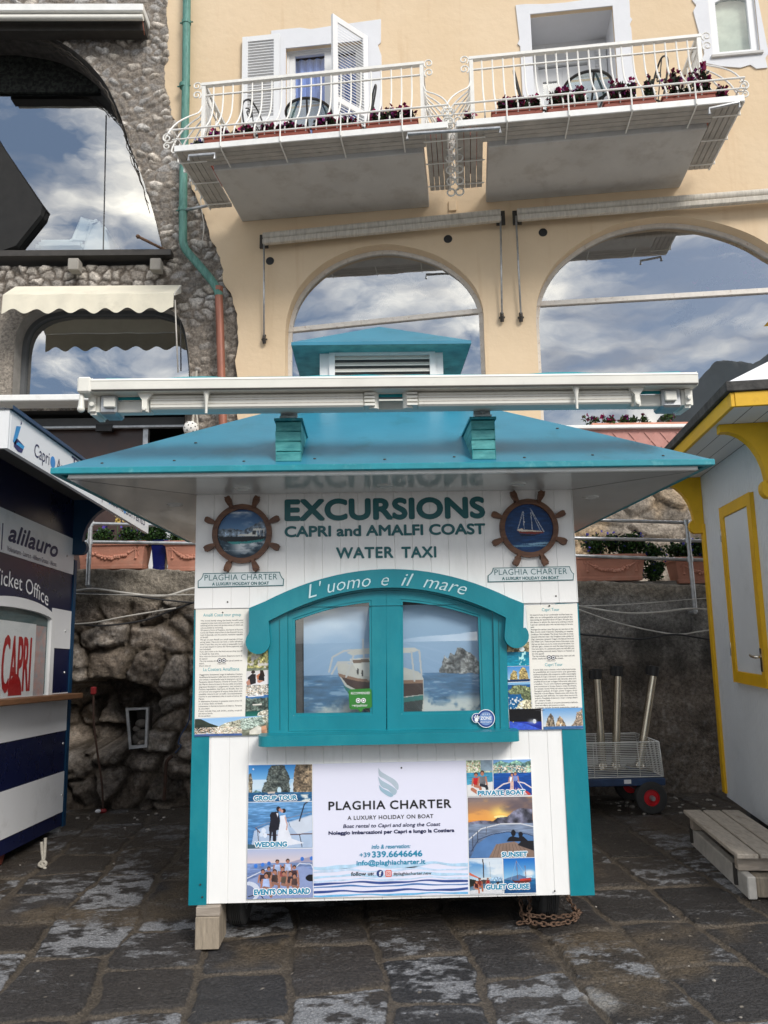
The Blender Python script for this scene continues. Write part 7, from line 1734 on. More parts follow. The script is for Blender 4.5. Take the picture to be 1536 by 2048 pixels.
def zof(P, x, y): return P.px(x, y)[1]
fx0, fx1 = PF.px(186, 765)[0], PF.px(1391, 752)[0]
zt, zb = zof(PF, 775, 752.5), zof(PF, 775, 779)
m = MB()
prof = [(-0.015, zb), (-0.02, zb + 0.012), (-0.022, zt - 0.012), (-0.012, zt), (0.06, zt), (0.06, zb)]
m.prism([(a, b) for a, b in prof], fx0, fx1, lambda a, b, c: np.array([c, AWY - 0.17 + a, b])); awn = m.build('awning', M['ivory'], kio, bevel=0.003); awn['label'] = 'folded awning on arms above the roof'
MB().box((fx0 + 0.002, AWY - 0.195, zb + 0.002), (fx1 - 0.002, AWY - 0.18, zb + 0.008)).build('front_groove', M['darkmetal'], awn)
# fabric roll behind the bar, sagging a little
m = MB(); pts = []; n = 60
for k in range(n + 1):
    x = fx0 + 0.03 + (fx1 - fx0 - 0.07) * k / n
    pts.append((x, AWY - 0.065, (zt + zb) / 2 + 0.016 + 0.006 * float(vnoise(np.array(x * 5.0), np.array(1.0), 2))))
m.tube(pts, [0.050 + 0.006 * float(vnoise(np.array(p[0] * 9.0), np.array(4.0), 3)) for p in pts], 14); m.build('fabric_roll', M['tealfab'], awn)
m = MB(); m.box((fx0 + 0.05, AWY - 0.105, zb - 0.016), (fx1 - 0.08, AWY - 0.10, zb + 0.02)); m.build('fabric_edge', M['tealfab'], awn)
# end cap with crank
cx0 = PF.px(158, 770)[0]
MB().box((cx0, AWY - 0.198, zb - 0.006), (fx0 - 0.002, AWY - 0.10, zt + 0.006)).build('end_cap', M['ivory'], awn, bevel=0.008)
p = PF.px(164, 782); q = PF.px(162, 818)
m = MB(); m.tube([PF(p[0], p[1], 0), PF(p[0], (p[1] + q[1]) / 2 + 0.01, 0), PF(q[0], q[1], 0)], [0.008, 0.011, 0.016], 10); m.ball(PF(q[0], q[1], 0), 0.017); m.build('crank_handle', M['ivory'], awn)
# rear torsion bar
bx0, bx1 = PB.px(205, 815)[0], PB.px(1352, 806)[0]; z1, z0_ = zof(PB, 775, 797), zof(PB, 775, 822)
m = MB(); m.box((bx0, AWY - 0.03, z0_ + 0.004), (bx1, AWY + 0.018, z1 - 0.012)); m.build('torsion_bar', M['ivory'], awn, bevel=0.004)
# folded arms
def arm(xa, xb, y_t, y_b, flip, label):
    a = PM_.px(xa, (y_t + y_b) / 2); b = PM_.px(xb, (y_t + y_b) / 2 - 0.02 * (xb - xa) * 0 ); zc = zof(PM_, 775, (y_t + y_b) / 2 + (0 if not flip else 0))
    h_ = abs(zof(PM_, 775, y_t) - zof(PM_, 775, y_b)) / 2
    m = MB(); m.box((a[0], AWY - 0.14, zc - h_), (b[0], AWY - 0.075, zc + h_)); ar = m.build('folding_arm', M['ivory'], awn, bevel=0.008); ar['label'] = label
    m = MB()
    for dz in (-0.4, 0.1, 0.45): m.box((a[0] + 0.005, AWY - 0.1415, zc + dz * h_), (b[0] - 0.005, AWY - 0.1402, zc + dz * h_ + 0.003))
    m.build('arm_ridge', M['rollerfab'], ar)
    xi = b[0] if not flip else a[0]; xo = a[0] if not flip else b[0]; sg = 1 if not flip else -1
    m = MB()
    for dz in (-0.72, -0.2, 0.3, 0.8): m.box((min(xi, xi + sg * 0.05), AWY - 0.148, zc + (dz - 0.2) * h_), (max(xi, xi + sg * 0.05), AWY - 0.07, zc + (dz + 0.12) * h_))
    m.lathe([(0.0, -h_ - 0.006), (0.024, -h_ - 0.006), (0.024, h_ + 0.006), (0.0, h_ + 0.006)], (xi + sg * 0.045, AWY - 0.108, zc), n=16); m.build('elbow', M['ivory'], ar)
    m = MB(); m.box((min(xo, xo - sg * 0.28), AWY - 0.10, zc - h_ - 0.004), (max(xo, xo - sg * 0.28), AWY - 0.045, zc + h_ * 0.55)); m.build('inner_arm', M['ivory'], ar, bevel=0.004)
    # fork hanging from the front bar
    m = MB(); m.prism([(-0.035, zb), (0.035, zb), (0.012, zb - 0.035), (0.012, zc - h_ - 0.015), (-0.012, zc - h_ - 0.015), (-0.012, zb - 0.035)], AWY - 0.16, AWY - 0.142, lambda u, w_, o: np.array([xo - sg * 0.015 + u, o, w_])); m.lathe([(0, -0.012), (0.01, -0.01), (0.01, 0.0)], (xo - sg * 0.015, AWY - 0.16, zc - h_ - 0.004), (0, 1, 0), 10); m.build('fork', M['ivory'], ar, bevel=0.003)
    xs_ = xo + sg * (b[0] - a[0]) * 0.27
    m = MB(); m.lathe([(0.018, 0.0), (0.012, -0.02), (0.007, -0.05), (0.006, -0.105), (0.0, -0.107)], (xs_, AWY - 0.165, zb), n=10); m.build('support_hook', M['ivory'], ar)
    return zc, h_
zc, hh_ = arm(302, 729, 788, 816, False, 'left folded arm')
arm(834, 1262, 788, 816, True, 'right folded arm')
for xa, xb in ((178, 236), (1322, 1384)):
    a = PM_.px(xa, 805)[0]; b = PM_.px(xb, 803)[0]; out_ = -1 if xa < 700 else 1
    xo0, xo1 = (a, a + 0.055) if out_ < 0 else (b - 0.055, b)
    m = MB(); m.box((xo0, AWY - 0.135, zc - 0.055), (xo1, AWY + 0.02, zc + 0.05)); m.lathe([(0, -0.02), (0.011, -0.018), (0.014, 0.0)], ((xo0 + xo1) / 2, AWY - 0.135, zc - 0.01), (0, 1, 0), 10); br_ = m.build('arm_shoulder', M['ivory'], awn, bevel=0.014, seg=2)
    xi0, xi1 = (xo1, b) if out_ < 0 else (a, xo0)
    m = MB(); m.box((xi0, AWY - 0.130, zc - 0.052), (xi1, AWY - 0.0, zc + 0.046)); m.build('cast_joint', M['galv'], br_, bevel=0.01)
    m = MB(); xm = (xi0 + xi1) / 2 - out_ * 0.012; m.box((xm - 0.028, AWY - 0.150, zc - 0.026), (xm + 0.028, AWY - 0.128, zc + 0.022)); m.build('joint_clip', M['ivory'], br_, bevel=0.004)
    m = MB(); xm = (xo0 + xo1) / 2; m.bar((xm, AWY - 0.07, zc + 0.04), (xm - out_ * 0.01, AWY - 0.10, zb + 0.004), 0.03, 0.05, (0, 1, 0)); m.build('end_strut', M['ivory'], br_)

# ------------------------------------------------------------ wheels and props under the kiosk
def tyre(c, r, wd, parent, name='wheel', mat_=None, rim=None, axis=(1, 0, 0), hub=0.55):
    h2 = wd / 2
    prof = [(r * hub, -h2 * 0.8), (r * 0.86, -h2), (r * 0.97, -h2 * 0.82), (r, -h2 * 0.5)]
    for k in range(5):
        z = -h2 * 0.5 + h2 * k / 5.0
        prof += [(r, z + 0.02 * h2), (r, z + h2 * 0.13), (r * 0.965, z + h2 * 0.15), (r * 0.965, z + h2 * 0.19)]
    prof += [(r, h2 * 0.5), (r * 0.97, h2 * 0.82), (r * 0.86, h2), (r * hub, h2 * 0.8)]
    m = MB(); m.lathe(prof, c, axis, 40); t = m.build(name, mat_ or M['rubber'], parent)
    m = MB(); m.lathe([(0.0, -h2 * 0.55), (r * 0.2, -h2 * 0.6), (r * 0.22, -h2 * 0.35), (r * hub * 0.9, -h2 * 0.4), (r * hub, -h2 * 0.8), (r * hub * 1.03, -h2 * 0.8), (r * hub * 1.03, h2 * 0.8), (r * hub, h2 * 0.8), (r * hub * 0.9, h2 * 0.4), (0, h2 * 0.5)], c, axis, 24); m.build('rim', rim or M['galv'], t)
    return t
def tyre_at(x0, x1, yb, yy):
    a = EYE + ray(x0, yb) * ((yy) / ray(x0, yb)[1]); b = EYE + ray(x1, yb) * (yy / ray(x1, yb)[1]); return a, b
for x0, x1, yb in ((457, 497, 1857), (1073, 1113, 1845)):
    a, b = tyre_at(x0, x1, yb, 4.47)
    r = 0.175; tyre(((a[0] + b[0]) / 2, 4.50, r + 0.002), r, (b[0] - a[0]) * 0.95, kio)
m = MB(); m.tube([(-0.75, 4.50, 0.18), (0.98, 4.50, 0.18)], 0.025, 8); m.build('axle', M['darkmetal'], kio)
a = K.px(390, 1880, 0.03); b = K.px(440, 1880, 0.03)
bl = thing('timber_block', ((a[0] + b[0]) / 2, 4.24, 0), 'squared timber block propping up the left front corner of the teal kiosk', 'wood block')
MB().box((a[0], 4.155, 0.0), (b[0] - 0.005, 4.36, KZ0 - 0.052)).build('block', M['woodb'], bl, bevel=0.004)
m = MB(); m.box((a[0] + 0.002, 4.157, KZ0 - 0.05), (b[0] - 0.004, 4.35, KZ0 - 0.005)); m.build('packing_piece', M['wood'], bl, bevel=0.003)
# rusty chain round the right tyre
ch = thing('rusty_chain', (0.95, 4.46, 0), 'rusty chain looped round the right tyre of the teal kiosk', 'chain')
path = smooth_curve([(0.80, 4.54, 0.20), (0.80, 4.46, 0.10), (0.80, 4.39, 0.025), (0.87, 4.335, 0.02), (0.97, 4.325, 0.02), (1.07, 4.37, 0.025), (1.105, 4.46, 0.03), (1.09, 4.56, 0.06), (1.07, 4.62, 0.12)], 12)
path2 = smooth_curve([(0.79, 4.40, 0.05), (0.84, 4.35, 0.055), (0.95, 4.335, 0.05), (1.05, 4.36, 0.05), (1.115, 4.44, 0.035), (1.10, 4.53, 0.025)], 12)
path3 = smooth_curve([(0.86, 4.55, 0.20), (0.85, 4.45, 0.14), (0.83, 4.38, 0.07), (0.82, 4.35, 0.03), (0.76, 4.36, 0.015)], 12)
def chain(path, name):
    pts = [np.array(p) for p in path]; acc = 0; k = 0; prev = pts[0]; m = MB()
    for a, b in zip(pts[:-1], pts[1:]):
        acc += np.linalg.norm(b - a)
        if acc > 0.021:
            t = (b - a) / np.linalg.norm(b - a); up = np.array([0, 0, 1.0]) if abs(t[2]) < .8 else np.array([1.0, 0, 0]); s_ = np.cross(t, up); s_ /= np.linalg.norm(s_); n_ = np.cross(s_, t)
            s2 = s_ * math.cos(k * 1.35) + n_ * math.sin(k * 1.35)
            m.tube([b + t * 0.017 * math.cos(q) + s2 * 0.0105 * math.sin(q) for q in np.linspace(0, 2 * math.pi, 10, endpoint=False)], 0.0042, 5, closed=True)
            acc = 0; k += 1
    return m
mm = MB()
for p_ in (path, path2, path3):
    q = chain(p_, ''); mm.add(q.v, q.f, True)
mm.build('chain_links', M['rust'], ch)

# ------------------------------------------------------------ navy ticket kiosk on the left
SLP = -0.045
class Tilt:
    """navy kiosk front: leans down a little towards the wall, as the paving does"""
    O, d, n = LK.O, LK.d, LK.n
    def __call__(s, u, w_, o=0.0): return LK(u, w_ + SLP * (u - 5.5), o)
    def px(s, x, y, o=0.0):
        a = LK.px(x, y, o); return (a[0], a[1] - SLP * (a[0] - 5.5))
LT_ = Tilt()
nk = thing('navy_ticket_office', (-3.3, 5.4, 0), 'navy and white striped ticket office kiosk with a wooden window shelf', 'kiosk')
UF = LT_.px(139, 1300)[0]; UN = 4.45
zB = LT_.px(128, 1648)[1]; zT = LT_.px(143, 998)[1]
m = MB(); m.box((UN, zB, -1.5), (UF, zT, 0.0), LT_); m.build('wall', M['navy'], nk)
def bandw(y0, y1, name='stripe', u1=None, u0=None, o=0.006):
    z1 = LT_.px(137, y0)[1]; z0 = LT_.px(137, y1)[1]
    m = MB(); m.box((u0 or UN, z0, 0.0005), (u1 or (UF - 0.008), z1, o), LT_); return m.build(name, M['panel'], nk)
wv0, wv1 = LT_.px(-60, 1380, 0.03)[0], LT_.px(107, 1300, 0.03)[0]
bandw(1074, 1147, 'brand_panel')
bandw(1222, 1298, u0=wv1 + 0.01); bandw(1384, 1459); bandw(1539, 1617)
m = MB(); m.box((UF + 0.001, zB - 0.01, -0.06), (UF + 0.055, LT_.px(148, 1120)[1], 0.012), LT_); m.build('corner_trim', M['navyd'], nk)
m = MB(); m.box((UF + 0.0, 0.01, -0.10), (UF + 0.04, zB + 0.32, -0.02), LT_); m.build('corner_leg', M['galv'], nk)
# bracket pattern
def bracket(m, T, Lx, H, th):
    """T(o, z, t): o outwards, z down from the top"""
    pts = [(0, 0), (Lx, 0), (Lx, -0.05)]
    cx__, cz = Lx, -(0.05 + (H * 0.72))
    a, b = Lx - 0.10, H * 0.72
    for k in range(1, 15):
        t = math.pi / 2 * k / 14
        pts.append((Lx - 0.02 - a * math.sin(t), -0.05 - b * (1 - math.cos(t))))
    pts += [(0.075 + 0.045 * math.sin(t), -H * 0.87 + 0.06 * math.cos(t)) for t in np.linspace(0.35, math.pi, 9)]
    pts += [(0.0, -H * 0.87 - 0.06)]
    m.prism(pts, -th / 2, th / 2, T)
z0b = LT_.px(146, 998)[1]
m = MB(); bracket(m, lambda a, b, c: LT_(UF - 0.02 + c, z0b + b, 0.002 + a), 0.40, z0b - LT_.px(140, 1108)[1], 0.06); m.build('eave_bracket', M['navyd'], nk)
# fascia, soffit, roof
FO = 0.52
fz1n, fz0n = LT_.px(22, 820, FO)[1], LT_.px(20, 899, FO)[1]
fu0, fu1 = LT_.px(21, 860, FO)[0], LT_.px(297, 1050, FO)[0]
m = MB(); m.box((fu0, fz0n, FO - 0.03), (fu1, fz1n, FO), LT_); fa = m.build('fascia_sign', M['panel'], nk)
m = MB(); m.box((fu0 - 0.02, zT + 0.002, -0.05), (fu1, zT + 0.014, FO - 0.031), LT_); m.build('soffit', M['greydark'], nk)
m = MB(); m.box((fu0 - 0.02, fz0n, -1.9), (fu0, fz1n, FO - 0.002), LT_); m.build('end_fascia', M['shutter'], nk)
m = MB(); m.add([LT_(fu0 - .03, fz1n, FO + .02), LT_(fu1 + .02, fz1n, FO + .02), LT_(fu1 - 0.8, fz1n + 0.22, -0.5), LT_(fu0 + 0.5, fz1n + 0.22, -0.5), LT_(fu0 - .03, fz1n, -2.0), LT_(fu1 + .02, fz1n, -2.0)], [(0, 1, 2, 3), (0, 3, 4), (1, 5, 2), (4, 3, 2, 5)])
m.add([LT_(fu0 - .03, fz1n, FO + .02), LT_(fu1 + .02, fz1n, FO + .02), LT_(fu1 + .02, fz1n + .022, FO + .02), LT_(fu0 - .03, fz1n + .022, FO + .02)], [(0, 1, 2, 3)])
m.build('roof', M['navyd'], nk)
def fw_(mb, s, x0, x1, y0, y1, o, ybase, cap, **k):
    a = LT_.px(x0, y0, o)[0]; b = LT_.px(x1, y1, o)[0]; write(mb, s, LT_, a, b, ybase, cap, o, **k)
fmid = fz0n + (fz1n - fz0n) * 0.22; fc = (fz1n - fz0n) * 0.36
fo_ = FO + 0.002
def sgn(s_, *a, **k):
    m = MB(); write(m, s_, LT_, *a, **k); m.build('sign_lettering', M['ntext'], fa)
names = ['Capri', 'Amalfi', 'Positano', 'Napoli', 'Salerno', 'Sorrento']
ua, ub = LT_.px(68, 920, fo_)[0], LT_.px(98, 936, fo_)[0]; per = (ub - ua) / 5
uend = LT_.px(290, 1046, fo_)[0]; us = LT_.px(252, 1025, fo_)[0]
sgn('Capri', ua, ub, fmid, fc, fo_)
u = ub + 0.115; gaps = []
wl = [6, 8, 6, 7]
tot = us - u; unit = tot / (sum(wl) * 1.0 + 4 * 1.6)
dots = [ub + 0.055]
for nme, n_ in zip(names[1:5], wl):
    sgn(nme, u, u + unit * n_, fmid, fc, fo_); dots.append(u + unit * n_ + unit * 0.8); u += unit * (n_ + 1.6)
sgn('Sorrento', us, uend, fmid, fc, fo_)
sgn('The', LT_.px(143.5, 918, fo_)[0], LT_.px(170, 930, fo_)[0], fz0n + (fz1n - fz0n) * 0.66, fc * 0.8, fo_, bold=0.03)
DOT = mat('sign_blue', (0.02, 0.22, 0.55), .4)
for u in dots: m = MB(); m.prism([(u + 0.038 * math.cos(t), fmid + fc * 0.42 + 0.038 * math.sin(t)) for t in np.linspace(0, 2 * math.pi, 18, endpoint=False)], 0, fo_, LT_, front_only=True); m.build('sign_dot', DOT, fa)
for pts_, c in (([(26, 882), (33, 852), (42, 855 - 2), (43, 850), (34, 880), (31, 890)], (0.02, 0.25, 0.55)), ([(28, 886), (34, 876), (49, 893), (44, 906), (36, 903), (28, 893)], (0.012, 0.02, 0.12)), ([(32, 888), (36, 884), (49, 893), (46, 899)], (0.02, 0.30, 0.62)), ([(41, 850), (43, 841), (44, 848)], (0.012, 0.02, 0.12))):
    m = MB(); m.prism([LT_.px(x, y, fo_) for x, y in pts_], 0, fo_ + (0.001 if c[2] > 0.6 else 0), LT_, front_only=True); m.build('sail_logo', mat('sail_print', c, .4), fa)
# lettering of the front
m = MB()
zb_ = LT_.px(60, 1098)[1]; zt_2 = LT_.px(60, 1062)[1]
write(m, 'alilauro', LT_, LT_.px(14, 1080)[0], LT_.px(114, 1100)[0], zb_, (zt_2 - zb_), 0.008, bold=0.028, shear=0.28)
write(m, 'Volaviamare - Lauro.it - Alilauro Gruson - Alicost', LT_, LT_.px(12, 1100)[0], LT_.px(111, 1128)[0], LT_.px(60, 1117)[1], 0.036, 0.008)
MB().box((LT_.px(3, 1050)[0], LT_.px(3, 1100)[1], 0.006), (LT_.px(4.5, 1050)[0], LT_.px(3, 1046)[1], 0.008), LT_).build('divider', M['ntext'], nk)
m.build('brand_lettering', M['ntext'], nk)
m = MB()
zq = LT_.px(20, 1177)[1]; uq = LT_.px(15, 1170)[0]
write(m, 'Ticket Office', LT_, LT_.px(-14, 1150)[0], LT_.px(97, 1180)[0], zq, LT_.px(20, 1146)[1] - zq, 0.003, bend=lambda a, b: (a, b - 0.085 * max(0, a - uq) ** 2 * 2.0 + 0.01))
m.build('office_lettering', M['wtext'], nk)
# arched window
zs = LT_.px(60, 1392)[1]
uc = (wv0 + wv1) / 2; hw = (wv1 - wv0) / 2; ztop = LT_.px(30, 1193, 0.03)[1]; zsp = LT_.px(104, 1240, 0.03)[1]
def archp(hw_, dz): return [(uc - hw_, zs)] + [(uc + hw_ * math.cos(t), zsp - dz * 0 + (ztop - dz - zsp) * math.sin(t)) for t in np.linspace(math.pi, 0, 26)] + [(uc + hw_, zs)]
oa, ia = archp(hw, 0.0), archp(hw - 0.07, 0.075)
m = MB(); m.prism(oa, 0.0, 0.035, LT_, holes=[ia]); wn = m.build('ticket_window', M['shutter'], nk, bevel=0.008)
m = MB(); m.prism(ia, 0, 0.004, LT_, front_only=True); m.build('blind', mat('grey_green_blind', (0.10, 0.15, 0.16), 0.5, 0.2, 3, stretch=(1, 1, 26)), wn)
m = MB(); m.prism(inset(ia, 0.002), 0, 0.018, LT_, front_only=True); m.build('pane', M['glassk'], wn)
m = MB(); c0 = LT_.px(1, 1260, 0.01); c1 = LT_.px(66, 1380, 0.01); m.box((c0[0] - .2, zs, 0.006), (c1[0], LT_.px(30, 1243, .01)[1], 0.010), LT_); m.build('destination_card', M['paper'], wn)
m = MB(); write(m, 'CAPRI', LT_, LT_.px(3, 1330, .012)[0], LT_.px(62, 1330, .012)[0], LT_.px(30, 1384, .012)[1], LT_.px(30, 1272, .012)[1] - LT_.px(30, 1384, .012)[1], 0.0115, bold=0.012); m.build('card_lettering', M['rtext'], wn)
m = MB(); cc = LT_.px(30, 1386, .013); rr_ = 0.105; m.prism([(cc[0] + rr_ * math.cos(t), zs + 0.012 + 0.15 * math.sin(t)) for t in np.linspace(0, math.pi, 18)], 0, 0.0112, LT_, front_only=True); m.build('red_print', M['rtext'], wn)
m = MB(); m.box((LT_.px(69, 1300, .01)[0], zs, 0.006), (LT_.px(91, 1300, .01)[0], LT_.px(80, 1252, .01)[1], 0.009), LT_); m.build('leaflet', mat('leaflet_print', (0.4, 0.45, 0.5), .5, c2=(0.62, 0.35, 0.3), scale=14), wn)
m = MB(); m.box((UN, zs - 0.045, 0.0), (UF - 0.004, zs, 0.13), LT_); m.build('shelf', M['sillwood'], nk, bevel=0.006)
m = MB()
for y in (1112, 1262, 1345, 1487, 1590):
    for x in (138 - (y - 1100) * 0.02, ): c = LT_.px(x - 4, y, 0.006); m.lathe([(0, .006), (.010, .004), (.012, 0)], LT_(c[0], c[1], 0.006), LK.n, 8)
m.build('screws', M['galv'], nk)
tyre((-2.62, 5.72, 0.18), 0.18, 0.07, nk, 'wheel', M['redbrake'], M['darkmetal'], axis=(0.96, 0.28, 0))
# rope tied by the wheel
rp = thing('knotted_rope', (-2.3, 5.62, 0), 'pale rope knotted below the navy kiosk beside its wheel', 'rope')
PR = Plane((0, 5.62), 0.0)
m = MB()
for l in ([(83, 1684), (84, 1700), (86, 1720), (84, 1727), (94, 1742)], [(91, 1676), (90, 1695), (88, 1718), (82, 1724), (78, 1730), (88, 1733), (92, 1726), (86, 1722)]):
    m.tube(smooth_curve([PR(*PR.px(x, y)) for x, y in l], 4), 0.010, 7)
m.build('cord', M['rope'], rp)

# ------------------------------------------------------------ yellow trimmed kiosk on the right
yk = thing('yellow_trimmed_kiosk', (3.6, 5.6, 0), 'pale boarded kiosk with yellow corner trim and yellow scrolled brackets', 'kiosk')
uf = RK.px(1411, 1080)[0]
zB2, zT2 = 0.16, 2.86
un = uf + 2.6
m = planks(RK, uf, un, zB2, zT2, 0.052, uf, g=0.006, depth=0.006); m.build('front_wall', M['paleblue'], yk)
MB().box((uf, zB2, -1.8), (uf + 0.03, zT2, -0.008), RK).build('side_wall', M['paleblue'], yk)
MB().box((un - 0.03, zB2, -1.8), (un, zT2, -0.008), RK).build('side_wall', M['paleblue'], yk)
MB().box((uf + 0.03, zB2, -1.8), (un - 0.03, zB2 + 0.04, -0.008), RK).build('floor', M['darkmetal'], yk)
m = MB(); m.box((uf - 0.045, zB2 + 0.03, -0.05), (uf + 0.035, zT2 - 0.42, 0.022), RK); m.build('corner_trim', M['yellow'], yk, bevel=0.004)
EO = 0.48; ue = RK.px(1462, 795, EO)[0]; zE2 = RK.px(1462, 795, EO)[1]
zE2 = 2.93
ue = None
for o in np.linspace(0.3, 0.8, 60):
    a = RK.px(1462, 792, o)
    if ue is None or abs(a[1] - 2.92) < best: ue, EO, best = a[0], o, abs(a[1] - 2.92)
m = MB(); m.box((uf - 0.55, zT2, -2.3), (ue - 0.01, zT2 + 0.012, EO - 0.02), RK); sf = m.build('soffit', M['shutter'], yk)
m = MB()
k = EO - 0.13
while k > -1.2:
    m.box((uf - 0.55, zT2 - 0.001, k), (ue - 0.01, zT2 - 0.0002, k + 0.004), RK); k -= 0.13
m.build('soffit_joints', M['greydark'], sf)
eb = MB(); eb.box((uf - 0.6, zT2 - 0.005, EO - 0.02), (ue, zT2 + 0.085, EO + 0.004), RK); eb.box((ue - 0.02, zT2 - 0.005, -2.3), (ue + 0.004, zT2 + 0.085, EO - 0.02), RK)
eb.build('eave_board', M['yellow'], yk, bevel=0.003)
m = MB(); m.box((uf - 0.62, zT2 + 0.088, EO - 0.05), (ue + 0.02, zT2 + 0.15, EO + 0.03), RK); m.box((ue - 0.05, zT2 + 0.088, -2.3), (ue + 0.02, zT2 + 0.15, EO - 0.05), RK); m.build('roof_edge', M['slate'], yk, bevel=0.004)
m = MB(); zr = zT2 + 0.145; um_ = (uf - 0.6 + ue) / 2
m.add([RK(uf - .62, zr, EO + .02), RK(ue + .01, zr, EO + .02), RK(ue + .01, zr, -2.3), RK(uf - .62, zr, -2.3), RK(um_ - .2, zr + 0.82, -0.9), RK(um_ + .2, zr + .82, -0.9)], [(0, 1, 5, 4), (1, 2, 5), (2, 3, 4, 5), (3, 0, 4)])
m.build('roof', M['whiteroof'], yk)
cpl = RK.px(1545, 640, -0.75)
m = MB(); m.box((um_ - 0.3, zr + 0.6, -1.25), (um_ + .3, zr + 1.05, -0.65), RK); cq = m.build('cupola', M['paleblue'], yk)
m = MB(); m.add([RK(um_ - .42, zr + 1.05, -.5), RK(um_ + .42, zr + 1.05, -.5), RK(um_ + .42, zr + 1.05, -1.4), RK(um_ - .42, zr + 1.05, -1.4), RK(um_, zr + 1.3, -.95)], [(0, 1, 4), (1, 2, 4), (2, 3, 4), (3, 0, 4), (3, 2, 1, 0)]); m.build('cupola_roof', M['yellow'], cq)
for ub_, nm in ((uf - 0.02, 'a'), (RK.px(1470, 850, 0.2)[0] + 0.13, 'b')):
    m = MB(); bracket(m, lambda a, b, c: RK(ub_ + c, zT2 - 0.002 + b, 0.004 + a), EO - 0.05, 0.50, 0.07); m.build('eave_bracket', M['yellow'], yk, bevel=0.003)
# hatch door framed in yellow
d0 = RK.px(1435, 1018, 0.03); d1 = RK.px(1498, 985, 0.03); dbt = RK.px(1471, 1364, 0.03)
du0, du1 = (d0[0] + dbt[0]) / 2, d1[0]; dz1 = (d0[1] + d1[1]) / 2; dz0 = dbt[1]
fr = [(du0, dz0), (du1, dz0), (du1, dz1), (du0, dz1)]
m = MB(); m.prism(fr, 0.001, 0.03, RK, holes=[inset(fr, 0.085)]); ht = m.build('hatch', M['yellow'], yk, bevel=0.003)
m = MB(); m.prism(inset(fr, 0.086), 0.001, 0.018, RK); m.build('hatch_panel', M['paleblue'], ht)
h0 = RK.px(1502, 1313, 0.06)
hu = du1 - 0.13
m = MB(); m.tube(smooth_curve([RK(hu + 0.07, h0[1], 0.03), RK(hu + 0.07, h0[1], 0.07), RK(hu, h0[1] + 0.003, 0.072), RK(hu - 0.05, h0[1] + 0.01, 0.065)], 3), 0.010, 8); m.box((hu + 0.05, h0[1] - 0.10, 0.0305), (hu + 0.09, h0[1] + 0.06, 0.034), RK); m.build('handle', M['steel'], ht)
m = MB()
for z in (dz1 - 0.22, dz0 + 0.25): m.tube([RK(du0 - 0.008, z - 0.05, 0.025), RK(du0 - 0.008, z + 0.05, 0.025)], 0.012, 8)
m.build('hinge', M['galv'], ht)
c = atZ(1512, 1662, 0.0); tyre((c[0] + 0.08, c[1] - 0.05, 0.17), 0.17, 0.09, yk, 'wheel', M['rubber'], M['redbrake'], axis=(0.98, -0.2, 0))
m = MB(); c = RK.px(1504, 1640, -0.12); m.box((c[0] - 0.06, 0.0, -0.2), (c[0] + 0.05, zB2, -0.10), RK); m.build('jack_foot', M['greydark'], yk)
# screws along the roof edge and a seam in the front slope
m = MB()
for k in range(9):
    x = XE0 + 0.22 + k * 0.345; y = YE0 + 0.055 + 0.02 * (k % 2); m.lathe([(0.0, 0.005), (0.006, 0.004), (0.008, 0.0)], (x, y, roof_z(y) - 0.002), (0, -0.4, 0.9), 8)
for x, y in ((1.05, 4.1), (0.66, 4.55), (-0.9, 3.95)): m.lathe([(0.0, 0.005), (0.007, 0.004), (0.009, 0.0)], (x, y, roof_z(y) - 0.002), (0, -0.4, 0.9), 8)
m.build('roof_screws', M['darkmetal'], rf)
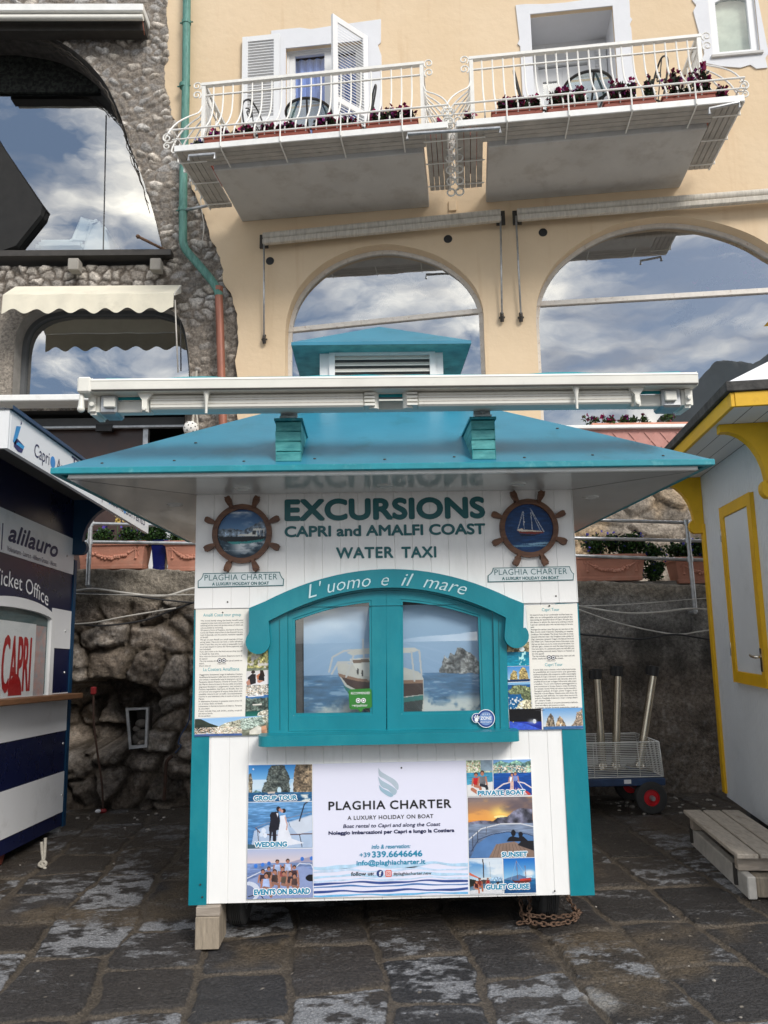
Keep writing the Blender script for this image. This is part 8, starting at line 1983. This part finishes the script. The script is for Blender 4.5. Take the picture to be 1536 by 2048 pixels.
# ------------------------------------------------------------ planters on the retaining wall
def planter(P0, wd, ht, dp_, label, mat_=None, relief=True, plain=False):
    root = thing('terracotta_planter' if relief else 'glazed_pot', P0, label, 'planter', 'terracotta planters on the wall' if relief else None)
    T = lambda a, b, c: np.array(P0) + np.array([a, b, c])
    mt = mat_ or M['terra']; tp = 0.03 if relief else wd * 0.14
    def ring(z, gx_, gy_): return [T(-wd / 2 + gx_, -dp_ / 2 + gy_, z), T(wd / 2 - gx_, -dp_ / 2 + gy_, z), T(wd / 2 - gx_, dp_ / 2 - gy_, z), T(-wd / 2 + gx_, dp_ / 2 - gy_, z)]
    rm = 0.045
    lv = [ring(0, tp, tp), ring(0.035, tp - 0.004, tp - 0.004), ring(0.04, tp, tp), ring(ht - rm, 0.004, 0.004), ring(ht - rm, -0.012, -0.012), ring(ht - 0.01, -0.016, -0.016), ring(ht, -0.008, -0.008), ring(ht, 0.025, 0.025), ring(ht - 0.05, 0.03, 0.03)]
    m = MB(); n = len(lv)
    m.add([p for r_ in lv for p in r_], [(i * 4 + k, i * 4 + (k + 1) % 4, (i + 1) * 4 + (k + 1) % 4, (i + 1) * 4 + k) for i in range(n - 1) for k in range(4)] + [(3, 2, 1, 0), tuple(range(4 * n - 4, 4 * n))])
    m.build('pot', mt, root, bevel=0.005, seg=2)
    if relief:
        yf = lambda z: -dp_ / 2 + tp - (tp - 0.004) * (z / (ht - rm))
        m = MB(); L_ = wd * 0.36; rg2 = random.Random(int(wd * 1000))
        sag = [(x, ht - rm - 0.035 - 0.085 * (1 - (x / L_) ** 2)) for x in np.linspace(-L_, L_, 22)]
        m.tube([T(x, yf(z) - 0.001, z) for x, z in sag], [0.006 + 0.009 * (1 - (x / L_) ** 2) for x, z in sag], 8)
        for x, z in sag[3:-3]:
            for k in range(2): m.ball(T(x + rg2.uniform(-.008, .008), yf(z) - 0.007, z + rg2.uniform(-.016, .014)), 0.012 + 0.004 * rg2.random(), n=5)
        m.build('garland_relief', mt, root)
        for s in (-1, 1):
            m = MB(); x = s * L_
            m.tube(spiral(T(x - 0.018, yf(ht - .08) - .002, ht - rm - 0.035), np.array([1.0, 0, 0]), UPV, 0.016, 1, 0, 10, 0.9), 0.004, 5); m.tube(spiral(T(x + 0.018, yf(ht - .08) - .002, ht - rm - 0.035), np.array([1.0, 0, 0]), UPV, 0.016, 1, 0, 10, 0.9), 0.004, 5)
            m.tube([T(x, yf(ht - .09) - .001, ht - rm - 0.035), T(x + 0.004, yf(ht - .15) - .001, ht - rm - 0.12)], 0.007, 6); m.tube([T(x + s * 0.02, yf(ht - .12) - .001, ht - rm - 0.04), T(x + s * 0.03, yf(ht - .15), ht - rm - 0.10)], 0.005, 6)
            m.ball(T(x + 0.004, yf(ht - .17) - .003, ht - rm - 0.125), 0.014, n=5); m.build('ribbon_relief', mt, root)
    return root
def wz_at(x): return 2.19 - 0.042 * (x + 2.2)
WP = Plane((0, 7.62), 0.0)
def plant_in(cx__, wd, z, seed, label, tall=0.22, fl=PURPLE, nf=60, n=1500, trail=False, y=7.72):
    pr = thing('bedding_plant', (cx__, y, z), label, 'plant', 'plants in the wall planters')
    rg = random.Random(seed); pts = []
    for k in range(int(22 * wd / 0.6)):
        pts.append((cx__ + rg.uniform(-wd / 2, wd / 2), y + rg.uniform(-0.12, 0.1), z + tall * rg.uniform(0.15, 0.7)))
    if trail:
        for k in range(14): pts.append((cx__ + wd / 2 + rg.uniform(-0.02, 0.14), y - 0.08 + rg.uniform(-0.06, 0.06), z - rg.uniform(-0.1, 0.2)))
    leaves('foliage', VLEAF, pts, int(n * 1.7), 0.032, [(34, 58, 24), (50, 80, 34), (28, 48, 22), (66, 96, 44), (40, 64, 36)], pr, 0, (), 0.02, (0.075, 0.075, 0.075), seed=seed)
    if nf: leaves('blossoms', VLEAF, pts, 0, 0.03, GREENS, pr, nf, fl, 0.03, (0.09, 0.09, 0.10), seed=seed + 3)
    return pr
def span(x0, x1, yb, T=WP):
    a = T.px(x0, yb); b = T.px(x1, yb); return (a[0] + b[0]) / 2, abs(b[0] - a[0]), (a[1] + b[1]) / 2
specs = [(152, 288, 1137, 1088, 'terracotta planter with a garland relief beside the scaffold pole on the left', 'green bush with purple and yellow flowers beside the scaffold pole', 0.20, 50, 1800),
         (328, 430, 1141, 1087, 'terracotta planter with a ribbon relief partly hidden by the left side of the teal kiosk', 'low green plant next to the left side of the teal kiosk', 0.18, 10, 1500)]
for x0, x1, yb, yt, la, lb2, tall, nf, n_ in specs:
    c, wd, z = span(x0, x1, yb); zt = WP.px((x0 + x1) / 2, yt)[1]; zb2 = wz_at(c) + 0.02
    planter((c, 7.76, zb2), wd, zt - zb2 + 0.03, 0.28, la)
    plant_in(c, wd * 0.95, zt - 0.01, int(x0), lb2, tall, PURPLE, nf, n_, y=7.76)
c, wd, z = span(297, 328, 1136); zt = WP.px(312, 1086)[1]
planter((c, 7.76, wz_at(c) + 0.02), wd * 1.05, zt - wz_at(c) + 0.02, wd, 'square cobalt blue glazed pot between two terracotta planters', M['blueglaze'], relief=False)
plant_in(c - 0.05, wd * 1.9, zt + 0.02, 312, 'bushy green plant growing in the cobalt blue pot', 0.22, PURPLE, 0, 1100, y=7.76)
yf_ = thing('yellow_flower_spike', (-2.55, 7.95, 2.4), 'tall pale yellow flower spikes behind the left planter', 'flowers')
leaves('blossoms', VLEAF, [(-2.60 + 0.075 * k, 7.95, 2.72 + 0.045 * j) for k in range(4) for j in range(7)], 0, 0.03, GREENS, yf_, 420, [(236, 214, 140), (246, 232, 180), (226, 196, 110)], 0.035, (0.028, 0.028, 0.04), seed=9)
m = MB()
for k in range(4): m.tube([(-2.60 + 0.075 * k, 7.95, 2.3), (-2.60 + 0.075 * k, 7.95, 3.05)], 0.006, 5)
m.build('stems', VLEAF if False else mat('plant_stem', (0.05, 0.09, 0.03), 0.7), yf_)
specs = [(1158, 1294, 1169, 1112, 'terracotta planter with a garland relief right of the teal kiosk', 'spreading plant with small blue flowers right of the teal kiosk', 0.26, 190, 3400, True),
         (1355, 1470, 1173, 1117, 'terracotta planter half hidden by the corner of the yellow trimmed kiosk', 'dark green plant beside the yellow corner trim', 0.24, 70, 2600, False)]
for x0, x1, yb, yt, la, lb2, tall, nf, n_, tr in specs:
    c, wd, z = span(x0, x1, yb); zt = WP.px((x0 + x1) / 2, yt)[1]; zb2 = wz_at(c) + 0.03
    planter((c, 7.76, zb2), wd, zt - zb2 + 0.02, 0.28, la)
    plant_in(c, wd * 1.1, zt + 0.0, int(x0), lb2, tall, [(58, 52, 150), (76, 70, 176), (44, 40, 120)], nf, n_, tr, y=7.76)

# flower box on the pink parapet
PP = Plane((0, 9.05), 0.0)
c, wd, z = (PP.px(1180, 850)[0] + PP.px(1345, 850)[0]) / 2, PP.px(1345, 850)[0] - PP.px(1180, 850)[0], 3.946
pb_ = thing('parapet_flower_box', (c, 9.05, z), 'pale terracotta flower box on the white coping of the pink parapet', 'flower box')
m = MB(); m.box((c - wd / 2, 8.97, z), (c + wd / 2 + 0.3, 9.15, z + 0.07)); m.build('trough', M['terra'], pb_, bevel=0.01)
rg = random.Random(5)
for nme, x0, x1, fcs, lab in (('red_flowers', 1170, 1255, MAGENTA, 'dark red flowers at the left end of the parapet flower box'), ('green_seedlings', 1262, 1345, MAGENTA, 'green seedlings at the right end of the parapet flower box')):
    a, b = PP.px(x0, 855)[0], PP.px(x1, 855)[0]
    r_ = thing(nme, ((a + b) / 2, 9.05, z + 0.07), lab, 'flowers')
    pts = [(rg.uniform(a, b), 9.05 + rg.uniform(-.06, .06), z + 0.08 + rg.uniform(0, .07)) for k in range(14)]
    leaves('foliage', VLEAF, pts, 300, 0.045, GREENS, r_, 0, (), 0.03, (0.05, 0.05, 0.04), seed=int(x0))
    leaves('blossoms', VLEAF, pts, 0, 0.045, GREENS, r_, 60 if x0 < 1200 else 8, fcs, 0.05, (0.06, 0.06, 0.06), seed=int(x1))

# ------------------------------------------------------------ pipe railings along the wall top
WR = Plane((0, 7.40), 0.0)
def railing(lines, posts, label):
    root = thing('pipe_railing', WR(*WR.px(*posts[0][-1])), label, 'railing')
    for l in lines:
        m = MB(); m.tube([WR(*WR.px(x, y)) for x, y in l], 0.017, 10); m.build('rail', M['galv'], root)
    for p_ in posts:
        m = MB(); m.tube([WR(*WR.px(x, y), 0.022) for x, y in p_], 0.021, 10)
        a = WR(*WR.px(*p_[-1]), 0.022); m.tube([a, a + np.array([0, 0.12, -0.01])], 0.021, 10)
        for l in lines:
            yl = l[0][1] + (l[-1][1] - l[0][1]) * (p_[0][0] - l[0][0]) / (l[-1][0] - l[0][0]); c = WR(*WR.px(p_[0][0] + (p_[-1][0] - p_[0][0]) * (yl - p_[0][1]) / (p_[-1][1] - p_[0][1]), yl), 0.015)
            m.tube([c - UPV * 0.025, c + UPV * 0.025], 0.030, 10)
        m.build('post', M['galv'], root)
railing([[(20, 1044), (410, 1052)], [(20, 1082), (420, 1087)]], [[(185, 1000), (184, 1030), (177, 1171)]], 'galvanised pipe railing in front of the left planters')
railing([[(1120, 1038), (1470, 1048)], [(1110, 1075), (1480, 1084)], [(1110, 1110), (1490, 1123)]], [[(1371, 1040), (1389, 1224)]], 'galvanised pipe railing in front of the right planters')

# ------------------------------------------------------------ cables strung along the wall
def cable(pxs, r, mt, label, o=0.0, grp='cables along the retaining wall'):
    T = Plane((0, 7.30 - o), 0.0)
    P = [T(*T.px(x, y)) for x, y in pxs]
    m = MB(); m.tube(smooth_curve(P, 6), r, 7)
    ob = m.build('cable', M[mt], None)
    return tag(ob, label, 'cable', grp)
cable([(95, 1190), (150, 1182), (190, 1178), (260, 1187), (330, 1192), (420, 1173), (620, 1190)], 0.011, 'cablew', 'thick pale cable, highest and thickest on the rubble left of the teal kiosk')
cable([(95, 1192), (150, 1186), (250, 1190), (330, 1200), (420, 1206), (600, 1200)], 0.008, 'cableb', 'black cable hanging just below the thick pale one left of the teal kiosk', 0.02)
cable([(95, 1181), (150, 1187), (260, 1190), (420, 1189), (600, 1185)], 0.0045, 'cablew', 'thin pale cable running level with the thick one on the left', 0.03)
cable([(95, 1250), (180, 1246), (250, 1233), (352, 1216)], 0.0075, 'cablew', 'pale cable slanting up to a tied knot left of the teal kiosk', 0.01)
cable([(95, 1244), (150, 1248), (210, 1251), (290, 1240), (350, 1218), (430, 1190)], 0.009, 'cableb', 'black cable sagging below the slanting pale cable on the left', 0.0)
cable([(1130, 1207), (1157, 1212), (1250, 1226), (1320, 1224), (1390, 1217), (1480, 1228)], 0.009, 'cablew', 'thick pale cable right of the teal kiosk, passing behind the pole foot')
cable([(1130, 1210), (1157, 1219), (1240, 1247), (1345, 1268), (1400, 1263), (1480, 1250)], 0.007, 'cablew', 'pale cable dipping to a tied knot on the dark wall at the right', 0.01)
cable([(1130, 1260), (1160, 1268), (1200, 1272), (1280, 1278), (1345, 1269), (1400, 1276), (1480, 1290)], 0.009, 'cableb', 'black cable lowest on the dark wall at the right', 0.02)
cable([(1130, 1213), (1250, 1209), (1390, 1198), (1480, 1192)], 0.004, 'cablew', 'thin pale cable rising towards the yellow corner trim', 0.01)
cable([(395, 1372), (382, 1400), (378, 1440), (362, 1470), (357, 1486), (362, 1492), (350, 1506)], 0.006, 'blueplastic', 'blue cord dangling down the rubble beside the left edge of the teal kiosk', 0.0, None)
cable([(345, 1512), (333, 1525), (331, 1560), (328, 1600)], 0.016, 'darkrust', 'dark rusty pipe standing against the foot of the rubble near the teal kiosk', 0.0, None)

# ------------------------------------------------------------ metal frame in a niche of the wall
T = Plane((0, 7.30), 0.0)
fr = thing('meter_box_frame', T(*T.px(276, 1497)), 'empty pale metal box frame set crooked in the rubble wall, stones inside', 'frame')
oq = T.pts([(252, 1416), (298, 1414), (295, 1494), (259, 1498)]); iq = T.pts([(257.5, 1421), (292.5, 1419), (289.5, 1489), (263.5, 1491)])
m = MB(); m.prism(oq, -0.02, 0.012, T, holes=[iq]); m.build('flange', M['galv'], fr, bevel=0.003)
m = MB(); n = 4
m.add([T(*p, 0.0) for p in iq] + [T(p[0], p[1], -0.22) for p in iq], [(i, (i + 1) % n, n + (i + 1) % n, n + i) for i in range(n)] + [(4, 5, 6, 7)]); m.build('box', M['darkmetal'], fr)
rg = random.Random(2); m = MB()
for k, (x, y, r) in enumerate(((282, 1447, .05), (272, 1458, .035), (285, 1470, .065), (268, 1480, .06), (280, 1484, .05), (274, 1470, .04))):
    p = T(*T.px(x, y, -0.05), -0.06 - 0.01 * k); m.ball(p, r, (1.1, 0.8, 0.8), 7)
st = m.build('rubble_in_box', mat('broken_stone', (0.16, 0.145, 0.13), 0.9, 0.4, 14, 0.6, 30), fr)
# red handled bar
rd = thing('red_handled_bar', T(*T.px(205, 1625)), 'thin rusty bar with red handle leaning before the hollow in the rubble wall', 'bar')
T2 = Plane((0, 7.12), 0.0)
m = MB(); m.tube(smooth_curve([T2(*T2.px(x, y)) for x, y in ((187, 1388), (188, 1450), (197, 1520), (204, 1570), (206, 1618))], 4), 0.009, 7); m.build('rod', M['darkrust'], rd)
m = MB(); p = T2(*T2.px(187, 1384)); m.box(tuple(p - 0.022), tuple(p + np.array([.022, .02, .045]))); q = T2(*T2.px(205, 1622)); m.ball(q, 0.03, (1.3, 1, .7), 6); m.build('handle', mat('dull_red', (0.20, 0.008, 0.010), 0.6), rd, bevel=0.008)
m = MB(); q = T2(*T2.px(203, 1623)); m.ball(tuple(q + np.array([-.02, -.03, .01])), 0.022, (1.2, 1, .7), 6); m.build('tape', M['shutter'], rd)

# white perforated ball hanging by a rope
PBall = Plane((0, 9.4), 0.0)
c = PBall.px(382, 857); bu_ = thing('hanging_ball', PBall(*c), 'white perforated ball hanging on a rope beside the shop entrance', 'ball')
m = MB(); m.ball(PBall(*c), 0.095, n=14); bo = m.build('shell', M['balloon'], bu_)
m = MB()
for k in range(40):
    a = k * 2.39996; z = 1 - 2 * (k + .5) / 40; r = math.sqrt(1 - z * z); d_ = np.array([r * math.cos(a), r * math.sin(a), z]); m.lathe([(0, 0.001), (0.009, 0.0005), (0.010, -0.004)], PBall(*c) + d_ * 0.0955, d_, 8)
m.build('hole', M['black'], bu_)
m = MB(); t = PBall.px(387, 818); m.tube(smooth_curve([PBall(c[0] + 0.02, c[1] + 0.09), PBall(c[0] + 0.03, c[1] + 0.2), PBall(*t), PBall(t[0] + 0.03, t[1] + 0.5)], 3), 0.014, 7); m.tube(smooth_curve([PBall(c[0] + 0.06, c[1] + 0.05), PBall(c[0] + 0.085, c[1] - 0.02), PBall(c[0] + 0.07, c[1] + 0.16), PBall(*t)], 4), 0.012, 7); m.build('rope', M['rope'], bu_)

# ------------------------------------------------------------ trolley with wire cage
ty = 6.75
TF = Plane((0, ty), 0.0); TBk = Plane((0, ty + 0.62), 0.0)
x1_, z1_ = TF.px(1331, 1556); x0_ = TF.px(1050, 1556)[0]
zc1 = TF.px(1322, 1484)[1]
tr = thing('luggage_trolley', ((x0_ + x1_) / 2, ty + 0.3, 0), 'flat blue trolley with a white wire cage and red hubbed wheel', 'trolley')
zb0 = TF.px(1331, 1571)[1]
m = MB(); m.box((x0_, ty, zb0), (x1_, ty + 0.62, z1_)); m.build('bed', M['blueplastic'], tr, bevel=0.006)
def grille(A, B, C, D, nh, nv, name):
    A, B, C, D = [np.array(p, float) for p in (A, B, C, D)]  # A,B bottom; D,C top
    m = MB()
    for k in range(nh + 1):
        t = k / nh; r = 0.0055 if k in (0, nh) else 0.0030
        m.tube([A + (D - A) * t, B + (C - B) * t], r, 5)
    for k in range(nv + 1):
        t = k / nv; r = 0.0055 if k in (0, nv) else 0.0030
        m.tube([A + (B - A) * t, D + (C - D) * t], r, 5)
    return m.build(name, M['wroughtw'], tr)
xt = TF.px(1323, 1484)[0]
za = z1_ + 0.012
grille((x0_ + .01, ty + .015, za), (x1_ - .01, ty + .015, za), (x1_ - .03, ty + .015, zc1), (x0_ + .03, ty + .015, zc1), 19, 6, 'cage_panel')
grille((x0_ + .01, ty + .60, za), (x1_ - .01, ty + .60, za), (x1_ - .03, ty + .60, zc1), (x0_ + .03, ty + .60, zc1), 19, 6, 'cage_panel')
grille((x1_ - .01, ty + .02, za), (x1_ - .01, ty + .6, za), (x1_ - .03, ty + .6, zc1), (x1_ - .03, ty + .02, zc1), 19, 5, 'cage_panel')
grille((x0_ + .01, ty + .02, za), (x0_ + .01, ty + .6, za), (x0_ + .03, ty + .6, zc1), (x0_ + .03, ty + .02, zc1), 19, 5, 'cage_panel')
wcx = TF.px(1304, 1604)[0]; rW = 0.135
for x in (wcx, x0_ + 0.15):
    for y in (ty + 0.03, ty + 0.57): tyre((x, y, rW), rW, 0.085, tr, 'wheel', M['rubber'], M['red'], axis=(0, -1, 0), hub=0.5)
m = MB(); m.tube([(wcx, ty - 0.03, rW), (wcx, ty + 0.6, rW)], 0.014, 8); m.lathe([(0.0, 0.045), (0.018, 0.045), (0.022, 0.03), (0.022, 0.0)], (wcx, ty, rW), (0, -1, 0), 12); m.box((wcx - 0.05, ty + 0.09, rW), (wcx + 0.05, ty + 0.13, zb0 + 0.004)); m.build('axle', M['galv'], tr)
m = MB(); p = TF.px(1248, 1559, 0.002); m.box((p[0], p[1] - 0.035, 0.0005), (p[0] + 0.06, p[1] - 0.002, 0.002), TF); m.build('sticker', M['paper'], tr)
TS = Plane((0, ty + 0.30), 0.0)
for k, (b, t, lab) in enumerate((((1206, 1549), (1193, 1338), 'steel barrier post leaning left, nearest to the teal kiosk'), ((1231, 1534), (1236, 1332), 'upright steel barrier post in the middle of the trolley'), ((1278, 1536), (1309, 1332), 'steel barrier post leaning to the right towards the yellow kiosk'))):
    B_ = TS(*TS.px(*b)); T_ = TS(*TS.px(*t)); B_[2] = za + 0.025
    ax_ = T_ - B_; Ln = np.linalg.norm(ax_); ax_ /= Ln
    ps = thing('barrier_post', B_, lab, 'barrier post', 'steel barrier posts standing in the trolley')
    m = MB(); m.lathe([(0.0, 0.04), (0.036, 0.04), (0.036, Ln - 0.09), (0.0, Ln - 0.09)], B_, ax_, 24); m.build('shaft', M['steel'], ps)
    m = MB(); m.lathe([(0.0, Ln - 0.09), (0.043, Ln - 0.09), (0.044, Ln - 0.005), (0.038, Ln), (0.0, Ln)], B_, ax_, 24); e_ = np.cross(ax_, [0, 1, 0]); c_ = B_ + ax_ * (Ln - 0.05); m.bar(c_ + e_ * 0.03, c_ + e_ * 0.065, 0.05, 0.075, ax_); m.build('belt_head', M['black'], ps)
    m = MB(); m.lathe([(0.0, -0.004), (0.115, -0.004), (0.118, 0.004), (0.10, 0.012), (0.05, 0.018), (0.038, 0.045), (0.0, 0.045)], B_, ax_ * np.array([1, 1, 1.0]), 28); m.build('base', M['steel'], ps)

# ------------------------------------------------------------ slatted wooden step by the yellow kiosk
sp = thing('wooden_step', (2.5, 5.3, 0), 'weathered slatted wooden step on a timber base in front of the yellow trimmed kiosk', 'step')
A = atZ(1383, 1690, 0.0); B = atZ(1498, 1800, 0.0); L_ = np.linalg.norm(B - A); dv_ = (B - A) / L_; pv_ = np.cross(UPV, dv_)
ST = lambda a, b, c: A + dv_ * a + pv_ * b + UPV * c
MB().box((0, 0, 0), (L_, 0.05, 0.125), ST).build('side_beam', bpy.data.materials['pale_beam'] if 'pale_beam' in bpy.data.materials else mat('pale_beam', (0.42, 0.40, 0.37), 0.85, 0.2, 8, 0.3, 30, dirt=(0.26, 0.23, 0.2), dscale=5), sp, bevel=0.006)
MB().box((0.02, 0.36, 0), (L_, 0.41, 0.125), ST).build('side_beam', M['woodb'], sp, bevel=0.006)
for k in range(2): MB().box((L_ - 0.14 - 0.0 * k, 0.055 + k * 0.14, 0.0), (L_ - 0.03, 0.055 + k * 0.14 + 0.125, 0.115), ST).build('end_block', M['woodb'], sp, bevel=0.008)
for a in (0.06, L_ - 0.16): MB().box((a, -0.015, 0.128), (a + 0.06, 0.39, 0.205), ST).build('cross_beam', M['wood'], sp, bevel=0.005)
for k in range(3): MB().box((-0.04 + 0.01 * (k % 2), -0.03 + k * 0.135, 0.207), (L_ - 0.05 - 0.008 * k, -0.03 + k * 0.135 + 0.122, 0.235), ST).build('slat', mat('slat_wood', (0.42, 0.37, 0.31), 0.8, 0.2, 7, 0.25, 25, stretch=(9, 2, 9), dirt=(0.25, 0.2, 0.16), dscale=3) if k == 0 else bpy.data.materials['slat_wood'], sp, bevel=0.005)
for a in (0.04, L_ - 0.19): MB().box((a, -0.0185, 0.03), (a + 0.025, -0.0005, 0.15), ST).build('iron_strap', M['darkmetal'], sp)

# pebbles and grit along the wall foot
rg = np.random.default_rng(4); m = MB()
for k in range(170):
    if k < 45: x, y = rg.uniform(-2.6, -1.0), rg.uniform(6.5, 7.35)
    elif k < 120: x, y = rg.uniform(1.9, 3.1), rg.uniform(6.6, 7.4)
    else: x, y = rg.uniform(-2.6, 2.6), rg.uniform(3.0, 6.0)
    r = rg.uniform(0.004, 0.008) if k >= 120 else rg.uniform(0.005, 0.022) * rg.random() ** .4
    m.ball((x, y, r * 0.35), r, (1.2, 0.9, 0.7), 4)
tag(m.build('pebbles', mat('pale_pebble', (0.24, 0.22, 0.195), 0.85, 0.4, 30)), 'small pale pebbles scattered over the paving', 'pebbles', kind='stuff')
# plants inside the rooms, leaning on the arched panes
def inside_plant(pxs, o, n, label, seed, fl=0):
    pts = [F(*F.px(x, y, -o), -o) for x, y in pxs]
    r_ = thing('climbing_plant', pts[0], label, 'plant', 'plants behind the arched panes')
    m = MB()
    for a in range(0, len(pts) - 1): m.tube([pts[a], pts[a + 1]], 0.006, 5)
    m.build('stem', mat('dark_stem', (0.03, 0.03, 0.025), 0.8) if 'dark_stem' not in bpy.data.materials else bpy.data.materials['dark_stem'], r_)
    leaves('foliage', VLEAF, smooth_curve(pts, 4), n, 0.085, [(20, 30, 26), (30, 40, 34), (24, 30, 34)], r_, 0, (), 0.03, (0.10, 0.06, 0.10), seed=seed)
    if fl: leaves('blossoms', VLEAF, smooth_curve(pts, 4), 0, 0.06, GREENS, r_, fl, [(150, 60, 110), (120, 40, 90)], 0.07, (0.14, 0.06, 0.14), seed=seed + 1)
inside_plant([(720, 640), (760, 610), (780, 580), (800, 555), (815, 560), (850, 585)], 0.42, 170, 'dark creeper behind the middle of the narrower arched pane', 1)
inside_plant([(880, 545), (915, 565), (940, 600), (950, 615)], 0.40, 90, 'dark creeper behind the right edge of the narrower arched pane', 2)
inside_plant([(1095, 590), (1105, 555), (1130, 520), (1160, 490)], 0.40, 140, 'dark creeper behind the left edge of the wide arched pane', 3)
inside_plant([(1440, 505), (1470, 500), (1500, 520), (1520, 560), (1480, 560), (1400, 570)], 0.42, 190, 'creeper with pink flowers behind the right of the wide arched pane', 4, 46)
inside_plant([(1340, 600), (1380, 625), (1350, 650), (1400, 660), (1440, 640), (1490, 650)], 0.46, 150, 'creeper below the glazing bar of the wide arched pane', 5)
